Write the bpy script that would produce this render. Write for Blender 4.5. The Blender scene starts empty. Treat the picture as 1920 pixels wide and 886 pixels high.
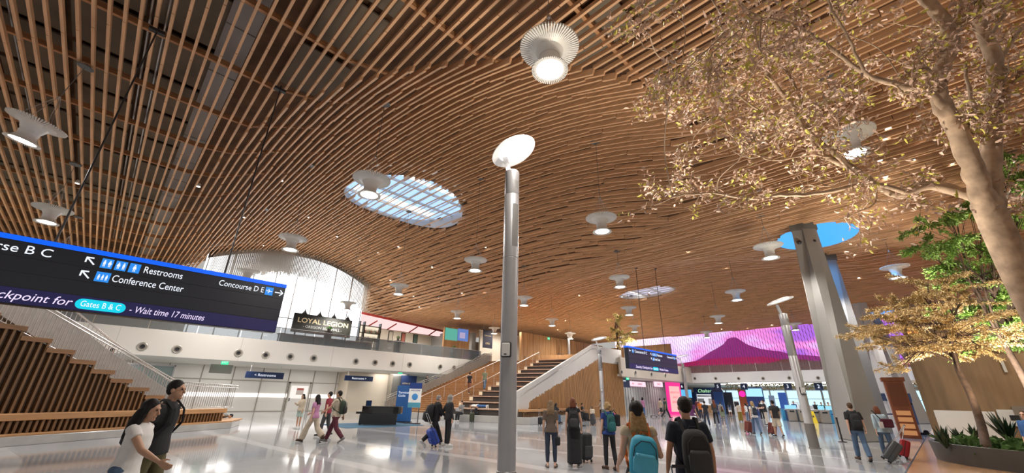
import bpy, bmesh, math, random
from mathutils import Vector, Matrix
random.seed(7)
R_ = math.radians
S = bpy.context.scene
COL = S.collection
# ------------------------------------------------------------------ camera
FPX, PITCH, ROLL, CAM_H, HEAD = 744.0, R_(22.1), R_(1.09), 1.65, R_(45.5)
_ch, _sh = math.cos(HEAD), math.sin(HEAD)
FWD = Vector((_ch*math.cos(PITCH), _sh*math.cos(PITCH), math.sin(PITCH)))
_r0 = Vector((_sh, -_ch, 0)); _u0 = Vector((-_ch*math.sin(PITCH), -_sh*math.sin(PITCH), math.cos(PITCH)))
RGT = math.cos(ROLL)*_r0 + math.sin(ROLL)*_u0
UPV = -math.sin(ROLL)*_r0 + math.cos(ROLL)*_u0
CPOS = Vector((0, 0, CAM_H))
cam_data = bpy.data.cameras.new('camera'); cam = bpy.data.objects.new('camera', cam_data); COL.objects.link(cam)
cam_data.sensor_width = 36.0; cam_data.lens = FPX*36.0/1920.0; cam_data.clip_end = 400
m3 = Matrix((RGT, UPV, -FWD)).transposed()
cam.matrix_world = Matrix.Translation(CPOS) @ m3.to_4x4()
S.camera = cam
def ray(x, y): return FWD + RGT*((x-960)/FPX) + UPV*((443-y)/FPX)
def gz(x, y, z=0.0):
    d = ray(x, y); return CPOS + d*((z-CAM_H)/d.z)
def at_y(x, y, Y):
    d = ray(x, y); return CPOS + d*(Y/d.y)
def at_x(x, y, X):
    d = ray(x, y); return CPOS + d*(X/d.x)
def at_t(x, y, t): return CPOS + ray(x, y)*t
def pix(P):
    v = Vector(P)-CPOS; z = v.dot(FWD); return (960+FPX*v.dot(RGT)/z, 443-FPX*v.dot(UPV)/z, z)
# ------------------------------------------------------------------ world, light, exposure
W = bpy.data.worlds.new('daylight'); S.world = W; W.use_nodes = True
W.node_tree.nodes['Background'].inputs[0].default_value = (1.0, 0.96, 0.91, 1)
W.node_tree.nodes['Background'].inputs[1].default_value = 0.42
S.view_settings.view_transform = 'Standard'; S.view_settings.look = 'None'
S.view_settings.exposure = 0.15; S.view_settings.gamma = 1.0; S.view_settings.use_curve_mapping = False
S.cycles.use_denoising = True
S.cycles.max_bounces = 6; S.cycles.diffuse_bounces = 3; S.cycles.glossy_bounces = 3; S.cycles.transmission_bounces = 5
S.cycles.caustics_reflective = False; S.cycles.caustics_refractive = False
S.cycles.sample_clamp_indirect = 6.0
PENDANT_W, DOWN_W, POLE_W = 1750.0, 60.0, 110.0
def lamp(kind, name, loc, power, color=(1, 1, 1), rot=None, size=0.3, **kw):
    l = bpy.data.lights.new(name, kind); l.energy = power; l.color = color
    if kind == 'AREA':
        l.size = size
    else:
        l.shadow_soft_size = size
    for k, v in kw.items(): setattr(l, k, v)
    o = bpy.data.objects.new(name, l); COL.objects.link(o); o.location = loc
    if rot: o.rotation_euler = rot
    return o
# ------------------------------------------------------------------ materials
_M = {}
def mat(name, col, rough=0.6, metal=0.0, noise=None, emit=None, estr=1.0, wood=None, alpha=None, coat=0.0, spec=None, bump=None):
    """col RGB; noise=(scale, amount); wood=(sx, sy, sz, amount) streaks; all in object space"""
    if name in _M: return _M[name]
    m = bpy.data.materials.new(name); m.use_nodes = True; nt = m.node_tree; b = nt.nodes['Principled BSDF']
    b.inputs['Base Color'].default_value = (*col, 1); b.inputs['Roughness'].default_value = rough; b.inputs['Metallic'].default_value = metal
    if coat: b.inputs['Coat Weight'].default_value = coat; b.inputs['Coat Roughness'].default_value = 0.05
    if spec is not None: b.inputs['Specular IOR Level'].default_value = spec
    if emit: b.inputs['Emission Color'].default_value = (*emit, 1); b.inputs['Emission Strength'].default_value = estr
    if alpha is not None: b.inputs['Alpha'].default_value = alpha
    if noise or wood:
        tc = nt.nodes.new('ShaderNodeTexCoord'); mp = nt.nodes.new('ShaderNodeMapping'); ns = nt.nodes.new('ShaderNodeTexNoise')
        nt.links.new(tc.outputs['Object'], mp.inputs[0]); nt.links.new(mp.outputs[0], ns.inputs['Vector'])
        if wood: mp.inputs['Scale'].default_value = wood[:3]; ns.inputs['Scale'].default_value = 1.0; amt = wood[3]
        else: ns.inputs['Scale'].default_value = noise[0]; amt = noise[1]
        ns.inputs['Detail'].default_value = 4
        rp = nt.nodes.new('ShaderNodeMapRange'); rp.inputs[1].default_value = 0.3; rp.inputs[2].default_value = 0.7
        rp.inputs[3].default_value = 1-amt; rp.inputs[4].default_value = 1+amt
        nt.links.new(ns.outputs['Fac'], rp.inputs[0])
        mx = nt.nodes.new('ShaderNodeVectorMath'); mx.operation = 'SCALE'; mx.inputs[0].default_value = col
        nt.links.new(rp.outputs[0], mx.inputs['Scale']); nt.links.new(mx.outputs[0], b.inputs['Base Color'])
        if bump:
            bp = nt.nodes.new('ShaderNodeBump'); bp.inputs['Strength'].default_value = bump; bp.inputs['Distance'].default_value = 0.02
            nt.links.new(ns.outputs['Fac'], bp.inputs['Height']); nt.links.new(bp.outputs[0], b.inputs['Normal'])
    _M[name] = m; return m
def glow(name, col, s):
    return mat(name, (0, 0, 0), 0.5, emit=col, estr=s)
# ------------------------------------------------------------------ mesh builder
class MB:
    def __init__(s): s.v = []; s.f = []
    def add(s, vs, fs):
        n = len(s.v); s.v += [tuple(p) for p in vs]; s.f += [tuple(n+i for i in f) for f in fs]; return s
    def box(s, a, b):
        x0, x1 = sorted((a[0], b[0])); y0, y1 = sorted((a[1], b[1])); z0, z1 = sorted((a[2], b[2]))
        return s.add([(x0, y0, z0), (x1, y0, z0), (x1, y1, z0), (x0, y1, z0), (x0, y0, z1), (x1, y0, z1), (x1, y1, z1), (x0, y1, z1)],
                     [(3, 2, 1, 0), (4, 5, 6, 7), (0, 1, 5, 4), (1, 2, 6, 5), (2, 3, 7, 6), (3, 0, 4, 7)])
    def cbox(s, c, d, M=None):
        hs = [x/2 for x in d]
        vs = [Vector((sx*hs[0], sy*hs[1], sz*hs[2])) for sz in (-1, 1) for sx, sy in ((-1, -1), (1, -1), (1, 1), (-1, 1))]
        if M: vs = [M @ v for v in vs]
        c = Vector(c)
        return s.add([v+c for v in vs], [(3, 2, 1, 0), (4, 5, 6, 7), (0, 1, 5, 4), (1, 2, 6, 5), (2, 3, 7, 6), (3, 0, 4, 7)])
    def beam(s, A, B, w, h, up=(0, 0, 1)):
        A, B = Vector(A), Vector(B); d = (B-A).normalized(); u = Vector(up)
        if abs(d.dot(u)) > 0.99: u = Vector((1, 0, 0))
        r = d.cross(u).normalized(); u = r.cross(d)
        vs = [P + r*(a*w/2) + u*(b*h/2) for P in (A, B) for a, b in ((-1, -1), (1, -1), (1, 1), (-1, 1))]
        return s.add(vs, [(3, 2, 1, 0), (4, 5, 6, 7), (0, 1, 5, 4), (1, 2, 6, 5), (2, 3, 7, 6), (3, 0, 4, 7)])
    def tube(s, pts, r, n=8, cap=True):
        pts = [Vector(p) for p in pts]; rs = r if isinstance(r, (list, tuple)) else [r]*len(pts)
        vs = []; N = len(pts); prev = None
        for i, p in enumerate(pts):
            d = (pts[min(i+1, N-1)]-pts[max(i-1, 0)])
            d = d.normalized() if d.length > 1e-9 else Vector((0, 0, 1))
            if prev is None:
                a = Vector((0, 0, 1)) if abs(d.z) < 0.9 else Vector((1, 0, 0)); u = d.cross(a).normalized()
            else:
                u = (prev - d*prev.dot(d)); u = u.normalized() if u.length > 1e-6 else d.orthogonal().normalized()
            prev = u; w = d.cross(u)
            vs += [p + (u*math.cos(2*math.pi*k/n)+w*math.sin(2*math.pi*k/n))*rs[i] for k in range(n)]
        fs = [(i*n+k, i*n+(k+1) % n, (i+1)*n+(k+1) % n, (i+1)*n+k) for i in range(N-1) for k in range(n)]
        if cap: fs += [tuple(range(n))[::-1], tuple((N-1)*n+k for k in range(n))]
        return s.add(vs, fs)
    def lathe(s, prof, n=24, c=(0, 0, 0), M=None):
        vs = []; c = Vector(c)
        for r, z in prof:
            for k in range(n):
                a = 2*math.pi*k/n; v = Vector((max(r, 1e-4)*math.cos(a), max(r, 1e-4)*math.sin(a), z))
                vs.append((M @ v if M else v)+c)
        N = len(prof)
        fs = [(i*n+k, i*n+(k+1) % n, (i+1)*n+(k+1) % n, (i+1)*n+k) for i in range(N-1) for k in range(n)]
        fs += [tuple(range(n))[::-1], tuple((N-1)*n+k for k in range(n))]
        return s.add(vs, fs)
    def prism(s, poly, f0, f1):
        """poly: list of 2d; f0,f1 map 2d -> 3d for the two faces"""
        n = len(poly); vs = [f0(*p) for p in poly]+[f1(*p) for p in poly]
        return s.add(vs, [tuple(range(n))[::-1], tuple(range(n, 2*n))]+[(i, (i+1) % n, n+(i+1) % n, n+i) for i in range(n)])
    def ball(s, c, r, n=12, m=8, M=None):
        rr = r if isinstance(r, (list, tuple)) else (r, r, r); c = Vector(c); vs = []
        for i in range(m+1):
            t = math.pi*(i/m)
            for k in range(n):
                a = 2*math.pi*k/n; q = max(math.sin(t), 1e-3)
                v = Vector((rr[0]*q*math.cos(a), rr[1]*q*math.sin(a), -rr[2]*math.cos(t)))
                vs.append((M @ v if M else v)+c)
        fs = [(i*n+k, i*n+(k+1) % n, (i+1)*n+(k+1) % n, (i+1)*n+k) for i in range(m) for k in range(n)]
        fs += [tuple(range(n))[::-1], tuple(m*n+k for k in range(n))]
        return s.add(vs, fs)
    def obj(s, name, m, parent=None, smooth=False, bevel=0, off=None, seg=2):
        me = bpy.data.meshes.new(name)
        vs = [(v[0]-off[0], v[1]-off[1], v[2]-off[2]) for v in s.v] if off is not None else s.v
        me.from_pydata(vs, [], s.f); me.validate(); me.update()
        bm = bmesh.new(); bm.from_mesh(me); bmesh.ops.recalc_face_normals(bm, faces=bm.faces); bm.to_mesh(me); bm.free()
        if smooth: me.polygons.foreach_set('use_smooth', [True]*len(me.polygons))
        me.materials.append(m); o = bpy.data.objects.new(name, me); COL.objects.link(o)
        if parent is not None: o.parent = parent
        if bevel:
            md = o.modifiers.new('edge', 'BEVEL'); md.width = bevel; md.segments = seg; md.limit_method = 'ANGLE'
        if smooth == 'auto':
            md = o.modifiers.new('sharp', 'EDGE_SPLIT'); md.split_angle = R_(35)
        return o
def tag(o, label, cat, group=None, kind=None):
    o['label'] = label; o['category'] = cat
    if group: o['group'] = group
    if kind: o['kind'] = kind
    return o
def thing(name, label, cat, loc=(0, 0, 0), rz=0.0, group=None):
    o = bpy.data.objects.new(name, None); COL.objects.link(o); o.empty_display_size = 0.2
    o.location = loc; o.rotation_euler = (0, 0, rz); return tag(o, label, cat, group)
def struct(o): o['kind'] = 'structure'; return o
def dup(root, loc, rz=None, label=None, group=None):
    def cp(o, par):
        c = o.copy(); COL.objects.link(c)
        if par is not None: c.parent = par
        for ch in list(o.children): cp(ch, c)
        return c
    c = cp(root, None); c.location = loc
    if rz is not None: c.rotation_euler = (0, 0, rz)
    if label: c['label'] = label
    if group: c['group'] = group
    return c
ORD = ['', 'nearest', 'second nearest', 'third nearest', 'fourth nearest', 'fifth nearest', 'sixth nearest', 'seventh nearest']
_on = 'first second third fourth fifth sixth seventh eighth ninth tenth eleventh twelfth thirteenth fourteenth fifteenth sixteenth seventeenth eighteenth nineteenth twentieth'.split()
def nth(n):
    if n <= 20: return _on[n-1]
    t = {2: 'twenty', 3: 'thirty', 4: 'forty', 5: 'fifty', 6: 'sixty', 7: 'seventy'}[n//10]
    return t[:-1]+'ieth' if n % 10 == 0 else t+'-'+_on[n % 10-1]
def text(body, size, m, parent, M, ext=0.004, align='LEFT', shear=0.0, name='lettering', width=None, bold=0.0):
    c = bpy.data.curves.new(name, 'FONT'); c.body = body; c.size = size; c.extrude = ext; c.align_x = align; c.align_y = 'CENTER'; c.shear = shear; c.offset = bold
    c.resolution_u = 3
    t = bpy.data.objects.new(name, c); COL.objects.link(t); dg = bpy.context.evaluated_depsgraph_get()
    me = bpy.data.meshes.new_from_object(t.evaluated_get(dg)); bpy.data.objects.remove(t); bpy.data.curves.remove(c)
    if width:
        xs = [v.co.x for v in me.vertices]; k = width/max(max(xs)-min(xs), 1e-3)
        for v in me.vertices: v.co.x *= k
    me.materials.clear(); me.materials.append(m); me.name = name
    o = bpy.data.objects.new(name, me); COL.objects.link(o); o.parent = parent; o.matrix_local = M
    return o
def face_mat(origin, xdir, ydir=(0, 0, 1)):
    x = Vector(xdir).normalized(); y = Vector(ydir).normalized(); z = x.cross(y)
    return Matrix.Translation(Vector(origin)) @ Matrix((x, y, z)).transposed().to_4x4()
# ================================================================== SETTING
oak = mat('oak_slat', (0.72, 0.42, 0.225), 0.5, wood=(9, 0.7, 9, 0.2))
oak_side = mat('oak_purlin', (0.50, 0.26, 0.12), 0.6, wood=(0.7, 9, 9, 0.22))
deck_m = mat('ceiling_deck', (0.15, 0.08, 0.042), 0.9, noise=(1.2, 0.3))
plate_m = mat('ceiling_plate', (0.20, 0.165, 0.12), 0.8, noise=(0.6, 0.2))
white_m = mat('white_panel', (0.74, 0.71, 0.66), 0.55, noise=(0.5, 0.03))
offwhite_m = mat('cream_wall', (0.72, 0.68, 0.60), 0.6, noise=(0.6, 0.04))
steel_m = mat('brushed_steel', (0.55, 0.55, 0.56), 0.32, 0.9, noise=(3, 0.05))
dark_m = mat('black_metal', (0.015, 0.015, 0.018), 0.45)
frame_m = mat('bronze_frame', (0.36, 0.32, 0.27), 0.5)
# --- floor: polished pale terrazzo with long veins
def floor_material():
    m = bpy.data.materials.new('terrazzo'); m.use_nodes = True; nt = m.node_tree; b = nt.nodes['Principled BSDF']; N = nt.nodes.new; L = nt.links.new
    tc = N('ShaderNodeTexCoord'); n1 = N('ShaderNodeTexNoise'); n1.inputs['Scale'].default_value = 0.35; n1.inputs['Detail'].default_value = 5
    L(tc.outputs['Object'], n1.inputs['Vector'])
    wv = N('ShaderNodeTexWave'); wv.inputs['Scale'].default_value = 0.10; wv.inputs['Distortion'].default_value = 9; wv.inputs['Detail'].default_value = 2
    wv.inputs['Detail Scale'].default_value = 0.35
    L(tc.outputs['Object'], wv.inputs['Vector'])
    r1 = N('ShaderNodeValToRGB'); r1.color_ramp.elements[0].color = (0.30, 0.312, 0.335, 1); r1.color_ramp.elements[1].color = (0.39, 0.403, 0.425, 1)
    r1.color_ramp.elements[0].position = 0.35; r1.color_ramp.elements[1].position = 0.65
    L(n1.outputs['Fac'], r1.inputs[0])
    r2 = N('ShaderNodeValToRGB'); r2.color_ramp.elements[0].position = 0.93; r2.color_ramp.elements[1].position = 0.97; L(wv.outputs['Fac'], r2.inputs[0])
    mx = N('ShaderNodeMix'); mx.data_type = 'RGBA'; L(r2.outputs[0], mx.inputs[0]); L(r1.outputs[0], mx.inputs[6]); mx.inputs[7].default_value = (0.52, 0.53, 0.55, 1)
    L(mx.outputs[2], b.inputs['Base Color']); b.inputs['Roughness'].default_value = 0.08; b.inputs['Specular IOR Level'].default_value = 0.55
    return m
fl = struct(MB().add([(-20, 1.2, 0), (110, 1.2, 0), (110, 62, 0), (-20, 62, 0)], [(0, 1, 2, 3)]).obj('floor', floor_material()))
woodfl_m = mat('wood_floor', (0.42, 0.24, 0.12), 0.2, wood=(0.5, 7, 1, 0.12), spec=0.6)
struct(MB().add([(-20, -30, 0), (110, -30, 0), (110, 1.16, 0), (-20, 1.16, 0)], [(0, 1, 2, 3)]).obj('floor_wood', woodfl_m))
struct(MB().box((-20, 1.16, -0.02), (110, 1.2, 0.003)).obj('trim_1', dark_m))
# --- slatted ceiling: a flat field of sparse slats, swelling into vaulted bays of doubled slats
def s_(y): return 0.0 if y <= 4.5 else 1-math.exp(-(y-4.5)/9)
def w_(y): return 13.0*math.sqrt(max(0.0, 1-((24-y)/19.5)**2)) if y < 24 else 13.0
def zc(x, y):
    z = 12.8; w = w_(y)
    if w > 0.05 and abs(x-14.5) < w and y > 4.5: z += 4.5*s_(y)*(1-((x-14.5)/w)**2)
    if x > 15:
        k = min(1, max(0, (x-15)/13)); k = k*k*(3-2*k); z -= 0.7*k
    if x > 28:
        q = 1-((x-43)/15)**2-((y-20)/19)**2
        if q > 0: z += 2.0*q*min(1, 1.6*q+0.25)
        z -= 0.9*min(1, max(0, (x-48)/14))
    return z
def dense(x, y):
    if y <= 4.5: return x > 13.0
    return x > 14.5 - w_(y)
SKY1 = (14.6, 27.7, 4.9, 4.6)
SKY2 = (45.4, 22.4, 2.2, 3.6)
OVALS = ((31.7, 3.2, 2.6, 2.25), (60.4, 2.6, 1.7, 2.2))
def in_el(e, x, y, k=1.0): return ((x-e[0])/(e[2]*k))**2+((y-e[1])/(e[3]*k))**2 < 1
ARCH = (14.2, 50.0)
def yend(x): return 49.9 if 5.0 < x < 22.6 else 58.0
slat_s, slat_d, far_d = MB(), MB(), MB()
STEP = 0.365
def cut(a, b, x, els):
    segs = [(a, b)]
    for E_ in els:
        out = []
        for (p, q) in segs:
            d2 = 1-((x-E_[0])/E_[2])**2
            if d2 <= 0: out.append((p, q)); continue
            hw = E_[3]*math.sqrt(d2); lo, hi = E_[1]-hw, E_[1]+hw
            if q <= lo or p >= hi: out.append((p, q)); continue
            if p < lo: out.append((p, lo))
            if q > hi: out.append((hi, q))
        segs = out
    return segs
i = 0; x = -16.0
while x < 63.0:
    off = (i*0.52) % 3.0; y = -13.0 - off; ye = yend(x)
    while y < ye:
        y1 = min(y+3.0, ye); a, b = y, y1-0.025
        for (p, q) in cut(a, b, x, [SKY2]+list(OVALS)+([SKY1] if i % 2 else [])):
            if q-p < 0.12: continue
            # split where the vault begins
            parts_ = []; n = max(1, int((q-p)/0.25)); st = p; fl_ = dense(x, p)
            for t in range(1, n+1):
                yy = p+(q-p)*t/n
                if dense(x, yy) != fl_: parts_.append((st, yy, fl_)); st, fl_ = yy, not fl_
            parts_.append((st, q, fl_))
            for (u, v, de) in parts_:
                if v-u < 0.1: continue
                dz = 0.0 if not de else 0.05*math.sin(i*12.9+y*7.7)
                if de and in_el(SKY1, x, (u+v)/2):
                    if i % 2 == 0: slat_d.beam((x, u, zc(x, u)+0.05), (x, v, zc(x, v)+0.05), 0.04, 0.10)
                elif de: (far_d if x > 27.4 else slat_d).beam((x, u, zc(x, u)-0.05+dz), (x, v, zc(x, v)-0.05+dz), 0.082, 0.26)
                else: slat_s.beam((x, u, zc(x, u)+0.08), (x, v, zc(x, v)+0.08), 0.085, 0.17)
        y = y1
    i += 1; x += STEP
struct(slat_s.obj('ceiling', oak)); struct(slat_d.obj('ceiling_vault', oak)); struct(far_d.obj('ceiling_far_bay', oak))
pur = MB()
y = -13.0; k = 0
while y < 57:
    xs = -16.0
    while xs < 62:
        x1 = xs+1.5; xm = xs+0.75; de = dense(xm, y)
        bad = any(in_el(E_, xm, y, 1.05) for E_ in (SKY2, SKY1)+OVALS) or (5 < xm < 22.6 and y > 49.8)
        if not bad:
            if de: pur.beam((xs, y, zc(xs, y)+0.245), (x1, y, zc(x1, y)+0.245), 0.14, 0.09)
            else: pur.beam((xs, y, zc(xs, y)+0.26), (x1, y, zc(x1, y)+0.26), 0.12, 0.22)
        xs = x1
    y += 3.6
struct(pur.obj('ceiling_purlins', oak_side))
def sheet(x0, x1, y0, y1, st, dz, skip=None):
    m = MB(); nx = int((x1-x0)/st); ny = int((y1-y0)/st)
    for a in range(nx):
        for b in range(ny):
            xa, xb, ya, yb = x0+a*st, x0+(a+1)*st, y0+b*st, y0+(b+1)*st
            if skip and skip((xa+xb)/2, (ya+yb)/2): continue
            m.add([(xa, ya, zc(xa, ya)+dz), (xb, ya, zc(xb, ya)+dz), (xb, yb, zc(xb, yb)+dz), (xa, yb, zc(xa, yb)+dz)], [(0, 1, 2, 3)])
    return m
hole = lambda a, b: any(in_el(E_, a, b) for E_ in (SKY1, SKY2)+OVALS)
struct(sheet(-16, 63, -14, 58, 0.5, 0.95, hole).obj('ceiling_deck', deck_m))
# plates, duct and conduits seen above the sparse slats on the near left
pl = MB()
for a in range(-16, 12, 2):
    for b in range(-2, 40, 3):
        if a > -1.5 and (a+b) % 3: continue
        if not dense(a+0.9, b+1) and not dense(a, b+2): pl.box((a+0.06, b+0.1, 13.45), (a+1.86, b+2.8, 13.52))
struct(pl.obj('ceiling_plates', plate_m))
duct_m = mat('duct_grey', (0.36, 0.35, 0.34), 0.5, noise=(0.7, 0.06))
dk = MB()
for b in range(0, 17): dk.box((-0.15, 2+b*3.0, 13.35), (0.75, 4.94+b*3.0, 13.75))
struct(dk.obj('ceiling_duct', duct_m))
pp = MB()
for px_, zz in ((-1.6, 13.4), (-2.0, 13.35), (-5.4, 13.4), (-9.5, 13.4)): pp.tube([(px_, 0, zz), (px_, 45, zz)], 0.04, 6)
struct(pp.obj('ceiling_pipes', steel_m))
# skylights
def skylight(idx, E_, col, st, mull, up=0.62):
    g = MB(); n = 40; cz = zc(E_[0], E_[1])
    ring = [(E_[0]+E_[2]*math.cos(2*math.pi*q/n), E_[1]+E_[3]*math.sin(2*math.pi*q/n)) for q in range(n)]
    top = (max(max(zc(*p) for p in ring), cz)+up) if up > 0 else min(zc(*p) for p in ring)+up
    r = MB(); r.add([(p[0], p[1], (zc(*p)+0.02) if up > 0 else top-0.03) for p in ring]+[(p[0], p[1], top if up > 0 else top+0.5) for p in ring], [(q, (q+1) % n, n+(q+1) % n, n+q) for q in range(n)])
    w = struct(r.obj('window_%d' % idx, mat('skylight_reveal', (0.66, 0.62, 0.58), 0.6)))
    g.add([(p[0], p[1], top) for p in ring], [tuple(range(n))])
    struct(g.obj('window_pane', glow('skylight_glow_%d' % idx, col, st), w))
    if mull:
        mb = MB(); v = -E_[2]+0.4
        while v < E_[2]:
            h = E_[3]*math.sqrt(max(0, 1-(v/E_[2])**2)); mb.box((E_[0]+v-0.03, E_[1]-h, top-0.14), (E_[0]+v+0.03, E_[1]+h, top-0.02)); v += 0.95
        v = -E_[3]+0.5
        while v < E_[3]:
            h = E_[2]*math.sqrt(max(0, 1-(v/E_[3])**2)); mb.box((E_[0]-h, E_[1]+v-0.06, top-0.2), (E_[0]+h, E_[1]+v+0.06, top-0.02)); v += 2.1
        struct(mb.obj('window_frame', white_m, w))
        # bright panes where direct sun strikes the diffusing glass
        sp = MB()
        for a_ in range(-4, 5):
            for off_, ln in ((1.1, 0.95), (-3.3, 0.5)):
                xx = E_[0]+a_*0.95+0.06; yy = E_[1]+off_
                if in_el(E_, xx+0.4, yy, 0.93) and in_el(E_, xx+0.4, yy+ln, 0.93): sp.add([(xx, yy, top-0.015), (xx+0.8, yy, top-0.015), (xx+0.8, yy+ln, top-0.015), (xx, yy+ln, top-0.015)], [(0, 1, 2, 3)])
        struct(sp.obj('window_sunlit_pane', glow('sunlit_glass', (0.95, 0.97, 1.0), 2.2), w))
skylight(1, SKY1, (0.40, 0.62, 1.0), 1.2, True, 0.22)
skylight(2, SKY2, (0.62, 0.60, 0.78), 0.9, True, 0.12)
skylight(3, OVALS[0], (0.05, 0.36, 0.95), 1.25, False, -0.1)
skylight(4, OVALS[1], (0.05, 0.36, 0.95), 1.25, False, -0.1)
# ================================================================== BUILDING AROUND THE HALL
glass_m = mat('balustrade_glass', (0.16, 0.18, 0.19), 0.04, alpha=0.62, spec=0.9)
led_m = glow('downlight_glow', (1.0, 0.95, 0.86), 14.0)
strip_m = glow('strip_light_glow', (1.0, 0.97, 0.92), 5.0)
grey_m = mat('warm_grey_wall', (0.46, 0.43, 0.39), 0.6, noise=(0.8, 0.05))
oakwall_m = mat('oak_panelling', (0.36, 0.20, 0.09), 0.5, wood=(3, 3, 0.25, 0.25))
oakstep_m = mat('oak_steps', (0.44, 0.235, 0.10), 0.45, wood=(0.8, 6, 6, 0.2))
darkoak_m = mat('dark_backing', (0.075, 0.045, 0.025), 0.8)
navy_m = mat('navy_board', (0.012, 0.03, 0.10), 0.4)
letter_m = glow('white_letter', (0.85, 0.9, 1.0), 1.0)
exit_m = glow('exit_green', (0.05, 0.75, 0.35), 1.2)
BY, BX = 38.0, 62.5       # mezzanine front on the left; mezzanine front facing the check-in hall
# left mezzanine
m = MB().box((-16, BY, 3.92), (33.8, BY+0.35, 5.70)); struct(m.obj('wall_mezzanine_left', white_m, bevel=0.02))
m = MB().box((-16, BY+0.3, 3.95), (34, 58, 4.2)).box((-16, BY+0.3, 5.3), (48, 60, 5.68)); struct(m.obj('ceiling_mezzanine_left', offwhite_m))
m = MB()
x = -14.0
while x < 33.0: m.box((x, BY-0.008, 3.95), (x+0.02, BY, 5.68)); x += 7.2
struct(m.obj('trim_2', mat('joint_grey', (0.45, 0.43, 0.4), 0.6)))
# back wall of white panels between bronze posts
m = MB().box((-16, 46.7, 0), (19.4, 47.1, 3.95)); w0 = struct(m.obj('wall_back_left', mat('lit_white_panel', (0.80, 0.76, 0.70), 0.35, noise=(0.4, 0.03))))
m = MB(); x = -15.2
while x < 19.4:
    m.box((x, 46.62, 0), (x+0.07, 46.7, 3.95)); x += 2.45
m.box((-16, 46.63, 2.72), (19.4, 46.7, 2.78)).box((-16, 46.6, 0), (19.4, 46.7, 0.06))
struct(m.obj('trim_3', frame_m))
m = MB().box((-16, 46.64, 1.28), (19.4, 46.69, 1.62)); struct(m.obj('window_5', glow('frosted_band', (1.0, 0.93, 0.90), 1.5)))
def door(idx, x0, w, notice):
    d = struct(MB().box((x0, 46.52, 0), (x0+w, 46.62, 2.62)).obj('door_%d' % idx, mat('door_white', (0.78, 0.74, 0.69), 0.4)))
    struct(MB().box((x0-0.12, 46.5, 0), (x0, 46.66, 2.75)).box((x0+w, 46.5, 0), (x0+w+0.12, 46.66, 2.75)).box((x0-0.12, 46.5, 2.62), (x0+w+0.12, 46.66, 2.75)).obj('door_frame', frame_m, d))
    struct(MB().box((x0+0.12, 46.5, 1.2), (x0+w-0.12, 46.525, 2.4)).obj('door_glass', mat('frosted_pane', (0.85, 0.82, 0.78), 0.2, emit=(1, 0.95, 0.9), estr=0.35), d))
    struct(MB().box((x0+0.1, 46.42, 0.95), (x0+0.16, 46.52, 1.25)).obj('door_handle', dark_m, d))
    if notice:
        n = tag(MB().box((x0+w*0.35, 46.48, 1.55), (x0+w*0.72, 46.497, 2.2)).obj('notice', mat('notice_paper', (0.62, 0.52, 0.48), 0.7)), notice, 'notice', 'paper notices on the doors')
        MB().box((x0+w*0.37, 46.47, 2.0), (x0+w*0.70, 46.479, 2.17)).obj('heading', mat('notice_red', (0.5, 0.09, 0.07), 0.6), n)
P1 = at_y(534, 770, 46.6).x; P2 = at_y(632, 770, 46.6).x
door(1, P1, 1.9, 'paper notice with red heading on the left white door')
door(2, P2, 1.55, 'paper notice with red heading on the right white door')
# projecting cream block, mirror pier and pale wall further along
struct(MB().box((19.4, 44.2, 0), (24.0, 58, 3.95)).obj('wall_cream_block', mat('cream_block', (0.66, 0.56, 0.44), 0.55, noise=(0.4, 0.05))))
struct(MB().box((24.0, 43.2, 0), (26.0, 47.0, 3.95)).obj('column_steel_pier', mat('pier_steel', (0.42, 0.40, 0.36), 0.2, 0.7)))
struct(MB().box((26.0, 47.2, 0), (50.0, 47.6, 5.4)).obj('wall_pale_corridor', mat('pale_green_wall', (0.62, 0.64, 0.55), 0.6)))
struct(MB().box((-16, 38.35, 3.78), (-4, 46.6, 3.95)).obj('ceiling_bulkhead', grey_m))
struct(MB().box((40.0, 46.9, 0), (44.5, 47.2, 4.0)).obj('wall_wood_corridor', oakwall_m))
# glass lift lobby seen behind the left stair
g = struct(MB().box((0.6, 43.0, 0), (4.4, 43.06, 3.5)).obj('window_6', mat('lobby_glass', (0.25, 0.34, 0.33), 0.05, alpha=0.7, spec=0.9)))
struct(MB().box((0.5, 42.95, 0), (0.6, 43.1, 3.6)).box((2.6, 42.95, 0), (2.7, 43.1, 3.6)).box((4.4, 42.95, 0), (4.5, 43.1, 3.6)).box((0.5, 42.95, 3.5), (4.5, 43.1, 3.6)).obj('window_frame', steel_m, g))
# --- right-hand mezzanine over the shops and over the check-in hall
RY = 25.2
struct(MB().box((42.8, RY, 4.15), (BX, RY+0.35, 6.25)).obj('wall_mezzanine_shops', mat('cream_fascia', (0.60, 0.54, 0.46), 0.6, noise=(0.5, 0.04))))
struct(MB().box((42.8, RY+0.3, 4.16), (90, 58, 4.4)).box((42.8, RY+0.3, 5.7), (BX, 58, 6.2)).obj('ceiling_mezzanine_shops', offwhite_m))
struct(MB().box((BX, -8, 4.15), (BX+0.35, RY+0.35, 5.5)).obj('wall_mezzanine_check_in', mat('white_fascia', (0.72, 0.73, 0.74), 0.5, noise=(0.5, 0.04)), bevel=0.02))
m = MB(); y = -5.0
while y < RY: m.box((BX-0.01, y, 4.18), (BX, y+0.03, 5.48)); y += 6.0
struct(m.obj('trim_4', mat('joint_pale', (0.55, 0.56, 0.56), 0.6)))
struct(MB().box((BX+0.3, -12, 4.16), (90, RY+0.3, 4.5)).obj('ceiling_check_in', offwhite_m))
corr_m = mat('corrugated_hoarding', (0.30, 0.31, 0.31), 0.55, noise=(0.7, 0.12))
m = MB(); x = 46.8; k = 0
while x < 62.0:
    m.box((x, 28.6-0.07*(k % 2), 0), (x+0.33, 28.8, 4.1)); x += 0.33; k += 1
struct(m.obj('wall_hoarding', corr_m))
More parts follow.
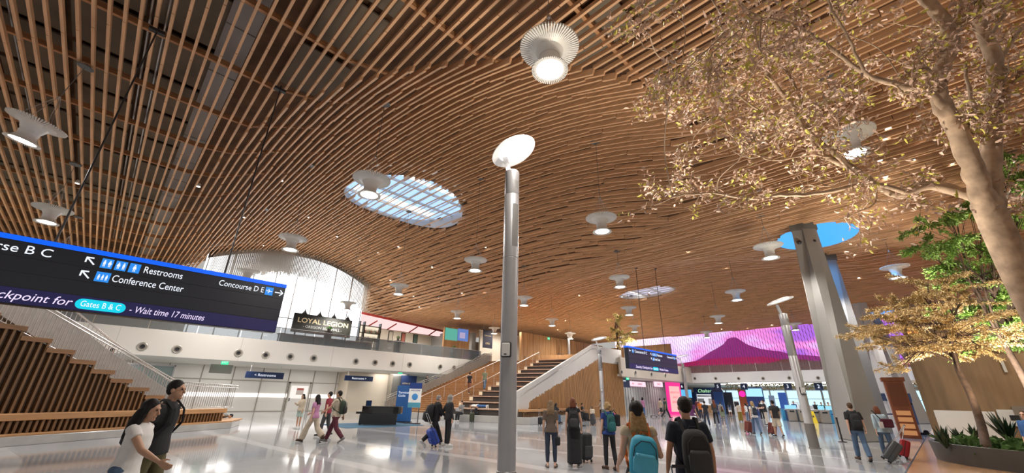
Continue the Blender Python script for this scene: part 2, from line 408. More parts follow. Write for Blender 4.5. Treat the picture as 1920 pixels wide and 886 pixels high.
# check-in hall: bright far end with counters wall, strip lights
struct(MB().box((84, -14, 0), (84.3, 40, 4.2)).obj('wall_check_in_far', mat('far_wall', (0.50, 0.40, 0.33), 0.6, noise=(0.3, 0.25))))
m = MB()
for y in (-3.5, -1.0, 1.5): m.box((83.9, y, 0.9), (84, y+2.2, 3.6))
for y in (4.0, 6.4, 8.8, 11.2, 13.6, 16.2, 18.6, 21.0, 23.4, 25.8, 28.2): m.box((83.9, y, 0.9), (84, y+2.1, 3.6))
w7 = struct(m.obj('window_7', glow('far_daylight', (0.45, 0.75, 0.95), 1.5)))
m = MB()
for y in (-3.5, -1.0, 1.5, 4.0, 6.4, 8.8, 11.2, 13.6, 15.8): m.box((83.8, y-0.15, 0.8), (83.95, y-0.02, 3.7))
m.box((83.8, -3.6, 2.3), (83.95, 30.4, 2.38)); struct(m.obj('window_frame', frame_m, w7))
st = MB()
for (x, y, l) in ((64.5, 3, 7.0), (64.5, 12, 9.0), (67.5, 5, 9.0), (67.5, 16, 7.5), (71, 2, 8), (71, 12.5, 9), (75, 4, 8.5), (75, 15, 8)): st.box((x, y, 4.10), (x+0.35, y+l, 4.16))
struct(st.obj('ceiling_strip_lights', strip_m))
# --- upper level on the left: arched window with hanging metal curtain
m = MB(); n = 28; xs = [5.0+17.6*q/n for q in range(n+1)]
m.add([(x, 50.9, 5.68) for x in xs]+[(x, 50.9, zc(x, 49.9)+0.6) for x in xs], [(q, q+1, n+2+q, n+1+q) for q in range(n)])
w8 = struct(m.obj('window_8', glow('bright_sky_window', (0.93, 0.97, 1.0), 2.6)))
m = MB()
for x in (5.2, 7.4, 9.6, 11.8, 14.0, 16.2, 18.4, 20.6, 22.4): m.tube([(x, 50.7, 5.68), (x, 50.7, zc(x, 49.9)+0.3)], 0.06, 6)
m.box((5, 50.6, 9.6), (22.6, 50.75, 9.7)); struct(m.obj('window_mullions', steel_m, w8))
m = MB(); m.add([(x, 50.0, zc(x, 49.9)+0.5) for x in xs]+[(x, 50.0, zc(x, 49.9)-0.35) for x in xs]+[(x, 50.15, zc(x, 49.9)+0.5) for x in xs]+[(x, 50.15, zc(x, 49.9)-0.35) for x in xs],
      [(q, q+1, n+2+q, n+1+q) for q in range(n)]+[(2*n+2+q, 2*n+3+q, 3*n+4+q, 3*n+3+q) for q in range(n)]+[(n+1+q, n+2+q, 3*n+4+q, 3*n+3+q) for q in range(n)])
struct(m.obj('trim_5', mat('arch_edge', (0.10, 0.085, 0.07), 0.6)))
m = MB(); x = 5.4; k = 0
while x < 22.4:
    lay = k % 4; yy = 49.88-0.35*lay; h = 2.5+0.8*(abs(x-13)/9)**1.5+0.6*random.random(); z1 = zc(x, yy)-0.05
    m.tube([(x, yy, z1), (x, yy, z1-h)], 0.028, 4); x += 0.042; k += 1
tag(m.obj('metal_curtain', mat('curtain_aluminium', (0.62, 0.60, 0.57), 0.4, 0.5)), 'shimmering curtain of hanging metal strands under the dark arch', 'curtain', kind='stuff')
struct(MB().box((-16, 50.9, 5.68), (5.0, 51.2, 13.4)).obj('wall_upper_left', offwhite_m))
# cream wall beyond the bar with the red framed skylight strip on top
struct(MB().box((22.6, 52.0, 5.68), (46, 52.3, 10.1)).obj('wall_upper_bar', offwhite_m))
m = MB().add([(22.6, 53.2, 10.0), (44, 53.2, 10.0), (44, 53.2, 10.9), (22.6, 53.2, 12.3)], [(0, 1, 2, 3)])
w9 = struct(m.obj('window_9', glow('pink_daylight', (1.0, 0.72, 0.70), 0.95)))
m = MB().beam((22.6, 53.0, 10.2), (44, 53.0, 10.2), 0.1, 0.22).beam((22.6, 53.0, 12.1), (44, 53.0, 10.8), 0.1, 0.3)
for x in (24.5, 27.5, 31, 34.5, 38): m.beam((x, 53.0, 10.2), (x+1.5, 53.0, 11.3), 0.1, 0.16)
struct(m.obj('window_frame', mat('red_steel', (0.55, 0.07, 0.06), 0.5), w9))
# grey ventilation hood block and end walls at the stair head
struct(MB().box((34.5, 47.0, 5.68), (36.0, 52, 9.9)).box((36.0, 47.0, 8.0), (39.0, 52, 10.6)).obj('wall_hood', mat('hood_panels', (0.46, 0.48, 0.50), 0.4, 0.3)))
struct(MB().box((39.0, 46.0, 5.68), (50.0, 46.3, 11.0)).obj('wall_upper_cream', offwhite_m))
# oak clad rooms on the upper level behind the central steps
m = MB()
x = 42.6
while x < 63.5:
    m.box((x, 41.0-0.03*(int(x*3) % 2), 5.68), (x+0.42, 41.4, 10.6)); x += 0.44
struct(m.obj('wall_oak_upper', oakwall_m))
m = MB(); y = 26.8
while y < 41:
    m.box((60.0-0.03*(int(y*3) % 2), y, 6.2), (60.3, y+0.42, 9.6)); y += 0.44
struct(m.obj('wall_oak_side', oakwall_m))
g = struct(MB().box((50.8, 40.85, 5.7), (54.8, 40.95, 8.2)).obj('window_10', mat('room_glass', (0.12, 0.13, 0.14), 0.1, spec=0.8)))
struct(MB().box((50.9, 40.82, 7.4), (54.7, 40.84, 7.6)).box((50.9, 40.82, 7.85), (53.7, 40.84, 8.1)).obj('window_reflection_panel', mat('reflection_white', (0.6, 0.58, 0.55), 0.5), g))  # pale strips painted on the glass in place of reflections
# --- the mountain mural on the end wall, with its wavy wire screen
MX = 64.0
def mp(x, y, dx=0.0): P = at_x(x, y, MX-dx); return (P.x, P.y, P.z)
def mural_sky():
    m = bpy.data.materials.new('mural_sky'); m.use_nodes = True; nt = m.node_tree; b = nt.nodes['Principled BSDF']; N = nt.nodes.new; L = nt.links.new
    tc = N('ShaderNodeTexCoord'); mp_ = N('ShaderNodeMapping'); mp_.inputs['Scale'].default_value = (1, 0.10, 0.35); ns = N('ShaderNodeTexNoise'); ns.inputs['Scale'].default_value = 1.3
    L(tc.outputs['Object'], mp_.inputs[0]); L(mp_.outputs[0], ns.inputs['Vector'])
    sp = N('ShaderNodeSeparateXYZ'); L(tc.outputs['Object'], sp.inputs[0])
    ma = N('ShaderNodeMapRange'); ma.inputs[1].default_value = 26; ma.inputs[2].default_value = 3; L(sp.outputs['Y'], ma.inputs[0])
    ad = N('ShaderNodeMath'); ad.operation = 'ADD'; L(ma.outputs[0], ad.inputs[0])
    mu = N('ShaderNodeMath'); mu.operation = 'MULTIPLY_ADD'; L(ns.outputs['Fac'], mu.inputs[0]); mu.inputs[1].default_value = 1.5; mu.inputs[2].default_value = -0.75; L(mu.outputs[0], ad.inputs[1])
    cr = N('ShaderNodeValToRGB'); e = cr.color_ramp.elements; e[0].position = 0.0; e[0].color = (0.95, 0.76, 0.97, 1); e[1].position = 1.0; e[1].color = (0.36, 0.12, 0.62, 1)
    for p, c in ((0.35, (0.92, 0.72, 0.97, 1)), (0.6, (0.68, 0.46, 0.92, 1)), (0.8, (0.78, 0.22, 0.62, 1))):
        q = e.new(p); q.color = c
    L(ad.outputs[0], cr.inputs[0]); b.inputs['Base Color'].default_value = (0, 0, 0, 1); L(cr.outputs[0], b.inputs['Emission Color']); b.inputs['Emission Strength'].default_value = 1.25
    return m
mural = thing('mountain_mural', 'long glowing pink and violet mountain picture wall above the white check-in fascia', 'mural', (MX, 12, 5.5))
def mobj(name, mb, mt): return mb.obj(name, mt, mural, off=(MX, 12, 5.5))
mb = MB().box((MX, -6, 5.5), (MX+0.2, 38.5, 11.4)); sky_o = mb.obj('sky_panel', mural_sky(), mural, off=(MX, 12, 5.5))
def layer(name, pts, dx, m_):
    n = len(pts); P = [mp(*p, dx) for p in pts]; base = [(p[0], p[1], 5.5) for p in P]
    mobj(name, MB().add(P+base+[(p[0]+0.04, p[1], p[2]) for p in P]+[(p[0]+0.04, p[1], p[2]) for p in base], [(i, i+1, n+i+1, n+i) for i in range(n-1)]+[(i, i+1, 2*n+i+1, 2*n+i) for i in range(n-1)]), m_)
layer('mountain', [(1170, 676), (1232, 680), (1290, 683), (1312, 672), (1330, 660), (1345, 652), (1356, 645), (1364, 635), (1372, 632), (1380, 632), (1390, 638), (1400, 645), (1412, 649), (1425, 653), (1440, 656), (1462, 658), (1480, 663), (1510, 665), (1540, 668), (1580, 671), (1650, 672), (1720, 672)], 0.05, glow('mountain_purple', (0.25, 0.022, 0.18), 1.0))
layer('ridge', [(1290, 687), (1315, 676), (1340, 672), (1360, 674), (1380, 672), (1420, 673), (1450, 676), (1480, 678), (1500, 684)], 0.10, glow('ridge_plum', (0.27, 0.02, 0.15), 1.0))
layer('foothill', [(1170, 684), (1260, 683), (1318, 674), (1350, 671), (1390, 669), (1430, 668), (1460, 672), (1500, 676), (1560, 680), (1660, 680), (1720, 682)], 0.15, glow('foothill_red', (0.33, 0.008, 0.085), 1.0))
layer('forest', [(1170, 690), (1330, 685), (1390, 683), (1440, 681), (1470, 672), (1500, 673), (1540, 677), (1590, 676), (1650, 679), (1720, 684)], 0.2, glow('forest_brown', (0.13, 0.045, 0.045), 1.0))
m = MB(); y = -5.5; k = 0
while y < 37:
    pts = [(MX-0.75+0.05*((k+q) % 2), y+0.035*((q % 2)*2-1)*(1 if k % 2 else -1), 5.55+q*0.42) for q in range(14)]
    for q in range(0, 13): m.beam(pts[q], pts[q+1], 0.10 if (q+k) % 2 else 0.018, 0.03)
    y += 0.32; k += 1
tag(m.obj('wire_screen', mat('screen_steel', (0.30, 0.24, 0.26), 0.4, 0.6)), 'wavy metal wire screen hanging in front of the mountain picture', 'screen', kind='stuff')
m = MB(); y = 4.6
while y < 24: m.box((BX+0.1, y, 5.5), (BX+0.14, y+2.9, 6.55)); y += 3.0
g = tag(m.obj('glass_balustrade', mat('clear_balustrade', (0.2, 0.2, 0.2), 0.04, alpha=0.22, spec=0.9)), 'clear glass railing along the check-in mezzanine below the mountain', 'railing')
m = MB(); y = 4.6
while y < 25: m.box((BX+0.08, y-0.08, 5.5), (BX+0.18, y-0.02, 6.58)); y += 3.0
m.obj('post', steel_m, g)
# --- right side: oak wall, upper gallery
struct(MB().box((31.0, -14, 0), (31.4, 0.75, 4.8)).obj('wall_right', mat('brown_oak_wall', (0.235, 0.145, 0.075), 0.45, wood=(2.5, 2.5, 0.35, 0.22))))
struct(MB().box((30.4, -14, 4.65), (40, 1.15, 5.15)).obj('trim_6', mat('gallery_oak', (0.34, 0.19, 0.085), 0.5, wood=(0.5, 5, 5, 0.2))))
struct(MB().box((31.4, -14, 5.1), (31.8, 0.6, 6.9)).obj('wall_right_upper', mat('gallery_dark_wall', (0.12, 0.075, 0.04), 0.6)))
struct(MB().box((41.0, -6.0, 0), (41.3, 0.9, 5.8)).obj('wall_right_corridor', grey_m))
m = MB()
for k in range(3): m.box((30.9, -2.55-k*0.9, 3.2-k*0.15), (31.0, -2.45-k*0.9, 3.75-k*0.15))
struct(m.obj('wall_right_slots', mat('slot_pale', (0.5, 0.47, 0.42), 0.5)))
# ---- columns: two chamfered shafts under each blue oval
def column(name, base, top, z1, m_):
    vs = [(b[0], b[1], 0) for b in base]+[(t[0], t[1], z1) for t in top]; n = len(base)
    o = MB().add(vs, [tuple(range(n))[::-1], tuple(range(n, 2*n))]+[(i, (i+1) % n, n+(i+1) % n, n+i) for i in range(n)]).obj(name, m_, bevel=0.05)
    o['kind'] = 'structure'; return o
colm = mat('column_paint', (0.31, 0.30, 0.285), 0.42, 0.25, noise=(0.8, 0.03))
cb = [(28.1, 4.3), (26.45, 3.2), (28.05, 2.35), (29.6, 2.6), (29.6, 4.0)]; ct = [(28.25, 3.95), (28.5, 3.38), (28.95, 2.8), (29.7, 3.1), (29.5, 3.9)]
c1 = column('column_1', cb, ct, 11.95, colm)
def collar(cols, z, t):
    cx = sum(p[0] for p in t)/5; cy = sum(p[1] for p in t)/5
    o = MB().prism([((p[0]-cx)*1.12+cx, (p[1]-cy)*1.12+cy) for p in t], lambda a, b: (a, b, z-0.05), lambda a, b: (a, b, z+0.55)).obj('column_collar', mat('collar_dark', (0.14, 0.13, 0.115), 0.7), cols); o['kind'] = 'structure'
collar(c1, 11.6, ct)
rv = MB()
for (yy, xx) in ((3.72, 28.25), (3.05, 28.65)): rv.ball((xx, yy, 10.75), 0.13, 10, 6)
struct(rv.obj('column_port', dark_m, c1))
sh = lambda pts, dx, dy, k=1.0: [((p[0]-28.5)*k+28.5+dx, (p[1]-3.4)*k+3.4+dy) for p in pts]
c2 = column('column_2', sh(cb, 8.0, 0.3), sh(ct, 7.6, 0.1), 11.9, colm); collar(c2, 11.55, sh(ct, 7.6, 0.1))
c3 = column('column_3', sh(cb, 29.6, 0.6), sh(ct, 26.2, 0.2), 11.6, mat('column_lit_pale', (0.55, 0.55, 0.56), 0.4, 0.2, noise=(0.8, 0.03)))  # paler copy of the column paint, its white light put into the colour
c4 = column('column_4', sh(cb, 31.9, -1.0), sh(ct, 31.0, -0.2), 11.5, colm)
lamp('SPOT', 'oval_skylight_light', (32.6, 3.2, 11.75), 1600, (0.10, 0.42, 1.0), (0, R_(-12), 0), 0.5, spot_size=R_(160), spot_blend=0.5)
lamp('SPOT', 'oval_skylight_light', (60.6, 2.6, 10.9), 1000, (0.10, 0.42, 1.0), (0, 0, 0), 0.5, spot_size=R_(160), spot_blend=0.5)
# light of the rooms below the mezzanines (their rows of downlights)
for x in (-8, 0, 8, 16, 24, 31): lamp('AREA', 'mezzanine_downlighting', (x, 42.3, 3.93), 190, (1.0, 0.97, 0.93), (0, 0, 0), 3.5)
for x in (50, 57): lamp('AREA', 'shop_downlighting', (x, 26.9, 4.12), 90, (1.0, 0.93, 0.84), (0, 0, 0), 2.0)
for y in (0, 8, 16, 23): lamp('AREA', 'check_in_lighting', (70, y, 4.09), 480, (1.0, 0.97, 0.92), (0, 0, 0), 4.0)
for (x, y) in ((10, 44.5), (20, 45.5), (29, 46), (42, 42), (50, 36), (54, 31), (44, 28)): lamp('SPOT', 'upper_level_lighting', (x, y, zc(x, y)-0.3), 1500, (1.0, 0.92, 0.82), (0, 0, 0), 0.15, spot_size=R_(150), spot_blend=0.5)  # the last spot is added to brighten the terrace tree
lamp('AREA', 'oak_wall_wash', (29.4, -4.5, 4.5), 30, (1.0, 0.82, 0.6), (0, R_(-25), 0), 2.0)
lamp('AREA', 'corridor_lighting', (37, -2.0, 5.6), 90, (1.0, 0.85, 0.65), (0, 0, 0), 2.0)
# ================================================================== PENDANTS, DOWNLIGHTS, LAMP POSTS, VENTS
pend_m = mat('pendant_aluminium', (0.80, 0.79, 0.76), 0.4, 0.15)
fin_m = mat('pendant_fin', (0.80, 0.79, 0.75), 0.45, 0.1)
lens_m = glow('pendant_lens', (1.0, 0.94, 0.84), 9.0)
def make_pendant():
    r = thing('pendant_lamp', 'x', 'pendant lamp', (0, 0, 10), 0, 'finned pendant lamps hung in rows from the slatted ceiling')
    f = MB()
    for k in range(64):
        a = 2*math.pi*k/64; c, s = math.cos(a), math.sin(a); t = 0.021
        prof = [(0.27, -0.22), (0.36, -0.03), (0.52, 0.055), (0.76, 0.085), (0.77, 0.13), (0.52, 0.11), (0.33, 0.03), (0.23, -0.18)]
        f.prism(prof, lambda p, z: (p*c-s*t, p*s+c*t, z), lambda p, z: (p*c+s*t, p*s-c*t, z))
    f.obj('crown_fins', fin_m, r)
    MB().lathe([(0.25, -0.30), (0.27, -0.16), (0.33, -0.02), (0.42, 0.045), (0.47, 0.06), (0.47, 0.075), (0.40, 0.06), (0.30, 0.01), (0.23, -0.16), (0.22, -0.30)], 32).obj('crown_dish', pend_m, r, smooth='auto')
    MB().lathe([(0.22, -0.28), (0.27, -0.30), (0.245, -0.40), (0.29, -0.52), (0.36, -0.60), (0.38, -0.61), (0.33, -0.56), (0.26, -0.45)], 32).obj('bell', pend_m, r, smooth='auto')
    g = MB()
    for k in range(56):
        a = 2*math.pi*k/56; c, s = math.cos(a), math.sin(a); t = 0.013
        g.prism([(0.36, -0.585), (0.46, -0.63), (0.46, -0.66), (0.35, -0.62)], lambda p, z: (p*c-s*t, p*s+c*t, z), lambda p, z: (p*c+s*t, p*s-c*t, z))
    g.obj('lower_fins', fin_m, r)
    MB().lathe([(0.02, -0.585), (0.33, -0.585), (0.345, -0.60), (0.32, -0.625), (0.02, -0.635)], 32).obj('lens', lens_m, r)
    MB().lathe([(0.325, -0.57), (0.40, -0.60), (0.405, -0.625), (0.345, -0.635), (0.33, -0.61)], 32).obj('lens_ring', pend_m, r, smooth='auto')
    w = MB()
    for k in range(6):
        a = 2*math.pi*k/6+0.3; w.tube([(0.5*math.cos(a), 0.5*math.sin(a), 0.12), (0.04*math.cos(a), 0.04*math.sin(a), 1.25)], 0.008, 5)
    w.tube([(0, 0, 1.2), (0, 0, 1.3)], 0.045, 8); w.obj('guy_wires', steel_m, r)
    return r
def pend_cord(r, h):
    MB().tube([(0, 0, 1.28), (0, 0, h)], 0.011, 6).lathe([(0.24, h-0.19), (0.25, h-0.15), (0.05, h-0.05)], 16).obj('cord', mat('cord_grey', (0.12, 0.12, 0.12), 0.5), r)
proto = make_pendant(); first = True
special = {(1, 1): 'large finned pendant lamp hanging top centre above the tall lamp post', (1, 3): 'finned pendant lamp hanging in front of the oval skylight',
           (0, 4): 'finned pendant lamp at the far left above the hanging sign', (0, 6): 'dim finned pendant lamp just above the blue edge of the hanging sign',
           (2, 2): 'finned pendant lamp hanging right of the near lamp post disc', (2, 0): 'finned pendant lamp glowing behind the big tree branches',
           (3, 1): 'finned pendant lamp just left of the big grey column', (2, 4): 'finned pendant lamp just left of the near lamp post shaft'}
rows = {}
for j in range(0, 7):
    for k in range(-1, 10):
        if (j+k) % 2: continue
        x, y = -3.8+9.85*j, 4.9*k; q = pix((x, y, 10))
        if q[2] < 0 or not (-60 < q[0] < 1960 and -20 < q[1] < 660): continue
        if (j >= 6 and k >= 6) or (j == 3 and k == 9): continue
        if (j == 5 and k >= 8) or (j == 1 and k == 9): continue
        rows.setdefault(j, []).append((q[2], x, y, k))
for j, L_ in rows.items():
    L_.sort()
    for n, (dd, x, y, k) in enumerate(L_):
        lab = special.get((j, k), 'small finned pendant lamp, %s of the %s hanging row from the left' % (ORD[n+1], nth(j+1)))
        if first: o = proto; o.location = (x, y, 10); o['label'] = lab; first = False
        else: o = dup(proto, (x, y, 10), label=lab)
        o.rotation_euler = (0, 0, random.random())
        if (j, k) == (0, 4): o.rotation_euler = (R_(8), R_(9), 0)
        lamp('SPOT', 'pendant_light', (x, y, 9.3), PENDANT_W, (1.0, 0.95, 0.88), (0, 0, 0), 0.3, spot_size=R_(165), spot_blend=0.5)
for o in [q for q in COL.objects if q.get('category') == 'pendant lamp']:
    pend_cord(o, zc(o.location.x, o.location.y)+0.1-10)
# ceiling downlights: short white cans below the slats
def ceil_hit(px_, py_):
    d = ray(px_, py_); t = 6.0
    while t < 110:
        P = CPOS+d*t
        if P.z > zc(P.x, P.y)-0.08: return P
        t += 0.05
    return None
can_m = mat('can_white', (0.8, 0.78, 0.74), 0.4)
dl = thing('ceiling_downlight', 'x', 'downlight', (0, 0, 0), 0, 'small round downlights in the slatted ceiling')
MB().lathe([(0.05, 0.2), (0.09, 0.18), (0.11, 0.0), (0.12, -0.02), (0.10, -0.03), (0.08, 0.0)], 14).obj('can', can_m, dl, smooth='auto')
MB().lathe([(0.02, -0.012), (0.09, -0.015), (0.02, -0.03)], 14).obj('lens', led_m, dl)
DPX = [(145, 343), (372, 349), (458, 407), (579, 407), (528, 338), (632, 443), (708, 473), (747, 462), (674, 488), (732, 525), (810, 500), (910, 463),
       (775, 555), (786, 575), (905, 545), (823, 558), (866, 549), (495, 460), (640, 545), (1086, 553), (1119, 563), (1078, 569), (1156, 552), (1166, 556), (1217, 548), (1721, 215), (1660, 258), (1650, 300), (1660, 331), (1712, 300),
       (1726, 258), (1785, 305), (1665, 240), (1400, 613), (1353, 616), (1447, 608), (1273, 622), (1236, 626), (1140, 634), (1060, 600), (1045, 617), (1560, 505), (1610, 520), (1290, 470), (1360, 500)]
hits = []
for q in DPX:
    P = ceil_hit(*q)
    if P is not None: hits.append((q[0], P))
hits.sort(key=lambda a: a[0])
for n, (xp, P) in enumerate(hits):
    lab = 'small round downlight in the slatted ceiling, %s counting from the left' % nth(n+1)
    if n == 0: o = dl; o.location = P; o['label'] = lab
    else: o = dup(dl, P, label=lab)
# round air vents along the mezzanine fronts
ring_m = mat('vent_ring', (0.50, 0.47, 0.42), 0.4, 0.3)
def make_vent():
    r = thing('round_vent', 'x', 'air vent', (0, 0, 0), 0, 'round air vents along the mezzanine fronts')
    Mx = Matrix.Rotation(R_(90), 3, 'X')      # opening faces -Y
    MB().lathe([(0.36, -0.01), (0.37, 0.05), (0.30, 0.09), (0.24, 0.05), (0.22, 0.0)], 28, M=Mx).obj('rim', ring_m, r, smooth='auto')
    MB().lathe([(0.27, 0.02), (0.26, 0.06), (0.17, 0.075), (0.16, 0.03)], 28, M=Mx).obj('inner_ring', mat('vent_inner', (0.22, 0.20, 0.17), 0.4, 0.3), r, smooth='auto')
    MB().lathe([(0.02, 0.03), (0.165, 0.035), (0.165, 0.05), (0.10, 0.04), (0.02, 0.035)], 24, M=Mx).obj('throat', dark_m, r)
    return r
vp_ = make_vent(); first = True
LV = [(267, 649), (332, 654), (447, 661), (498, 665), (544, 668), (588, 671), (667, 677), (703, 679), (736, 681), (768, 683), (825, 687), (851, 689)]
for n, q in enumerate(LV):
    P = at_y(q[0], q[1], BY); lab = 'round vent in the white mezzanine front, %s from the left along the sign side' % nth(n+1)
    if first: vp_.scale = (0.8, 0.8, 0.8); vp_.location = (P.x, BY, P.z); vp_['label'] = lab; first = False
    else: dup(vp_, (P.x, BY, P.z), label=lab)
for n, q in enumerate([(1165, 697), (1191, 698), (1221, 701), (1247, 703)]):
    P = at_y(q[0], q[1], RY); dup(vp_, (P.x, RY, P.z), label='round vent in the cream front above the shops, %s from the left' % nth(n+1))
for n, q in enumerate([(1303, 709), (1342, 709), (1385, 709), (1431, 709), (1480, 708), (1534, 708), (1655, 707)]):
    P = at_x(q[0], q[1], BX); dup(vp_, (BX, P.y, P.z), R_(-90), 'round vent in the white check-in front, %s from the left' % nth(n+1)).scale = (0.62, 0.62, 0.62)
# lamp posts with tilted luminous discs
post_m = mat('lamp_post_steel', (0.33, 0.325, 0.33), 0.4, 0.5, noise=(2, 0.05))
postdark_m = mat('lamp_post_base', (0.20, 0.185, 0.17), 0.45, 0.4)
def lamp_post(loc, h, d, disc, label, tilt=25, full=True, dark=0.9):
    r = thing('lamp_post', label, 'lamp post', loc, 0, 'lamp posts with tilted round reflector discs')
    MB().lathe([(d*0.52, dark), (d*0.5, dark+0.01), (d*0.5, h*0.66), (d*0.48, h*0.66+0.01), (d*0.5, h*0.66+0.02), (d*0.5, h*0.9), (d*0.485, h*0.9+0.01), (d*0.5, h*0.9+0.02), (d*0.5, h-0.02), (d*0.46, h)], 24).obj('shaft', post_m, r, smooth='auto')
    MB().lathe([(d*0.62, 0), (d*0.62, 0.03), (d*0.54, 0.05), (d*0.53, dark)], 24).obj('base', postdark_m, r, smooth='auto')
    v = Vector((-math.cos(HEAD), -math.sin(HEAD), 0)); rt = Vector((math.sin(HEAD), -math.cos(HEAD), 0))   # towards the viewer, right
    if full:
        b = MB()
        for (z0, z1) in ((h*0.925, h*0.955), (h*0.70, h*0.86)):
            n = 6; A0 = math.atan2(v.y, v.x)+R_(8)
            vs = [((d*0.505)*math.cos(A0+R_(52)*q/n), (d*0.505)*math.sin(A0+R_(52)*q/n), z) for z in (z0, z1) for q in range(n+1)]
            b.add(vs, [(q, q+1, n+2+q, n+1+q) for q in range(n)])
        b.obj('speaker_slots', mat('slot_grey', (0.13, 0.125, 0.12), 0.5), r)
    top = Vector((0, 0, h)); head = top + Vector((0, 0, disc*0.36)) - rt*disc*0.14
    MB().beam(top-Vector((0, 0, 0.2))-rt*d*0.1, head-rt*disc*0.02, d*0.16, d*0.34).obj('neck', steel_m, r)
    # disc: normal points down toward the viewer and right
    nrm = (Vector((0, 0, -1)) + v*0.06 + rt*0.44*(tilt/25)).normalized(); zc_ = -nrm; xa = zc_.orthogonal().normalized(); ya = zc_.cross(xa)
    Mx = Matrix((xa, ya, zc_)).transposed(); c = head + rt*disc*0.16 + Vector((0, 0, disc*0.16))
    rr = disc/2
    MB().lathe([(rr*0.1, rr*0.17), (rr*0.6, rr*0.13), (rr*0.97, 0.02), (rr, -0.01), (rr*0.985, -0.025), (rr*0.93, 0.0), (rr*0.5, rr*0.08), (rr*0.05, rr*0.1)], 48, c=c, M=Mx).obj('reflector_disc', mat('disc_white', (0.92, 0.92, 0.92), 0.35, emit=(1, 0.97, 0.93), estr=0.12), r, smooth=True)
    MB().lathe([(rr*0.02, rr*0.10-0.02), (rr*0.62, rr*0.065-0.02), (rr*0.66, rr*0.06-0.025), (rr*0.02, rr*0.07-0.03)], 40, c=c, M=Mx).obj('lit_centre', glow('disc_glow', (1, 0.97, 0.93), 1.5), r)
    if full:
        z0 = h*0.36 if h > 6.5 else h*0.40; a = v*0.96 - rt*0.28; a.normalize(); ct_ = a*(d*0.52)+Vector((0, 0, z0)); xx = a.cross(Vector((0, 0, 1)))
        Mb = Matrix((xx, a, Vector((0, 0, 1)))).transposed()
        bx = MB().cbox(ct_, (d*0.62, 0.10, d*0.86), Mb).obj('call_box', mat('box_black', (0.02, 0.02, 0.022), 0.4), r, bevel=0.03)
        MB().cbox(ct_+a*0.05, (d*0.50, 0.05, d*0.74), Mb).obj('cover', mat('box_white', (0.62, 0.61, 0.58), 0.4), bx, bevel=0.02)
        MB().cbox(ct_+a*0.078+Vector((0, 0, -d*0.27)), (d*0.16, 0.004, d*0.06), Mb).obj('mark', dark_m, bx)
    lamp('SPOT', 'lamp_post_light', Vector(loc)+c+nrm*0.15, POLE_W, (1, 0.96, 0.9), nrm.to_track_quat('-Z', 'Y').to_euler(), 0.3, spot_size=R_(120), spot_blend=0.6)
    return r
P = CPOS+ray(951, 800)*1; d_ = Vector((P.x, P.y, 0)).normalized(); L1 = d_*9.4
lamp_post((L1.x, L1.y, 0), 7.36, 0.385, 1.30, 'tall steel lamp post in the centre foreground, biggest of the posts', dark=0.25)
lamp_post((21.1, 4.07, 0), 5.35, 0.33, 1.12, 'slanted-looking lamp post left of the big grey column', tilt=15)
Q = gz(1132, 788); lamp_post((Q.x, Q.y, 0), 6.0, 0.34, 1.45, 'lamp post standing before the slatted side of the central steps', tilt=10)
Q = at_y(1066, 640, 38.5); lamp_post((Q.x, Q.y, 6.2), 4.4, 0.42, 1.1, 'lamp post up on the landing behind the central steps', full=False, tilt=10)
Q = at_y(1172, 660, 33.0); lamp_post((Q.x, Q.y, 6.2), 3.9, 0.40, 1.6, 'far lamp post behind the small terrace tree', full=False, tilt=10)
Q = gz(1293, 776); lamp_post((Q.x, Q.y, 0), 6.6, 0.40, 1.9, 'far lamp post left of the pink advert, before the check-in hall', full=False, tilt=10)
# ================================================================== STEPPED SEATING STAIRS
def frame(o, ang):
    c, s = math.cos(ang), math.sin(ang)
    return lambda a, b, z: (o[0]+a*c-b*s, o[1]+a*s+b*c, z)
def lbox(mb, a, b):
    return mb.box(a, b)
slat_wood = mat('slatted_side_shaded_oak', (0.185, 0.095, 0.036), 0.5, wood=(6, 6, 0.5, 0.28))  # oak with the left stair's shade put into its colour
gap_m = mat('slat_gap', (0.055, 0.033, 0.018), 0.85)
stone_m = mat('podium_stone', (0.40, 0.39, 0.37), 0.15, noise=(1.2, 0.12))
rail_m = mat('rail_steel', (0.50, 0.49, 0.47), 0.35, 0.75)
stringer_m = mat('grey_stringer', (0.30, 0.29, 0.27), 0.5, 0.3, noise=(4, 0.1))
# --- left stair (climbs to the left)
A1 = (-1.40, 20.36); AN1 = R_(36.5)
ls = thing('seating_stair', 'slatted oak seating stair with steel picket railing at the far left', 'stair', (A1[0], A1[1], 0), AN1)
pod = MB().prism([(-5.5, 0), (8.7, 0), (10.6, 1.2), (10.6, 9), (-5.5, 9)], lambda a, b: (a, b, 0), lambda a, b: (a, b, 0.27)); pod.obj('podium', stone_m, ls, bevel=0.015)
MB().prism([(-5.5, 0.05), (8.7, 0.05), (10.75, 1.2), (10.75, 1.9), (-5.5, 1.9)], lambda a, b: (a, b, 0.27), lambda a, b: (a, b, 0.33)).obj('podium_edge', oakstep_m, ls, bevel=0.01)
sz = lambda a: 3.27-0.375*(a+0.1)
bench = MB().box((-5.5, 0.32, 0.70), (8.55, 0.95, 0.90)); be = bench.obj('bench_seat', oakstep_m, ls, bevel=0.02)
m = MB(); a = -5.4
while a < 8.4: m.box((a, 0.40, 0.33), (a+0.075, 0.48, 0.70)); a += 0.17
m.obj('bench_slats', slat_wood, be)
MB().box((-5.5, 0.5, 0.33), (8.35, 0.9, 0.70)).obj('bench_back', gap_m, be)
steps = MB(); profile = []
k = -7
while True:
    a0 = -0.1+k*0.80; z = 3.27-0.30*k
    if z < 0.9: break
    steps.box((a0, 1.12, z-0.32), (a0+0.86, 4.6, z)); profile.append((a0, z)); k += 1
steps.obj('steps', oakstep_m, ls, bevel=0.008)
m = MB(); cap = MB()
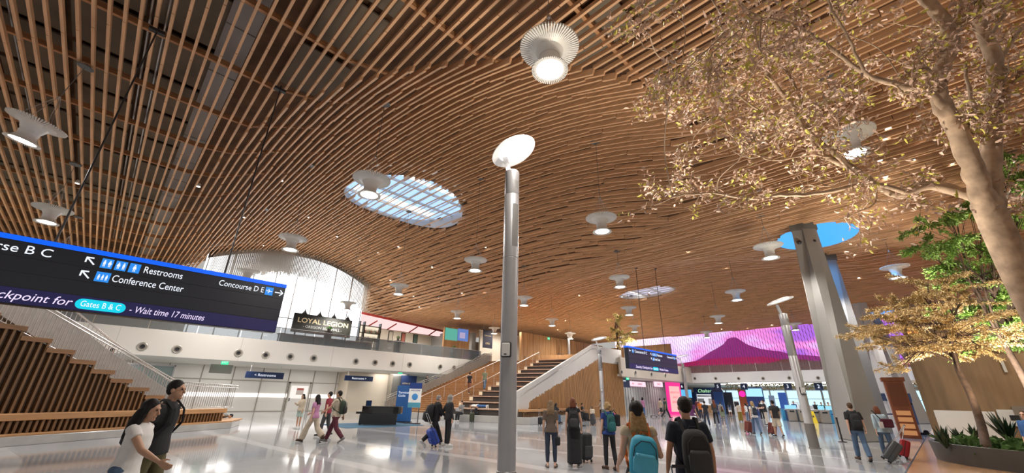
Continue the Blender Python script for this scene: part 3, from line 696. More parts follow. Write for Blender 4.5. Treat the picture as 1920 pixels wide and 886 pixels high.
for a0, z in profile:
    m.box((a0, 1.06, 0.5), (a0+0.80, 1.14, z-0.02)); cap.box((a0-0.02, 0.93, z-0.14), (a0+0.84, 1.14, z+0.01))
side = m.obj('side_wall', gap_m, ls); cap.obj('step_nosing', mat('nosing_shaded_oak', (0.24, 0.12, 0.05), 0.5, wood=(0.8, 6, 6, 0.2)), ls)  # nosing colour darkened too, for the unlit stair
m = MB(); a = -5.5
while a < 6.3:
    z = [zz for a0, zz in profile if a0 <= a][-1] if a >= profile[0][0] else 5
    m.box((a, 0.955, 0.9), (a+0.07, 1.06, z-0.1)); a += 0.205
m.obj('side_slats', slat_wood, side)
def railing(parent, pts, h, b, name='railing', pitch=0.125, mid=True, low=0.08):
    """pts: (a, z) along a line at constant b"""
    r = MB(); pk = MB(); L = []
    for (p, q) in zip(pts, pts[1:]):
        n = max(1, int(abs(q[0]-p[0])/pitch))
        for t in range(n):
            f = t/n; a = p[0]+(q[0]-p[0])*f; z = p[1]+(q[1]-p[1])*f; L.append((a, z))
        r.tube([(p[0], b, p[1]+h), (q[0], b, q[1]+h)], 0.025, 6)
        if mid: r.tube([(p[0], b-0.07, p[1]+h*0.86), (q[0], b-0.07, q[1]+h*0.86)], 0.02, 6)
        r.tube([(p[0], b, p[1]+low), (q[0], b, q[1]+low)], 0.015, 6)
    for a, z in L: pk.box((a-0.009, b-0.009, z-0.12), (a+0.009, b+0.009, z+h))
    o = r.obj(name, rail_m, parent); p_ = pk.obj('pickets', rail_m, o)
    return o
railing(ls, [(-5.5, sz(-5.5)+0.32), (6.0, 1.12), (9.6, 1.05)], 0.95, 1.0, low=-0.12)
MB().prism([(-1.5, 5.6), (2.5, 3.6), (5.5, 1.9), (8.4, 0.33), (10.0, 0.33), (9.9, 1.2), (9.5, 1.45), (5.5, 3.32), (2.5, 4.95), (-1.5, 7.1)], lambda a, z: (a, 4.6, z), lambda a, z: (a, 4.75, z)).obj('far_stringer', stringer_m, ls)
railing(ls, [(-0.5, 6.56), (2.5, 4.95), (5.5, 3.32), (9.5, 1.45)], 0.55, 4.8, 'far_railing', 0.2, True)
m = MB()
for q in range(22):
    a0 = -1.2+q*0.45; zz_ = 1.85-(a0+0.3-6.1)*0.53; m.box((a0, 4.85, max(0.27, zz_-0.5)), (a0+0.47, 6.2, max(0.3, zz_)))
m.obj('far_steps', stringer_m, ls)
MB().box((6.9, 3.1, 0.33), (8.7, 4.1, 0.88)).obj('seat_block', slat_wood, ls, bevel=0.02)
m = MB()
for (a0, a1, z) in ((-3.6, -2.2, 5.2), (-3.6, -2.2, 4.3)): pass
# dark panel with soft rectangular openings at the very left edge
lp = tag(MB().box((-0.6, 0, 0), (0.6, 0.12, 6.2)).obj('media_tower', mat('panel_taupe', (0.20, 0.18, 0.16), 0.5), bevel=0.03), 'tall taupe panel with rounded dark windows at the left edge behind the sign', 'panel')
t_ = 10.0
while True:
    pz = at_t(8, 600, t_); b_ = -(pz.x-A1[0])*math.sin(AN1)+(pz.y-A1[1])*math.cos(AN1)
    if b_ > 5.6: break
    t_ += 0.1
lp.location = (pz.x, pz.y, 0); lp.rotation_euler = (0, 0, AN1)
m = MB()
for z0 in (4.7, 3.75): m.box((-0.48, -0.02, z0), (0.42, 0.0, z0+0.75))
m.obj('window_inset', mat('inset_dark', (0.05, 0.045, 0.04), 0.3), lp, bevel=0.08)
# --- central stair (climbs away to the right)
A2 = (22.48, 21.18); AN2 = R_(15.6)
cs = thing('seating_stair', 'broad central seating stair with white sloping parapet and slatted oak side', 'stair', (A2[0], A2[1], 0), AN2)
parapet_m = mat('parapet_white', (0.55, 0.53, 0.50), 0.5, noise=(0.8, 0.04))
zt = lambda s: 2.0+0.303*(s+1.5); zl = lambda s: 1.75+0.262*(s-2.2)
MB().prism([(-1.3, 0.44), (-1.3, 2.05), (15.5, 7.15), (17.3, 7.17), (17.3, 5.55), (16.9, 5.52), (2.2, 1.75), (0.4, 1.0), (0.4, 0.3)], lambda a, z: (a, -0.04, z), lambda a, z: (a, 0.14, z)).obj('parapet', parapet_m, cs)
MB().tube([(-1.8, -0.12, 1.55), (15.3, -0.12, 6.75), (17.0, -0.12, 6.8)], 0.022, 6).obj('parapet_handrail', rail_m, cs)
MB().prism([(0.4, 0.3), (0.4, 1.0), (2.2, 1.75), (16.9, 5.52), (17.25, 5.5), (17.25, 0)], lambda a, z: (a, 0.0, z), lambda a, z: (a, 0.1, z)).obj('side_wall', gap_m, cs)
m = MB(); a = 0.5
while a < 17.2:
    m.box((a, -0.10, 0.0 if a > 8 else 0.95), (a+0.085, 0.0, max(1.0, zl(a)+0.02+0.16*random.random()))); a += 0.19
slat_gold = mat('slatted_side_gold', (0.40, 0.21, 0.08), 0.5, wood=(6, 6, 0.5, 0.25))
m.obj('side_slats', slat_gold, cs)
# short return wall on the right of the corner
cr = MB(); ret = MB(); par2 = MB()
c_, s__ = math.cos(-AN2), math.sin(-AN2)
L_ = 4.9
for k in range(26):
    a = k*0.19; x, y = 17.3+a*c_, 0+a*s__
    ret.cbox((x+0.05, y, 2.77), (0.085, 0.12, 5.55), Matrix.Rotation(-AN2, 3, 'Z'))
ret.obj('side_slats', slat_gold, cs)
Mr = Matrix.Rotation(-AN2, 3, 'Z')
par2.cbox((17.3+c_*L_/2, s__*L_/2, 6.33), (L_, 0.16, 1.66), Mr); par2.obj('parapet', parapet_m, cs)
cr.cbox((17.3+c_*L_/2, s__*L_/2+0.1, 2.75), (L_, 0.1, 5.5), Mr); cr.obj('side_wall', gap_m, cs)
b = MB().box((-1.2, -0.62, 0.75), (8.2, -0.06, 0.93)).obj('bench_seat', oakstep_m, cs, bevel=0.02)
m = MB(); a = -1.15
while a < 8.1: m.box((a, -0.5, 0.44), (a+0.07, -0.42, 0.72)); a += 0.17
m.obj('bench_slats', slat_wood, b)
MB().box((-1.2, -0.4, 0.44), (8.1, -0.1, 0.72)).obj('bench_back', gap_m, b)
MB().box((-1.35, -1.05, 0), (8.6, 13.4, 0.45)).obj('podium', stone_m, cs, bevel=0.015)
tr, nz = MB(), MB()
W1 = 6.2
for k in range(12):
    s0 = -1.0+1.385*k; z = 0.45+0.432*(k+1)
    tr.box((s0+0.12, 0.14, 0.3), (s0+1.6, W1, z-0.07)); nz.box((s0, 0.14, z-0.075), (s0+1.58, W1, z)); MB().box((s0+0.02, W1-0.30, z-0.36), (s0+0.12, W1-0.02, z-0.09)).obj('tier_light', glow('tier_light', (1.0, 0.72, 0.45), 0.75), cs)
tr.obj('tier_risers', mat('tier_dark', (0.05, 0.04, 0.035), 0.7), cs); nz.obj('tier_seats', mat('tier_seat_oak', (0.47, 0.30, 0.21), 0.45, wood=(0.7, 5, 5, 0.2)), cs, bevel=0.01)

st = MB(); ns = MB()
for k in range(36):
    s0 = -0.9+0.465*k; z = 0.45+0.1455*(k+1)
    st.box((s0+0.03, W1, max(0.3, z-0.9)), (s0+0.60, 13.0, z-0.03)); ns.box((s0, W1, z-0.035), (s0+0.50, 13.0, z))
st.box((15.0, 0.14, 5.2), (17.3, 13.0, 5.69)); st.obj('steps', mat('riser_shaded_oak', (0.30, 0.155, 0.065), 0.5, wood=(0.8, 6, 6, 0.2)), cs); ns.obj('treads', oakstep_m, cs)  # riser oak darkened in its colour to shade the steps
MB().prism([(17.0, 0.1), (40, 0.1-24*0), (40, 13), (17.0, 13)], lambda a, b: (a, b+0.0, 5.0), lambda a, b: (a, b, 5.66)).obj('landing', oakstep_m, cs)
railing(cs, [(-0.9, 0.45), (15.6, 5.69)], 1.15, 12.9, 'outer_railing', 0.16)
MB().prism([(-0.9, 0.45), (15.6, 5.6), (15.6, 6.5), (-0.9, 1.2)], lambda a, z: (a, 12.95, z), lambda a, z: (a, 13.02, z)).obj('railing_panel', stringer_m, cs)
hr = MB()
for w in (W1+0.05, W1+3.2):
    hr.tube([(-0.7, w, 1.55), (15.2, w, 6.55)], 0.022, 6)
    for q in range(0, 11): a = -0.7+q*1.59; hr.tube([(a, w, 0.5+0.3145*(a+0.7)), (a, w, 1.55+0.3145*(a+0.7))], 0.02, 6)
hr.tube([(1, 0.5, 2.0), (12, 0.5, 5.3)], 0.02, 6); hr.obj('handrails', rail_m, cs)
MB().box((16.4, 1.0, 5.66), (16.9, 9, 6.3)).obj('top_bench', oakwall_m, cs)
def cs_xy(a, b): return (A2[0]+a*math.cos(AN2)-b*math.sin(AN2), A2[1]+a*math.sin(AN2)+b*math.cos(AN2))
# escalator glimpsed left of the central stair: dark rubber handrail and side panel climbing to the mezzanine
es = thing('escalator', 'grey escalator side with black handrail climbing left of the central stair', 'escalator', (*cs_xy(2.3, 13.25), 0), AN2)
MB().prism([(-1.6, 0), (0.3, 0), (12.2, 5.2), (14, 5.2), (14, 5.7), (12, 5.7), (-0.2, 0.5), (-1.6, 0.5)], lambda a, z: (a, -0.1, z), lambda a, z: (a, 1.2, z)).obj('truss', stringer_m, es)
MB().prism([(-1.5, 0.5), (0, 0.55), (12, 5.75), (13.8, 5.75), (13.8, 6.5), (12, 6.5), (-0.3, 1.35), (-1.5, 1.35)], lambda a, z: (a, -0.06, z), lambda a, z: (a, -0.03, z)).obj('side_glass', glass_m, es)
MB().tube([(-1.6, -0.05, 0.8), (-1.75, -0.05, 1.1), (-1.5, -0.05, 1.4), (-0.3, -0.05, 1.4), (12, -0.05, 6.58), (13.8, -0.05, 6.6)], 0.045, 8).obj('handrail', dark_m, es, smooth=True)

def cs_xy(a, b): return (A2[0]+a*math.cos(AN2)-b*math.sin(AN2), A2[1]+a*math.sin(AN2)+b*math.cos(AN2))
def cs_lo(x, y): dx, dy = x-A2[0], y-A2[1]; return (dx*math.cos(AN2)+dy*math.sin(AN2), -dx*math.sin(AN2)+dy*math.cos(AN2))
def step_z(a): return 0.45 if a < -0.9 else min(5.69, 0.45+0.1455*(int((a+0.9)/0.465)+1))
def stair_hit(px_, py_):
    d = ray(px_, py_); t = 15.0
    while t < 70:
        P = CPOS+d*t; a, b = cs_lo(P.x, P.y)
        if a > -1.2 and P.z <= step_z(a): return (P.x, P.y, step_z(a))
        t += 0.03
# ================================================================== HANGING SIGNS, PUB LEVEL, KIOSKS
sign_m = mat('sign_face', (0.012, 0.014, 0.022), 0.25)
signrow_m = mat('sign_row', (0.018, 0.021, 0.035), 0.3)
blue_m = glow('sign_blue_trim', (0.0, 0.12, 0.95), 1.0)
tile_m = glow('sign_tile_blue', (0.02, 0.25, 0.80), 1.0)
purple_m = glow('sign_purple_text', (0.85, 0.72, 1.0), 1.0)
cyan_m = glow('sign_cyan_pill', (0.0, 0.62, 0.78), 1.0)
FX = (1, 0, 0)
def arrow(mb, cx, cz, s, ang, y):
    c, sn = math.cos(ang), math.sin(ang); t = 0.075*s
    def bar(p, q):
        P = (cx+s*(p[0]*c-p[1]*sn), y, cz+s*(p[0]*sn+p[1]*c)); Q_ = (cx+s*(q[0]*c-q[1]*sn), y, cz+s*(q[0]*sn+q[1]*c)); mb.beam(P, Q_, 0.006, 2*t*0.9, (Vector(Q_)-Vector(P)).cross(Vector((0, 1, 0))))
    bar((-0.5, 0), (0.47, 0)); bar((0.5, -0.03), (0.1, 0.38)); bar((0.5, 0.03), (0.1, -0.38))
def figure(mb, cx, cz, s, y, skirt=False):
    mb.box((cx-0.06*s, y-0.004, cz+0.27*s), (cx+0.06*s, y, cz+0.40*s))
    w = 0.17 if skirt else 0.12
    mb.add([(cx-0.10*s, y-0.003, cz+0.23*s), (cx+0.10*s, y-0.003, cz+0.23*s), (cx+w*s, y-0.003, cz-0.1*s), (cx-w*s, y-0.003, cz-0.1*s)], [(0, 1, 2, 3)])
    for d in (-0.06, 0.06): mb.box((cx+d*s-0.035*s, y-0.004, cz-0.4*s), (cx+d*s+0.035*s, y, cz-0.1*s))
def plane_icon(mb, cx, cz, s, y):
    mb.beam((cx-0.36*s, y-0.003, cz), (cx+0.38*s, y-0.003, cz), 0.004, 0.10*s)
    mb.beam((cx+0.06*s, y-0.003, cz), (cx-0.14*s, y-0.003, cz+0.32*s), 0.004, 0.09*s, (1, 0, 0.6)); mb.beam((cx+0.06*s, y-0.003, cz), (cx-0.14*s, y-0.003, cz-0.32*s), 0.004, 0.09*s, (1, 0, -0.6))
    mb.beam((cx-0.3*s, y-0.003, cz), (cx-0.4*s, y-0.003, cz+0.16*s), 0.004, 0.07*s, (1, 0, 0.6))
def hanging_sign(loc, label, second, wait, gate):
    """origin: bottom right corner of the face, x to the right, face towards -y"""
    r = thing('hanging_sign', label, 'sign', loc)
    Ls, Hs = 8.4, 1.62
    MB().box((-Ls, 0, 0), (0, 0.3, Hs)).obj('panel', sign_m, r, bevel=0.015)
    MB().box((-Ls-0.01, -0.012, Hs-0.11), (0.01, 0.31, Hs+0.012)).obj('top_trim', blue_m, r)
    rw = MB()
    for z0, z1 in ((1.13, 1.49), (0.76, 1.115), (0.40, 0.745)): rw.box((-Ls+0.02, -0.008, z0), (-0.02, 0, z1))
    rw.obj('row_panels', signrow_m, r)
    MB().box((-Ls+0.02, -0.010, 0.02), (-0.02, 0, 0.385)).obj('wait_time_screen', mat('screen_navy', (0.008, 0.007, 0.05), 0.3, emit=(0.01, 0.008, 0.06), estr=0.6), r)
    T = lambda body, x, z, s, m_, **k: text(body, s, m_, r, face_mat((x, -0.013, z), FX), **k)
    z1, z2, z4 = 1.31, 0.94, 0.195
    T('Concourse B C', -7.4, z1, 0.30, letter_m, width=1.93); T('Restrooms', -3.69, z1, 0.27, letter_m, width=0.87); T(second, -4.24, z2, 0.27, letter_m, width=1.54 if len(second) > 12 else 0.95); T('Concourse D E', -1.90, z1, 0.25, letter_m, width=1.25)
    T(wait, -7.42, z4, 0.28, purple_m, shear=0.2, width=2.65); T('- Wait time 17 minutes', -3.68, z4, 0.25, purple_m, shear=0.2, width=1.68)
    pill = MB(); n = 10; hw, hh = 0.35, 0.13
    pts = [(hw+hh*math.cos(R_(-90+180*q/n)), hh*math.sin(R_(-90+180*q/n))) for q in range(n+1)]+[(-hw+hh*math.cos(R_(90+180*q/n)), hh*math.sin(R_(90+180*q/n))) for q in range(n+1)]
    pill.prism(pts, lambda a, z: (a-4.23, -0.012, z+z4), lambda a, z: (a-4.23, -0.020, z+z4)); pill.obj('gate_pill', cyan_m, r)
    T(gate, -4.23, z4, 0.21, letter_m, align='CENTER', ext=0.011, width=0.76)
    
    for (ax, az, an) in ((-4.76, z1, R_(135)), (-4.75, z2, R_(135)), (-0.18, z1, 0), (-8.1, z1, R_(180))): q_ = MB(); arrow(q_, ax, az, 0.25, an, -0.012); q_.obj('arrow', letter_m, r)
    for k in range(3):
        x = -4.44+0.28*k; fg = MB(); tl = MB().box((x-0.115, -0.014, z1-0.13), (x+0.115, -0.008, z1+0.13)).obj('pictogram_tile', tile_m, r)
        if k < 2: figure(fg, x-0.05, z1, 0.22, -0.015, k == 1); figure(fg, x+0.055, z1, 0.22, -0.015, k == 0)
        else: figure(fg, x, z1, 0.24, -0.015, True)
        fg.obj('pictogram', letter_m, tl)
    for (x, z, w) in ((-4.42, z2, 0.14), (-0.48, z1, 0.115), (-7.66, z1, 0.13)):
        tl = MB().box((x-w, -0.014, z-0.13), (x+w, -0.008, z+0.13)).obj('pictogram_tile', tile_m, r); fg = MB()
        if z == z2:
            for d in (-0.075, 0, 0.075): figure(fg, x+d, z2-0.01, 0.18, -0.016)
        else: plane_icon(fg, x, z, 0.22, -0.016)
        fg.obj('pictogram', letter_m, tl)
    rod = MB()
    for x in (-5.52, -1.80): rod.tube([(x, 0.15, Hs), (x, 0.15, zc(loc[0]+x, loc[1])-loc[2])], 0.024, 8).box((x-0.2, 0.07, zc(loc[0]+x, loc[1])-0.25-loc[2]), (x+0.2, 0.23, zc(loc[0]+x, loc[1])-0.15-loc[2]))
    rod.obj('hanging_rods', mat('rod_black', (0.02, 0.02, 0.022), 0.4), r)
    return r
hanging_sign((3.86, 15.0, 3.50), 'large dark hanging direction sign with blue top edge at the left', 'Conference Center', 'Security Checkpoint for', 'Gates B & C')
hanging_sign((36.4, 15.8, 3.83), 'distant dark hanging direction sign before the pink mountain wall', 'Food Court', 'Security Checkpoint for', 'Gates D & E')
# small navy boards under the mezzanine
def board(loc, w, h, body, label, rz=0.0, ts=0.6, face=navy_m):
    r = thing('hanging_board', label, 'sign', loc, rz, 'navy boards hanging under the mezzanine')
    MB().box((-w/2, -0.06, -h/2), (w/2, 0.06, h/2)).obj('panel', face, r, bevel=0.01)
    text(body, h*ts, letter_m, r, face_mat((0, -0.066, 0), FX), align='CENTER')
    rd = MB()
    for x in (-w*0.4, w*0.4): rd.tube([(x, 0, h/2), (x, 0, 3.97-loc[2])], 0.02, 6)
    rd.obj('hanging_rods', steel_m, r); return r
def bd(px0, px1, py, Y, h, body, label, **k):
    a, b = at_y(px0, py, Y), at_y(px1, py, Y); return board(((a.x+b.x)/2, Y, a.z*0.5+b.z*0.5), abs(b.x-a.x), h, body, label, **k)
bd(460, 532, 703, 42.5, 0.55, '< Restrooms', 'navy restrooms board hanging left of the white door')
bd(646, 699, 709, 43.0, 0.5, 'Restrooms >', 'navy restrooms board hanging above the right white door')
bd(815, 843, 707, 44.5, 0.45, 'Gates >', 'small navy gates board on the pale wall beside the central stair')
q = at_y(415, 691, 40.2)
tag(MB().box((-0.75, 0, -0.33), (0.75, 0.15, 0.33)).tube([(0, 0.07, 0.3), (0, 0.07, 3.95-q.z)], 0.03, 6).obj('hanging_monitor', mat('monitor_back', (0.33, 0.32, 0.29), 0.5), bevel=0.02), 'blank grey monitor back hanging below the mezzanine near the exit sign', 'monitor').location = q
def exit_sign(P, label, w=0.5, rz=0.0):
    r = thing('exit_sign', label, 'exit sign', P, rz, 'green exit signs')
    MB().box((-w/2, 0, -0.16), (w/2, 0.06, 0.16)).obj('plate', exit_m, r); text('EXIT', 0.2, letter_m, r, face_mat((0, -0.006, 0), FX), align='CENTER')
exit_sign(at_y(422, 679, 39.8), 'small green exit sign under the mezzanine above the grey monitor')
exit_sign(at_y(751, 697, 40.5), 'small green exit sign above the tall navy wall banner')
exit_sign(at_y(1029, 634, 40.905), 'green exit light high on the oak wall above the central stair', 0.5)
# navy banners and stands near the piano
gold_m = mat('gold_letter', (0.62, 0.50, 0.30), 0.5, emit=(0.5, 0.4, 0.25), estr=0.25)
paper_m = mat('poster_white', (0.78, 0.78, 0.76), 0.6)
q0, q1 = at_y(747, 700, 42.9), at_y(775, 796, 42.9)
bn = tag(MB().box((0, 0, 0), (2.0, 0.08, 3.7)).obj('wall_banner', mat('banner_navy', (0.012, 0.03, 0.11), 0.6)), 'tall navy banner with gold lettering behind the piano', 'banner')
bn.location = (at_y(747, 760, 42.9).x, 42.9, 0.1)
text('LOYAL LEGION', 0.24, gold_m, bn, face_mat((1.0, -0.01, 2.85), FX), align='CENTER'); text('BEER HALL\nRESTAURANT', 0.2, gold_m, bn, face_mat((1.0, -0.01, 1.9), FX), align='CENTER')
MB().prism([(0.3, 0.75), (0.45, 0.6), (0.95, 1.1), (0.8, 1.25)], lambda a, z: (a, -0.01, z), lambda a, z: (a, -0.004, z)).obj('arrow_mark', mat('banner_ochre', (0.5, 0.36, 0.10), 0.6), bn)
k1 = gz(772, 793); kd = tag(MB().box((-0.55, -0.05, 0.05), (0.55, 0.05, 2.3)).obj('directory_stand', mat('stand_blue', (0.02, 0.10, 0.30), 0.4), bevel=0.01), 'tall blue directory stand behind the white poster stand', 'stand')
kd.location = (k1.x, k1.y+1.2, 0); kd.rotation_euler = (0, 0, R_(-38))
MB().box((-0.6, -0.3, 0), (0.6, 0.3, 0.05)).obj('base', dark_m, kd); text('Terminal\nGuide', 0.2, letter_m, kd, face_mat((-0.45, -0.056, 1.75), FX))
ps = thing('poster_stand', 'white and blue poster on a black stand right of the piano', 'stand', (k1.x-0.15, k1.y-0.3, 0), R_(-38))
MB().box((-0.4, -0.03, 0.95), (0.4, 0.03, 2.15)).obj('poster', paper_m, ps); MB().tube([(0.32, 0.03, 0), (0.32, 0.03, 2.1)], 0.03, 6).obj('post', dark_m, ps)
MB().box((-0.5, -0.25, 0), (0.5, 0.25, 0.04)).obj('base', dark_m, ps); MB().box((-0.4, -0.04, 2.1), (0.4, 0.04, 2.45)).obj('header', mat('header_blue', (0.01, 0.04, 0.2), 0.4), ps)
MB().ball((0, -0.04, 1.6), (0.2, 0.01, 0.2)).obj('blue_logo', mat('logo_blue', (0.05, 0.25, 0.6), 0.5), ps); MB().box((-0.4, -0.035, 0.95), (0.4, -0.03, 1.25)).obj('blue_band', mat('band_blue', (0.08, 0.3, 0.42), 0.5), ps)
text('WELCOME', 0.13, mat('ink_blue', (0.02, 0.05, 0.25), 0.5), ps, face_mat((0, -0.036, 1.98), FX), align='CENTER')
# grand piano on a blue rug with its bench
pp_ = gz(722, 797); black_m = mat('piano_black', (0.006, 0.006, 0.007), 0.08, coat=0.6)
tag(MB().box((-2.4, -1.9, 0), (2.4, 1.9, 0.012)).obj('rug', mat('rug_blue', (0.03, 0.10, 0.17), 0.9, noise=(6, 0.2))), 'dark blue rug under the black grand piano', 'rug').location = (pp_.x-0.4, pp_.y+0.8, 0)
pf = thing('grand_piano', 'black grand piano on the blue rug', 'piano', (pp_.x, pp_.y+0.7, 0.012), R_(-48))
case = [(-0.9, -0.75), (-0.9, 0.75), (-0.5, 0.75), (0.35, 0.74), (0.8, 0.62), (1.15, 0.42), (1.3, 0.1), (1.35, -0.35), (1.25, -0.62), (1.0, -0.75)]
MB().prism(case, lambda a, b: (a, b, 0.62), lambda a, b: (a, b, 1.0)).obj('case', black_m, pf, bevel=0.02)
MB().prism(case, lambda a, b: (a, b-0.02, 1.0), lambda a, b: (a*1.01, b*1.01, 1.035)).obj('lid', mat('lid_gloss', (0.05, 0.052, 0.055), 0.06, spec=0.9), pf)
MB().box((-1.25, -0.72, 0.6), (-0.9, 0.72, 0.72)).obj('key_bed', black_m, pf); MB().box((-1.2, -0.6, 0.72), (-0.98, 0.6, 0.74)).obj('keys', mat('ivory', (0.7, 0.68, 0.6), 0.3), pf)
MB().box((-0.85, -0.42, 1.03), (-0.82, 0.42, 1.33)).obj('music_desk', black_m, pf)
for (a, b) in ((-0.95, -0.6), (-0.95, 0.6), (1.0, -0.1)): MB().lathe([(0.05, 0.06), (0.06, 0.2), (0.085, 0.45), (0.09, 0.62)], 10, c=(a, b, 0)).lathe([(0.03, 0), (0.045, 0.03), (0.03, 0.06)], 8, c=(a, b, 0)).obj('leg', black_m, pf)
MB().box((-0.75, -0.12, 0.1), (-0.65, 0.12, 0.62)).obj('pedal_lyre', black_m, pf)
sk = MB().box((-0.9, -0.78, 0.05), (1.2, -0.76, 0.62)).obj('front_apron', mat('apron_black', (0.008, 0.008, 0.01), 0.5), pf)
bq = gz(682, 795); pb = thing('piano_bench', 'brown padded bench left of the grand piano', 'bench', (bq.x, bq.y, 0.012), R_(-48))
MB().box((-0.2, -0.4, 0.40), (0.2, 0.4, 0.52)).obj('seat', mat('bench_brown', (0.07, 0.045, 0.035), 0.5), pb, bevel=0.03)
for a in (-0.16, 0.16):
    for b in (-0.35, 0.35): MB().box((a-0.025, b-0.025, 0), (a+0.025, b+0.025, 0.41)).obj('leg', dark_m, pb)
# ---- the bar on the upper level
s0, s1 = at_y(547, 613, 41.0), at_y(663, 590, 41.0)
Wd = s1.x-s0.x; Ht = 1.75
pub = thing('pub_sign', 'large dark beer hall sign with gold letters on the upper level', 'sign', (s0.x, 41.0, 7.0), 0)
pubm = mat('pub_sign_dark', (0.022, 0.022, 0.018), 0.5, noise=(2, 0.3))
MB().box((0, 0, 0), (Wd, 0.25, Ht)).obj('board', pubm, pub, bevel=0.02)
for k in range(4):
    x = Wd*(0.16+0.25*k); MB().lathe([(0.27, Ht), (0.24, Ht+0.05), (0.05, Ht+0.32), (0.03, Ht+0.5)], 10, c=(x, 0.1, 0)).obj('sign_lamp', dark_m, pub)
text('LOYAL LEGION', 0.62, gold_m, pub, face_mat((Wd/2, -0.012, Ht*0.64), FX), align='CENTER', width=Wd*0.86, bold=0.006, ext=0.02)
text('- OREGON BEER HALL -', 0.34, mat('silver_letter', (0.45, 0.46, 0.44), 0.5, emit=(0.4, 0.4, 0.38), estr=0.2), pub, face_mat((Wd/2, -0.012, Ht*0.33), FX), align='CENTER', width=Wd*0.66, ext=0.02)
MB().box((0, -0.02, 0.08), (Wd, 0, 0.13)).obj('copper_line', mat('copper', (0.35, 0.16, 0.06), 0.4, 0.6), pub)
for x in (0.4, Wd-0.4): MB().box((x-0.06, 0.08, -1.33), (x+0.06, 0.2, 0.02)).obj('post', dark_m, pub)
bar = tag(MB().box((0, 0, 0), (Wd+3.5, 0.7, 1.15)).obj('bar_counter', mat('bar_dark', (0.05, 0.045, 0.04), 0.5)), 'dark bar counter behind the glass below the pub sign', 'counter'); bar.location = (s0.x-0.5, 42.2, 5.685)
MB().box((-0.1, -0.1, 1.15), (Wd+3.6, 0.8, 1.21)).obj('counter_top', oakstep_m, bar)
# lit shelf of bottles
r0, r1 = at_y(672, 630, 44.0), at_y(716, 600, 44.0)
rk = thing('bottle_rack', 'black open rack of lit bottles right of the pub sign', 'rack', (r0.x, 44.0, 5.68)); RWd = r1.x-r0.x; RH = 3.7
for x in (0, RWd*0.22, RWd): MB().box((x-0.05, -0.05, 0), (x+0.05, 0.45, RH)).obj('upright', dark_m, rk)
for z in (0.9, 1.65, 2.45, 3.25): MB().box((0, -0.05, z), (RWd, 0.45, z+0.045)).obj('shelf', mat('rack_shelf', (0.06, 0.05, 0.045), 0.5), rk)
MB().box((0, 0.42, 1.7), (RWd, 0.45, 3.3)).obj('back_glow', glow('shelf_glow', (1.0, 0.85, 0.65), 0.9), rk)
bc = [(0.55, 0.28, 0.10), (0.10, 0.20, 0.08), (0.75, 0.72, 0.65), (0.35, 0.10, 0.06), (0.6, 0.5, 0.25)]
bm_ = [mat('bottle_glass_%d' % i, c, 0.15) for i, c in enumerate(bc)]
bproto = []
for i_ in range(5):
    o = MB().lathe([(0.06, 0), (0.065, 0.03), (0.065, 0.26), (0.025, 0.36), (0.022, 0.46), (0.028, 0.47)], 8).obj('bottle', bm_[i_], smooth='auto'); tag(o, 'bottle on the lit rack right of the pub sign', 'bottle', 'bottles on the lit bar rack'); bproto.append(o)
used = set(); n_ = 0
for si, z in enumerate((1.70, 2.50)):
    for k in range(12):
        i_ = (k*7+si*3) % 5; x = r0.x+RWd*0.26+k*RWd*0.70/12+0.06
        o = bproto[i_] if i_ not in used else bproto[i_].copy()
        if i_ in used: COL.objects.link(o)
        used.add(i_); o.location = (x, 44.18, 5.68+z); n_ += 1
        o['label'] = '%s bottle on the %s shelf of the lit rack, %s from the left' % (['amber', 'green', 'pale', 'dark red', 'straw coloured'][i_], ['lower', 'upper'][si], nth(k+1))
# framed pictures, screens and banner on the cream wall
for k, (a, b, c, d, desc) in enumerate(((727, 738, 621, 640, 'pale framed picture'), (751, 761, 624, 643, 'reddish framed picture'), (774, 784, 627, 642, 'dark framed picture'))):
    P, Q_ = at_y(a, d, 51.9), at_y(b, c, 51.9)
    fr = tag(MB().box((P.x, 51.9, min(P.z, Q_.z)), (Q_.x, 52.0, max(P.z, Q_.z))).obj('framed_picture', dark_m), desc+' on the cream wall of the bar, '+['left', 'middle', 'right'][k]+' of three', 'picture', 'framed pictures on the bar wall')
    MB().box((P.x+0.08, 51.88, min(P.z, Q_.z)+0.08), (Q_.x-0.08, 51.9, max(P.z, Q_.z)-0.08)).obj('print', mat('print_%d' % k, [(0.6, 0.57, 0.5), (0.45, 0.15, 0.12), (0.1, 0.16, 0.14)][k], 0.6), fr)
P, Q_ = at_y(831, 652, 46.0), at_y(881, 620, 46.0)
tvw = thing('screen_wall', 'wooden stand wall carrying two television screens on the upper level', 'screen wall', (P.x, 46.0, 5.68)); tw = Q_.x-P.x; th_ = Q_.z-5.68+0.2
MB().box((0, 0, 0), (tw, 0.3, th_)).obj('panel', oakwall_m, tvw)
MB().box((0.12, -0.08, th_-1.85), (tw*0.5-0.05, 0, th_-0.25)).obj('screen', glow('green_pitch_screen', (0.10, 0.42, 0.33), 0.9), tvw)
sc2 = MB().box((tw*0.5+0.05, -0.08, th_-1.75), (tw*0.93, 0, th_-0.1)).obj('screen', glow('blue_screen', (0.12, 0.22, 0.55), 0.9), tvw)
MB().box((tw*0.58, -0.1, th_-1.4), (tw*0.8, -0.085, th_-0.6)).obj('picture_patch', glow('screen_patch', (0.5, 0.42, 0.62), 0.8), sc2)
P, Q_ = at_y(905, 651, 44.0), at_y(924, 620, 44.0)
ob = tag(MB().box((0, 0, 0), (Q_.x-P.x, 0.06, Q_.z-P.z)).obj('open_banner', mat('open_navy', (0.02, 0.025, 0.055), 0.6)), 'dark hanging banner reading open beside the lamp post', 'banner'); ob.location = (P.x, 44.0, P.z)
bw = Q_.x-P.x; bh = Q_.z-P.z
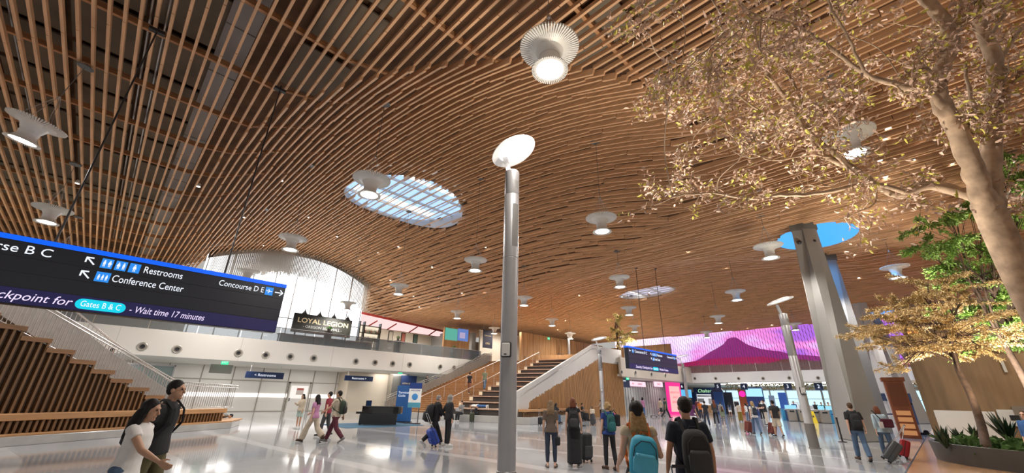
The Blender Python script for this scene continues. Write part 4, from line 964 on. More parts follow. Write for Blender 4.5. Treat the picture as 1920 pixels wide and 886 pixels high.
text('LOYAL LEGION', 0.22, gold_m, ob, face_mat((bw/2, -0.008, bh*0.68), FX), align='CENTER', width=bw*0.7); text('OPEN', 0.4, gold_m, ob, face_mat((bw/2, -0.008, bh*0.25), FX), align='CENTER', width=bw*0.45)
MB().tube([(0.1, 0.03, bh), (0.1, 0.03, bh+2.5)], 0.02, 6).tube([(bw-0.1, 0.03, bh), (bw-0.1, 0.03, bh+2.5)], 0.02, 6).obj('hanging_rods', steel_m, ob)
# glass balustrade along the left mezzanine, as panels
gb = thing('glass_balustrade', 'grey glass balustrade along the left mezzanine edge', 'railing', (-15.0, BY+0.12, 5.70))
for k in range(17): MB().box((k*2.8, 0, 0.0), (k*2.8+2.76, 0.03, 1.12)).obj('glass_panel', glass_m, gb)
MB().box((0, -0.02, 1.12), (17*2.8, 0.05, 1.16)).obj('top_rail', steel_m, gb)
# plants in pots along the balustrade
leaf_small = mat('pot_leaf', (0.10, 0.26, 0.035), 0.5, noise=(8, 0.3))
def pot_plant(P, label, s=1.0):
    r = thing('potted_plant', label, 'plant', P, 0, 'green plants along the mezzanine balustrade')
    MB().lathe([(0.16*s, 0), (0.22*s, 0.35*s), (0.2*s, 0.37*s)], 12).obj('pot', mat('pot_dark', (0.08, 0.07, 0.06), 0.6), r)
    f = MB(); rr = random.Random(int(P[0]*100))
    for k in range(90):
        a = rr.random()*6.28; e = rr.random()*1.4; L = (0.25+0.35*rr.random())*s
        b = Vector((0, 0, 0.35*s)); d = Vector((math.cos(a)*math.sin(e), math.sin(a)*math.sin(e), math.cos(e))); t = b+d*L; n = d.orthogonal().normalized()*0.05*s
        f.add([b+d*L*0.35, b+d*L*0.7+n, t, b+d*L*0.7-n], [(0, 1, 2, 3)])
    f.obj('foliage', leaf_small, r)
for q, lab in (((616, 613), 'bright green plant below the pub sign'), ((746, 630), 'green plant on the balustrade before the pictures'), ((850, 647), 'yellowish green plant below the television screens')):
    P = at_y(q[0], q[1]+8, BY+0.55); st_ = tag(MB().box((-0.25, -0.25, 0), (0.25, 0.25, max(0.2, P.z-5.69))).obj('planter_stand', mat('pot_dark', (0.08, 0.07, 0.06), 0.6)), 'dark plinth carrying the '+lab, 'plinth'); st_.location = (P.x, BY+0.55, 5.69)
    pot_plant((P.x, BY+0.55, 5.69+max(0.2, P.z-5.69)), lab, 0.62)
# ================================================================== PEOPLE
def remesh(mb, name, m, parent, vox, smooth=4, off=None):
    me = bpy.data.meshes.new(name); me.from_pydata(mb.v, [], mb.f); me.update()
    bm = bmesh.new(); bm.from_mesh(me); bmesh.ops.recalc_face_normals(bm, faces=bm.faces); bm.to_mesh(me); bm.free()
    o = bpy.data.objects.new(name, me); COL.objects.link(o)
    r = o.modifiers.new('r', 'REMESH'); r.mode = 'VOXEL'; r.voxel_size = vox; r.use_smooth_shade = True
    if smooth:
        q = o.modifiers.new('s', 'SMOOTH'); q.factor = 0.5; q.iterations = smooth
    dg = bpy.context.evaluated_depsgraph_get(); e = bpy.data.meshes.new_from_object(o.evaluated_get(dg))
    bpy.data.objects.remove(o); bpy.data.meshes.remove(me)
    e.materials.clear(); e.materials.append(m); e.name = name
    e.polygons.foreach_set('use_smooth', [True]*len(e.polygons))
    if off is not None: e.transform(Matrix.Translation(-Vector(off)))
    n = bpy.data.objects.new(name, e); COL.objects.link(n); n.parent = parent
    return n
def cap(mb, A, B, ra, rb, n=12):
    """capsule with tapered radius"""
    A, B = Vector(A), Vector(B); d = (B-A); L = d.length
    if L < 1e-6: return mb.ball(A, ra, n, 6)
    d.normalize(); pts, rs = [], []
    for q in (0, 30, 60): t = R_(q); pts.append(A-d*ra*math.cos(t)); rs.append(max(ra*math.sin(t), ra*0.05))
    for f in (0, 0.5, 1): pts.append(A+(B-A)*f); rs.append(ra+(rb-ra)*f)
    for q in (60, 30, 0): t = R_(q); pts.append(B+d*rb*math.cos(t)); rs.append(max(rb*math.sin(t), rb*0.05))
    return mb.tube(pts, rs, n)
def frus(mb, pts, rs, n=14): return mb.tube(pts, rs, n)
def loft(mb, rings, n=18):
    """rings: (center, xaxis, yaxis, rx, ry)"""
    vs = []
    for c, xa, ya, rx, ry in rings:
        for k in range(n):
            a = 2*math.pi*k/n; ca, sa = math.cos(a), math.sin(a)
            p = 0.85; vs.append(c+xa*(rx*math.copysign(abs(ca)**p, ca))+ya*(ry*math.copysign(abs(sa)**p, sa)))
    N = len(rings)
    return mb.add(vs, [(i*n+k, i*n+(k+1) % n, (i+1)*n+(k+1) % n, (i+1)*n+k) for i in range(N-1) for k in range(n)]+[tuple(range(n))[::-1], tuple((N-1)*n+k for k in range(n))])
SKIN = {'fair': (0.62, 0.37, 0.26), 'tan': (0.46, 0.26, 0.165), 'brown': (0.20, 0.105, 0.065)}
for k_, c_ in SKIN.items(): mat('skin_'+k_, c_, 0.5, noise=(9, 0.06))
HAIR = {'black': (0.012, 0.010, 0.010), 'brown': (0.075, 0.04, 0.022), 'auburn': (0.15, 0.05, 0.025), 'blond': (0.34, 0.22, 0.10), 'grey': (0.25, 0.24, 0.23), 'ash': (0.20, 0.13, 0.075)}
for k_, c_ in HAIR.items(): mat('hair_'+k_, c_, 0.6, noise=(30, 0.35), bump=0.3, spec=0.25)
def cloth(name, col, r=0.85): return mat('cloth_'+name, col, r, noise=(7, 0.10), bump=0.25)
WALK = dict(lh=26, rh=-20, lk=6, rk=28, ls=-22, rs=24, le=12, re=25)
WALK2 = dict(lh=-18, rh=24, lk=26, rk=5, ls=22, rs=-20, le=22, re=10)
STEP = dict(lh=12, rh=-9, lk=4, rk=14, ls=-10, rs=10, le=10, re=14)
STAND = dict(lh=1, rh=-1, lk=2, rk=2, ls=2, rs=-2, le=10, re=12)
SIT = dict(lh=86, rh=84, lk=84, rk=82, ls=34, rs=36, le=50, re=50, lean=-4)
PID = [0]
def person(label, loc, ang, h=1.70, pose=STAND, skin='fair', hair=('short', 'brown'), top=None, bottom=None, shoes=None, female=False, near=False, seated=False, bag=None, group=None, lying=False, **kw):
    """top=(mat, sleeve 0..2, extra) bottom=(mat, kind, length) shoes=(mat, kind) ; ang: facing direction in world"""
    p = dict(lean=0, lh=0, rh=0, lk=0, rk=0, ls=0, rs=0, le=0, re=0, la=7, ra=7, lin=0, rin=0, yaw=0, pitch=0, spread=0); p.update(pose); p.update(kw)
    k = h/1.755; PID[0] += 1
    fm = 0.90 if female else 1.0; hipw = 1.06 if female else 1.0
    lean = R_(p['lean']); D = Vector((0, math.sin(lean), math.cos(lean))); Bk = Vector((0, math.cos(lean), -math.sin(lean))); X = Vector((1, 0, 0))
    Pv = Vector((0, 0, 0.95)); J = {}
    lowest = 9
    for sd, s in (('l', -1), ('r', 1)):
        hip = Pv+Vector((s*0.092*hipw, 0, -0.03)); a = R_(p[sd+'h']); kn = R_(p[sd+'k']); sp = R_(p['spread'])*s
        th = Vector((math.sin(sp)*math.cos(a)+s*0.02, math.sin(a), -math.cos(a))).normalized(); knee = hip+th*0.435
        b = a-kn; shd = Vector((math.sin(sp)*0.5, math.sin(b), -math.cos(b))).normalized(); ank = knee+shd*0.415
        fp = min(0, b*0.75) if not seated else 0.0
        if b > 0.15 and not seated: fp = b*0.35
        fd = Vector((s*0.12, math.cos(fp), math.sin(fp))).normalized(); fu = Vector((0, -math.sin(fp), math.cos(fp)))
        heel = ank-fd*0.045-fu*0.062; toe = ank+fd*0.165-fu*0.066
        J[sd] = (hip, knee, ank, heel, toe, fd, fu); lowest = min(lowest, heel.z-0.035, toe.z-0.03)
    dz = -lowest
    up = Vector((0, 0, dz)); Pv = Pv+up
    for sd in 'lr': J[sd] = tuple(v+up for v in J[sd][:5])+J[sd][5:]
    N0 = Pv+D*0.525; Hc = N0+(D+Vector((0, 0, 0.6))).normalized()*0.15+Vector((0, 0.022, 0))
    yw, pt = R_(p['yaw']), R_(p['pitch'])
    HM = Matrix.Rotation(-yw, 3, 'Z') @ Matrix.Rotation(-pt, 3, 'X')
    hp = lambda x, y, z: Hc+HM @ Vector((x, y, z))
    A = {}
    for sd, s in (('l', -1), ('r', 1)):
        sh = Pv+D*0.475+X*(s*0.172*fm)-Bk*0.01; f = R_(p[sd+'s'])+lean*0.3; ab = R_(p[sd+'a'])
        ud = Vector((s*math.sin(ab), math.sin(f)*math.cos(ab), -math.cos(f)*math.cos(ab))).normalized(); el = sh+ud*0.285
        g = f+R_(p[sd+'e']); inn = R_(p[sd+'in'])
        fd = Vector((s*(math.sin(ab)*0.4-math.sin(inn)), math.sin(g), -math.cos(g))).normalized(); wr = el+fd*0.245
        A[sd] = (sh, el, wr, fd)
    S_ = lambda v: v*k
    root = thing('person', label, 'person', (loc[0], loc[1], loc[2] if len(loc) > 2 else 0), ang-math.pi/2, group)
    vox = 0.0075 if near else 0.0115
    # ---- body: one continuous skin
    mb = MB(); q = MB()
    def C_(a, b, ra, rb, n=12): cap(mb, a*k, b*k, ra*k, rb*k, n)
    def E_(c, r, M=None, n=14): mb.ball(c*k, tuple(x*k for x in r), n, 9, M)
    DM = Matrix((X, Bk, D)).transposed()
    E_(Pv+D*0.0, (0.155*hipw, 0.105, 0.12), DM); E_(Pv+D*0.14, (0.128*fm, 0.092, 0.15), DM); E_(Pv+D*0.31, (0.152*fm, 0.105, 0.17), DM)
    if female: E_(Pv+D*0.33+Bk*0.05, (0.125, 0.065, 0.06), DM)
    C_(Pv+D*0.455-X*0.135*fm, Pv+D*0.455+X*0.135*fm, 0.062, 0.062); C_(N0-D*0.05, Hc+Vector((0, -0.012, -0.03)), 0.058*(0.9 if female else 1), 0.050*(0.9 if female else 1))
    E_(hp(0, -0.006, 0.032), (0.074, 0.094, 0.098), HM); E_(hp(0, 0.026, -0.032), (0.058, 0.062, 0.082), HM); C_(hp(0, 0.074, -0.088), hp(0, 0.070, -0.092), 0.023, 0.023, 10)
    C_(hp(0, 0.090, 0.022), hp(0, 0.108, -0.022), 0.009, 0.015, 8); C_(hp(-0.03, 0.082, 0.040), hp(0.03, 0.082, 0.040), 0.012, 0.012, 8)
    C_(hp(-0.017, 0.083, -0.052), hp(0.017, 0.083, -0.052), 0.011, 0.011, 8)
    for s in (-1, 1): E_(hp(s*0.076, -0.006, 0.0), (0.011, 0.022, 0.031), HM, 8)
    for sd, s in (('l', -1), ('r', 1)):
        hip, kn_, an, he, to, fd, fu = J[sd]
        C_(hip, kn_, 0.082, 0.052); C_(kn_, kn_+(an-kn_)*0.3, 0.050, 0.052); C_(kn_+(an-kn_)*0.3, an, 0.052, 0.034); C_(an, he+fu*0.028, 0.034, 0.032); C_(he+fu*0.03, to+fu*0.028, 0.033, 0.026); C_(to+fu*0.025-X*0.02, to+fu*0.025+X*0.02, 0.022, 0.022)
        sh, el, wr, d = A[sd]
        C_(sh, el, 0.050, 0.037); C_(el, el+(wr-el)*0.35, 0.037, 0.036); C_(el+(wr-el)*0.35, wr, 0.036, 0.024)
        # hand: palm, four fingers of unequal length, thumb from the side of the palm
        med = Vector((-s, 0, 0)); nrm = (med-d*med.dot(d)).normalized(); ac = nrm.cross(d).normalized()*(-s); ac = ac if ac.y >= -0.2 else -ac
        if p.get(sd+'palm') == 'down':
            ac, nrm = (-X*s-d*(-X*s).dot(d)).normalized(), None; nrm = d.cross(ac).normalized(); nrm = nrm if nrm.z < 0 else -nrm
        c1, c2 = (62, 88) if p.get(sd+'grip') else (16, 30)
        fr = 0.0095 if near else 0.0115
        for o_ in (-0.024, 0.0, 0.024): C_(wr+d*0.015+ac*o_*0.6, wr+d*0.082+ac*o_, 0.0135, 0.0125, 8)
        for o_, L in ((0.031, 0.072), (0.0105, 0.081), (-0.0105, 0.075), (-0.031, 0.057)):
            b0 = wr+d*0.088+ac*o_; t1 = R_(c1+o_*80); t2 = R_(c1+c2+o_*80); m1 = b0+(d*math.cos(t1)+nrm*math.sin(t1))*L*0.52; m2 = m1+(d*math.cos(t2)+nrm*math.sin(t2))*L*0.48
            C_(b0, m1, fr, fr*0.95, 8); C_(m1, m2, fr*0.95, fr*0.85, 8)
        t0 = wr+d*0.030+ac*0.026; t1_ = t0+(d*0.6+ac*0.62+nrm*0.35).normalized()*0.042; t2_ = t1_+(d*0.85+ac*0.15+nrm*0.5).normalized()*0.034
        C_(t0, t1_, 0.0135, fr*1.1, 8); C_(t1_, t2_, fr*1.1, fr*0.9, 8)
    remesh(mb, 'body', _M['skin_'+skin], root, vox, 3)
    ey = MB()
    for s in (-1, 1): ey.ball(hp(s*0.031, 0.085, 0.020)*k, 0.0105*k, 8, 6)
    ey.obj('eyes', mat('eye_dark', (0.03, 0.02, 0.018), 0.2), root, smooth=True)
    # ---- hair
    hk, hc = hair; hb = MB()
    def HB(c, r, M=HM): hb.ball(c*k, tuple(x*k for x in r), 14, 9, M)
    def HC(a, b, ra, rb): cap(hb, a*k, b*k, ra*k, rb*k)
    HB(hp(0, -0.020, 0.050), (0.083, 0.100, 0.096))
    if hk == 'short': HB(hp(0, -0.045, 0.012), (0.078, 0.068, 0.075))
    elif hk == 'cap':
        HB(hp(0, -0.012, 0.062), (0.088, 0.105, 0.09)); HC(hp(-0.04, 0.085, 0.07), hp(0.04, 0.085, 0.07), 0.022, 0.022); HC(hp(-0.03, 0.125, 0.062), hp(0.03, 0.125, 0.062), 0.014, 0.014)
    elif hk == 'hood': HB(hp(0, -0.03, 0.02), (0.105, 0.11, 0.125)); HC(hp(0, -0.05, -0.05), N0-Bk*0.03+D*0.02, 0.09, 0.11)
    else:
        HB(hp(0, -0.045, 0.0), (0.082, 0.07, 0.095))
        for s in (-1, 1): HC(hp(s*0.068, 0.0, 0.04), hp(s*0.074, -0.012, -0.06), 0.026, 0.026)
        if hk in ('long', 'wavy'):
            L = p.get('hairlen', 0.34); back = hp(0, -0.075, -0.02)
            for o_ in (-0.055, 0, 0.055):
                e = Hc+X*o_*1.5-D*L-Bk*(0.135 if not p.get('hairfwd') else 0.10)+Vector((0, 0.02, 0)); mid = (back+e)/2-Bk*0.012
                HC(back+HM @ Vector((o_, 0, 0)), mid+X*o_*0.3, 0.040, 0.046); HC(mid+X*o_*0.3, e, 0.046, 0.030)
            for s in (-1, 1): HC(hp(s*0.074, -0.012, -0.06), Hc+X*s*0.10-D*(L*0.75)-Bk*0.03, 0.028, 0.022)
        elif hk == 'bun': HB(hp(0, -0.135, p.get('bunz', 0.03)), (0.05, 0.042, 0.045))
        elif hk == 'tail':
            HC(hp(0, -0.11, 0.05), hp(0, -0.15, -0.04), 0.032, 0.034); HC(hp(0, -0.15, -0.04), hp(0, -0.13, -0.24), 0.034, 0.016)
        elif hk == 'bob':
            for o_ in (-0.05, 0, 0.05): HC(hp(o_, -0.07, 0.0), hp(o_*1.2, -0.075, -0.11), 0.042, 0.036)
    hm = hc if not isinstance(hc, str) else _M['hair_'+hc]
    remesh(hb, 'hair' if hk not in ('cap', 'hood') else ('cap' if hk == 'cap' else 'hood'), hm, root, vox*1.3, 2)
    # ---- clothes
    if bottom:
        bmm, kind, ln = bottom; b = MB()
        def ring(t, rx, ry, fy=0.0): return ((Pv+D*t+Bk*fy)*k, X, Bk, rx*k, ry*k)
        if kind in ('skirt', 'dress'):
            hem = dz+0.95-ln; mid = (J['l'][1]+J['r'][1])/2; low = (J['l'][2]+J['r'][2])/2; fl_ = p.get('flare', 0.2)
            z0 = Pv.z
            R3 = [ring(0.13, 0.150*fm, 0.115), ring(0.0, 0.178*hipw, 0.132), ring(-0.1, 0.185*hipw, 0.14)]
            for f in (0.35, 0.7, 1.0):
                z = (z0-0.1)+(max(hem-dz, 0.05)-(z0-0.1))*f; cy = mid.y*min(1, f*1.3)*0.6+low.y*0.3*f
                R3.append((Vector((0, cy, z))*k, X, Vector((0, 1, 0)), (0.19+0.05*f*fl_*5)*k, (0.14+0.07*f+abs(J['l'][2].y-J['r'][2].y)*0.4*f)*k))
            loft(b, R3)
        else:
            loft(b, [ring(0.115, 0.150*fm*hipw, 0.112), ring(0.03, 0.172*hipw, 0.128), ring(-0.06, 0.178*hipw, 0.132), ring(-0.12, 0.155*hipw, 0.11)])
            w = {'slim': (0.094, 0.066, 0.050), 'straight': (0.100, 0.078, 0.068), 'wide': (0.106, 0.100, 0.112), 'short': (0.108, 0.10, 0.1), 'legging': (0.090, 0.060, 0.043)}[kind]
            for sd in 'lr':
                hip, kn_, an = J[sd][:3]
                if ln <= 0.45:
                    e = hip+(kn_-hip)*(ln/0.45*1.0); frus(b, [(hip+(hip-kn_)*0.1)*k, hip*k, e*k], [0.088*k, 0.098*k, (0.095+0.012)*k])
                else:
                    f = min(1.0, (ln-0.45)/0.42); e = kn_+(an-kn_)*f*0.97; cap(b, hip*k, kn_*k, w[0]*k, w[1]*k, 14); cv = kn_+(e-kn_)*0.35; frus(b, [(kn_+(hip-kn_)*0.05)*k, kn_*k, cv*k, e*k], [w[1]*k, w[1]*k, (w[1]*0.6+w[2]*0.4+0.008)*k, w[2]*k])
        remesh(b, {'skirt': 'skirt', 'dress': 'skirt', 'short': 'shorts'}.get(kind, 'trousers'), bmm, root, 0.014 if not near else 0.011, 5)
    if top:
        tm, sl = top[0], top[1]; ex = top[2] if len(top) > 2 else 0.0; b = MB(); hemt = -0.07-p.get('toplen', 0)
        def ring(t, rx, ry, fy=0.0): return ((Pv+D*t+Bk*fy)*k, X, Bk, (rx+ex)*k, (ry+ex)*k)
        fb = 0.022 if female else 0.0
        loft(b, [ring(hemt, 0.192*hipw, 0.150), ring(-0.02, 0.188*hipw, 0.146), ring(0.05, 0.174*(fm+0.05), 0.135), ring(0.15, 0.156*fm, 0.118, fb*0.3), ring(0.30, 0.176*fm, 0.124, fb), ring(0.41, 0.186*fm, 0.118, fb*0.5), ring(0.485, 0.168*fm, 0.092), ring(0.525, 0.105*fm, 0.075), ring(0.548, 0.066, 0.062, 0.008)])
        for sd in 'lr':
            sh, el, wr, d = A[sd]; r0 = 0.066+ex*0.5
            if sl <= 0: cap(b, (sh-(el-sh)*0.02)*k, (sh+(el-sh)*0.10)*k, 0.060*k, 0.058*k, 10)
            elif sl <= 1: e = sh+(el-sh)*min(1.0, 0.2+sl*0.55); frus(b, [(sh-(el-sh)*0.15)*k, sh*k, (sh+e)*0.5*k, e*k], [0.05*k, r0*k, (r0+0.002)*k, (r0*0.98)*k])
            else:
                f = min(1, sl-1); cap(b, sh*k, el*k, r0*0.98*k, (0.052+ex*0.4)*k); e = el+(wr-el)*(0.35+0.6*f); frus(b, [(el+(sh-el)*0.05)*k, el*k, e*k], [(0.05+ex*0.4)*k, (0.051+ex*0.4)*k, (0.040+ex*0.4)*k])
        if p.get('hoodie'): cap(b, (N0-Bk*0.07-X*0.06-D*0.02)*k, (N0-Bk*0.07+X*0.06-D*0.02)*k, 0.05*k, 0.05*k)
        remesh(b, p.get('topname', 'shirt' if sl <= 1 else 'jacket'), tm, root, 0.014 if not near else 0.011, 5)
    if shoes:
        sm, kind = shoes
        for sd in 'lr':
            hip, kn_, an, he, to, fd, fu = J[sd]; b = MB(); sdv = fd.cross(fu)
            if kind == 'sandal':
                loft(b, [((he-fd*0.03+fu*(-0.030))*k, fd, sdv, 0.001, 0.001)]+[((c-fu*0.030)*k, sdv, fu, w*k, 0.010*k) for c, w in ((he-fd*0.04, 0.026), (he, 0.036), ((he+to)/2, 0.036), (to, 0.046), (to+fd*0.055, 0.025))], 12)
                for c in (to-fd*0.02, (he+to)/2+fd*0.02): b.tube([(c+sdv*0.044-fu*0.03)*k, (c+sdv*0.036+fu*0.040)*k, (c+fu*0.056)*k, (c-sdv*0.036+fu*0.040)*k, (c-sdv*0.044-fu*0.03)*k], 0.009*k, 6)
                b.tube([(an+sdv*0.04-fu*0.01)*k, (an-fd*0.045)*k, (an-sdv*0.04-fu*0.01)*k, (an+fd*0.042)*k, (an+sdv*0.04-fu*0.01)*k], 0.009*k, 6)
                b.obj('sandal', sm, root)
            else:
                cap(b, (he+fu*0.022)*k, (to+fu*0.016)*k, 0.046*k, 0.040*k); cap(b, (to+fu*0.014-sdv*0.016)*k, (to+fu*0.014+sdv*0.012+fd*0.02)*k, 0.038*k, 0.036*k)
                frus(b, [(an+fu*0.025)*k, an*k, (he+fd*0.03+fu*0.02)*k], [0.046*k, 0.047*k, 0.05*k]); so = remesh(b, 'shoe', sm, root, 0.012, 2)
                u = MB(); loft(u, [((c-fu*(0.022))*k, sdv, fu, w*k, 0.0115*k) for c, w in ((he-fd*0.045, 0.028), (he, 0.042), ((he+to)/2, 0.040), (to, 0.050), (to+fd*0.05, 0.030))], 12)
                if kind == 'sneaker': u.obj('sole', mat('sole_white', (0.75, 0.74, 0.72), 0.6), so)
                else: u.obj('sole', mat('sole_dark', (0.03, 0.03, 0.03), 0.7), so)
    info = dict(root=root, k=k, Pv=Pv, D=D, Bk=Bk, N0=N0, A=A, J=J, Hc=Hc, loc=root.location.copy(), ang=ang-math.pi/2)
    if bag: backpack(info, *bag)
    if lying: pass
    return info
def W_(info, v): return info['loc']+Matrix.Rotation(info['ang'], 3, 'Z') @ (v*info['k'])
def backpack(i, label, m, m2=None, size=(0.31, 0.17, 0.47), strap=None, dy=0.0, roll=0.0, oneside=0):
    """worn on the back: a thing of its own, resting against the back with straps over the shoulders"""
    k, D, Bk, Pv = i['k'], i['D'], i['Bk'], i['Pv']; w, d, h = size; X = Vector((1, 0, 0)); m2 = m2 or m; strap = strap or m
    c = Pv+D*(0.475-h*0.5+dy)-Bk*(0.125+d*0.5)+X*oneside*0.10
    if roll: Rm = Matrix.Rotation(R_(roll), 3, 'Y')
    else: Rm = Matrix.Identity(3)
    r = thing('backpack', label, 'backpack', W_(i, c-D*h*0.5), i['ang'])
    o = (c-D*h*0.5)*k; M = Matrix((X, Bk, D)).transposed() @ Rm
    mb = MB(); n = 16
    for t, sx, sy in ((-0.5, 0.72, 0.7), (-0.44, 0.95, 0.95), (-0.15, 1.0, 1.0), (0.15, 0.97, 0.92), (0.36, 0.86, 0.75), (0.47, 0.6, 0.5), (0.5, 0.25, 0.2)):
        pass
    rings = [((c+M @ Vector((0, (1-sy)*d*0.3, t*h)))*k, M @ Vector((1, 0, 0)), M @ Vector((0, 1, 0)), w*0.5*sx*k, d*0.5*sy*k) for t, sx, sy in ((-0.5, 0.72, 0.7), (-0.44, 0.95, 0.95), (-0.15, 1.0, 1.0), (0.15, 0.97, 0.92), (0.36, 0.86, 0.75), (0.47, 0.6, 0.5), (0.5, 0.25, 0.2))]
    loft(mb, rings, 20); mb.obj('main_bag', m, r, smooth=True, off=o)
    pk = MB(); rings = [((c+M @ Vector((0, -d*0.46, t*h)))*k, M @ Vector((1, 0, 0)), M @ Vector((0, 1, 0)), w*0.40*s_x*k, d*0.20*s_x*k) for t, s_x in ((-0.42, 0.7), (-0.36, 1), (-0.05, 1), (0.06, 0.75))]
    loft(pk, rings, 16); pk.obj('front_pocket', m2, r, smooth=True, off=o)
    zp = MB().tube([(c+M @ Vector((x*w, -d*0.53*(1-abs(x)*0.5), z*h)))*k for x, z in ((-0.40, -0.1), (-0.36, 0.2), (-0.15, 0.36), (0.15, 0.36), (0.36, 0.2), (0.40, -0.1))], 0.006*k, 6); zp.obj('zip', dark_m, r, off=o)
    MB().tube([(c+M @ Vector((x, d*0.2, h*0.46+z)))*k for x, z in ((-0.045, 0), (-0.035, 0.045), (0.035, 0.045), (0.045, 0))], 0.009*k, 6).obj('grab_loop', strap, r, off=o)
    for s in (-1, 1):
        if oneside and s != oneside: continue
        sh = i['A']['l' if s < 0 else 'r'][0]; t = Vector((s*0.105, 0, 0))
        pts = [c+M @ Vector((s*0.09, d*0.4, h*0.40)), sh*0+Pv+D*0.560+t-Bk*0.045, Pv+D*0.555+t*1.05+Bk*0.03, Pv+D*0.46+t*1.1+Bk*0.135, Pv+D*0.30+t*1.25+Bk*0.155, Pv+D*0.17+X*s*0.165+Bk*0.06, c+M @ Vector((s*w*0.46, d*0.3, -h*0.36))]
        sb = MB(); vs = []
        for q in range(len(pts)-1): sb.beam(pts[q]*k, pts[q+1]*k, 0.045*k, 0.014*k, (pts[q]-(Pv+D*0.35)))
        sb.obj('shoulder_strap', strap, r, off=o)
    return r
def suitcase(label, loc, rz, m, size=(0.40, 0.25, 0.58), tilt=0.0, handle=0.45, soft=False, m2=None, name='suitcase'):
    w, d, h = size; r = thing(name, label, 'suitcase', loc, rz); tl = R_(tilt)
    Mt = Matrix.Rotation(tl, 4, 'X'); lift = Vector((0, 0, 0.0))
    def P(o): o.matrix_local = Mt; return o
    mb = MB(); bd = P(mb.box((-w/2, -d/2, 0.06), (w/2, d/2, 0.06+h)).obj('shell', m, r, bevel=0.05 if not soft else 0.09, seg=3))
    rb = MB()
    if not soft:
        for q in range(5): x = -w*0.36+q*w*0.18; rb.box((x-0.008, -d/2-0.006, 0.14), (x+0.008, -d/2+0.01, h)).box((x-0.008, d/2-0.01, 0.14), (x+0.008, d/2+0.006, h))
        rb.obj('ribs', m, bd)
    else:
        rb.box((-w*0.38, -d/2-0.035, 0.14), (w*0.38, -d/2+0.02, h*0.62)); rb.obj('front_pocket', m2 or m, bd, bevel=0.03)
    MB().box((-w/2-0.003, -0.008, 0.08), (w/2+0.003, 0.008, 0.045+h)).obj('zip_line', dark_m, bd)
    for a in (-w*0.38, w*0.38):
        for b in (-d*0.33, d*0.33): P(MB().lathe([(0.03, -0.014), (0.032, 0.0), (0.03, 0.014)], 12, c=(a, b, 0.032), M=Matrix.Rotation(R_(90), 3, 'Y')).box((a-0.02, b-0.02, 0.03), (a+0.02, b+0.02, 0.075)).obj('wheel', dark_m, r))
    if handle > 0:
        hz = 0.06+h; P(MB().tube([(-w*0.25, d*0.3, hz-0.02), (-w*0.25, d*0.3, hz+handle), (w*0.25, d*0.3, hz+handle), (w*0.25, d*0.3, hz-0.02)], 0.009, 6).obj('pull_handle', steel_m, r))
        P(MB().cbox((0, d*0.3, hz+handle), (w*0.45, 0.028, 0.03)).obj('grip', dark_m, r))
    if tilt:  # rolling on the rear wheels: lift so that the lowest wheel touches the floor
        lo = min((Mt @ Vector((0, b, 0.0)) ).z for b in (-d*0.33-0.03, d*0.33+0.03)); r.location.z -= lo
    return r
def face_to(deg): return HEAD-R_(deg)     # 0 away from the viewer, 90 to the right, 180 towards, 270 to the left
def spot(px_, py_, head=None):
    P = gz(px_, py_); h = 1.7
    if head is not None:
        d = ray(px_, head); t = math.hypot(P.x, P.y)/math.hypot(d.x, d.y); h = min(1.92, max(1.0, CAM_H+d.z*t))
    return (P.x, P.y, 0), h
# ================================================================== WHO IS IN THE HALL
cw = cloth('white_tee', (0.70, 0.68, 0.66)); cbk = cloth('black', (0.014, 0.014, 0.017)); cj = cloth('denim', (0.075, 0.125, 0.21)); cdj = cloth('dark_denim', (0.025, 0.035, 0.06)); colv = cloth('olive', (0.10, 0.085, 0.035))
cbeige = cloth('beige', (0.50, 0.42, 0.32)); cbr = cloth('brown_knit', (0.115, 0.082, 0.062)); cblue = cloth('royal_blue', (0.018, 0.045, 0.20)); cnavy = cloth('navy_tee', (0.012, 0.018, 0.035)); cmar = cloth('maroon', (0.085, 0.012, 0.025))
cpink = cloth('pink', (0.45, 0.20, 0.36)); cred = cloth('red', (0.24, 0.022, 0.04)); cpur = cloth('purple', (0.10, 0.022, 0.10)); cgrey = cloth('mid_grey', (0.20, 0.20, 0.20)); cchar = cloth('charcoal', (0.045, 0.045, 0.048)); clb = cloth('light_blue', (0.36, 0.46, 0.52))
cgrn = cloth('sage', (0.17, 0.20, 0.13)); cteal = cloth('dark_teal', (0.015, 0.10, 0.10)); cmus = cloth('mustard', (0.22, 0.14, 0.02)); corg = cloth('orange', (0.50, 0.12, 0.015)); csky = cloth('sky_pack', (0.035, 0.36, 0.55), 0.6); cmid = cloth('mid_blue', (0.035, 0.11, 0.30)); cmint = cloth('pale_mint', (0.36, 0.45, 0.40))
shw = cloth('shoe_white', (0.60, 0.59, 0.57), 0.6); shb = cloth('shoe_black', (0.015, 0.015, 0.015), 0.6); shbr = cloth('shoe_brown', (0.08, 0.04, 0.022), 0.6); shg = cloth('shoe_grey', (0.16, 0.15, 0.14), 0.6)
def at_depth(px_, t): P = at_t(px_, 760, t); return (P.x, P.y, 0)
# -- near left couple
person('woman in white tee and jeans with long dark hair walking right, near left', at_depth(272, 4.35), face_to(78), 1.535, STEP, 'tan', ('long', 'black'), (cw, 0.35), (cj, 'slim', 0.95), (shw, 'sneaker'), True, True, rs=38, re=22, ls=-28, le=8, hairlen=0.30, pitch=8, lean=5, ra=6)
nm = person('man in black shirt with short black hair walking behind the woman in white', at_depth(313, 5.25), face_to(80), 1.755, STEP, 'tan', ('short', 'black'), (cbk, 0.8), (colv, 'straight', 0.95), (shb, 'sneaker'), False, True, lean=3, ls=-18, rs=-12, le=10, re=10)
backpack(nm, 'black backpack on the man behind the woman in white', cbk, cchar, (0.33, 0.20, 0.50))
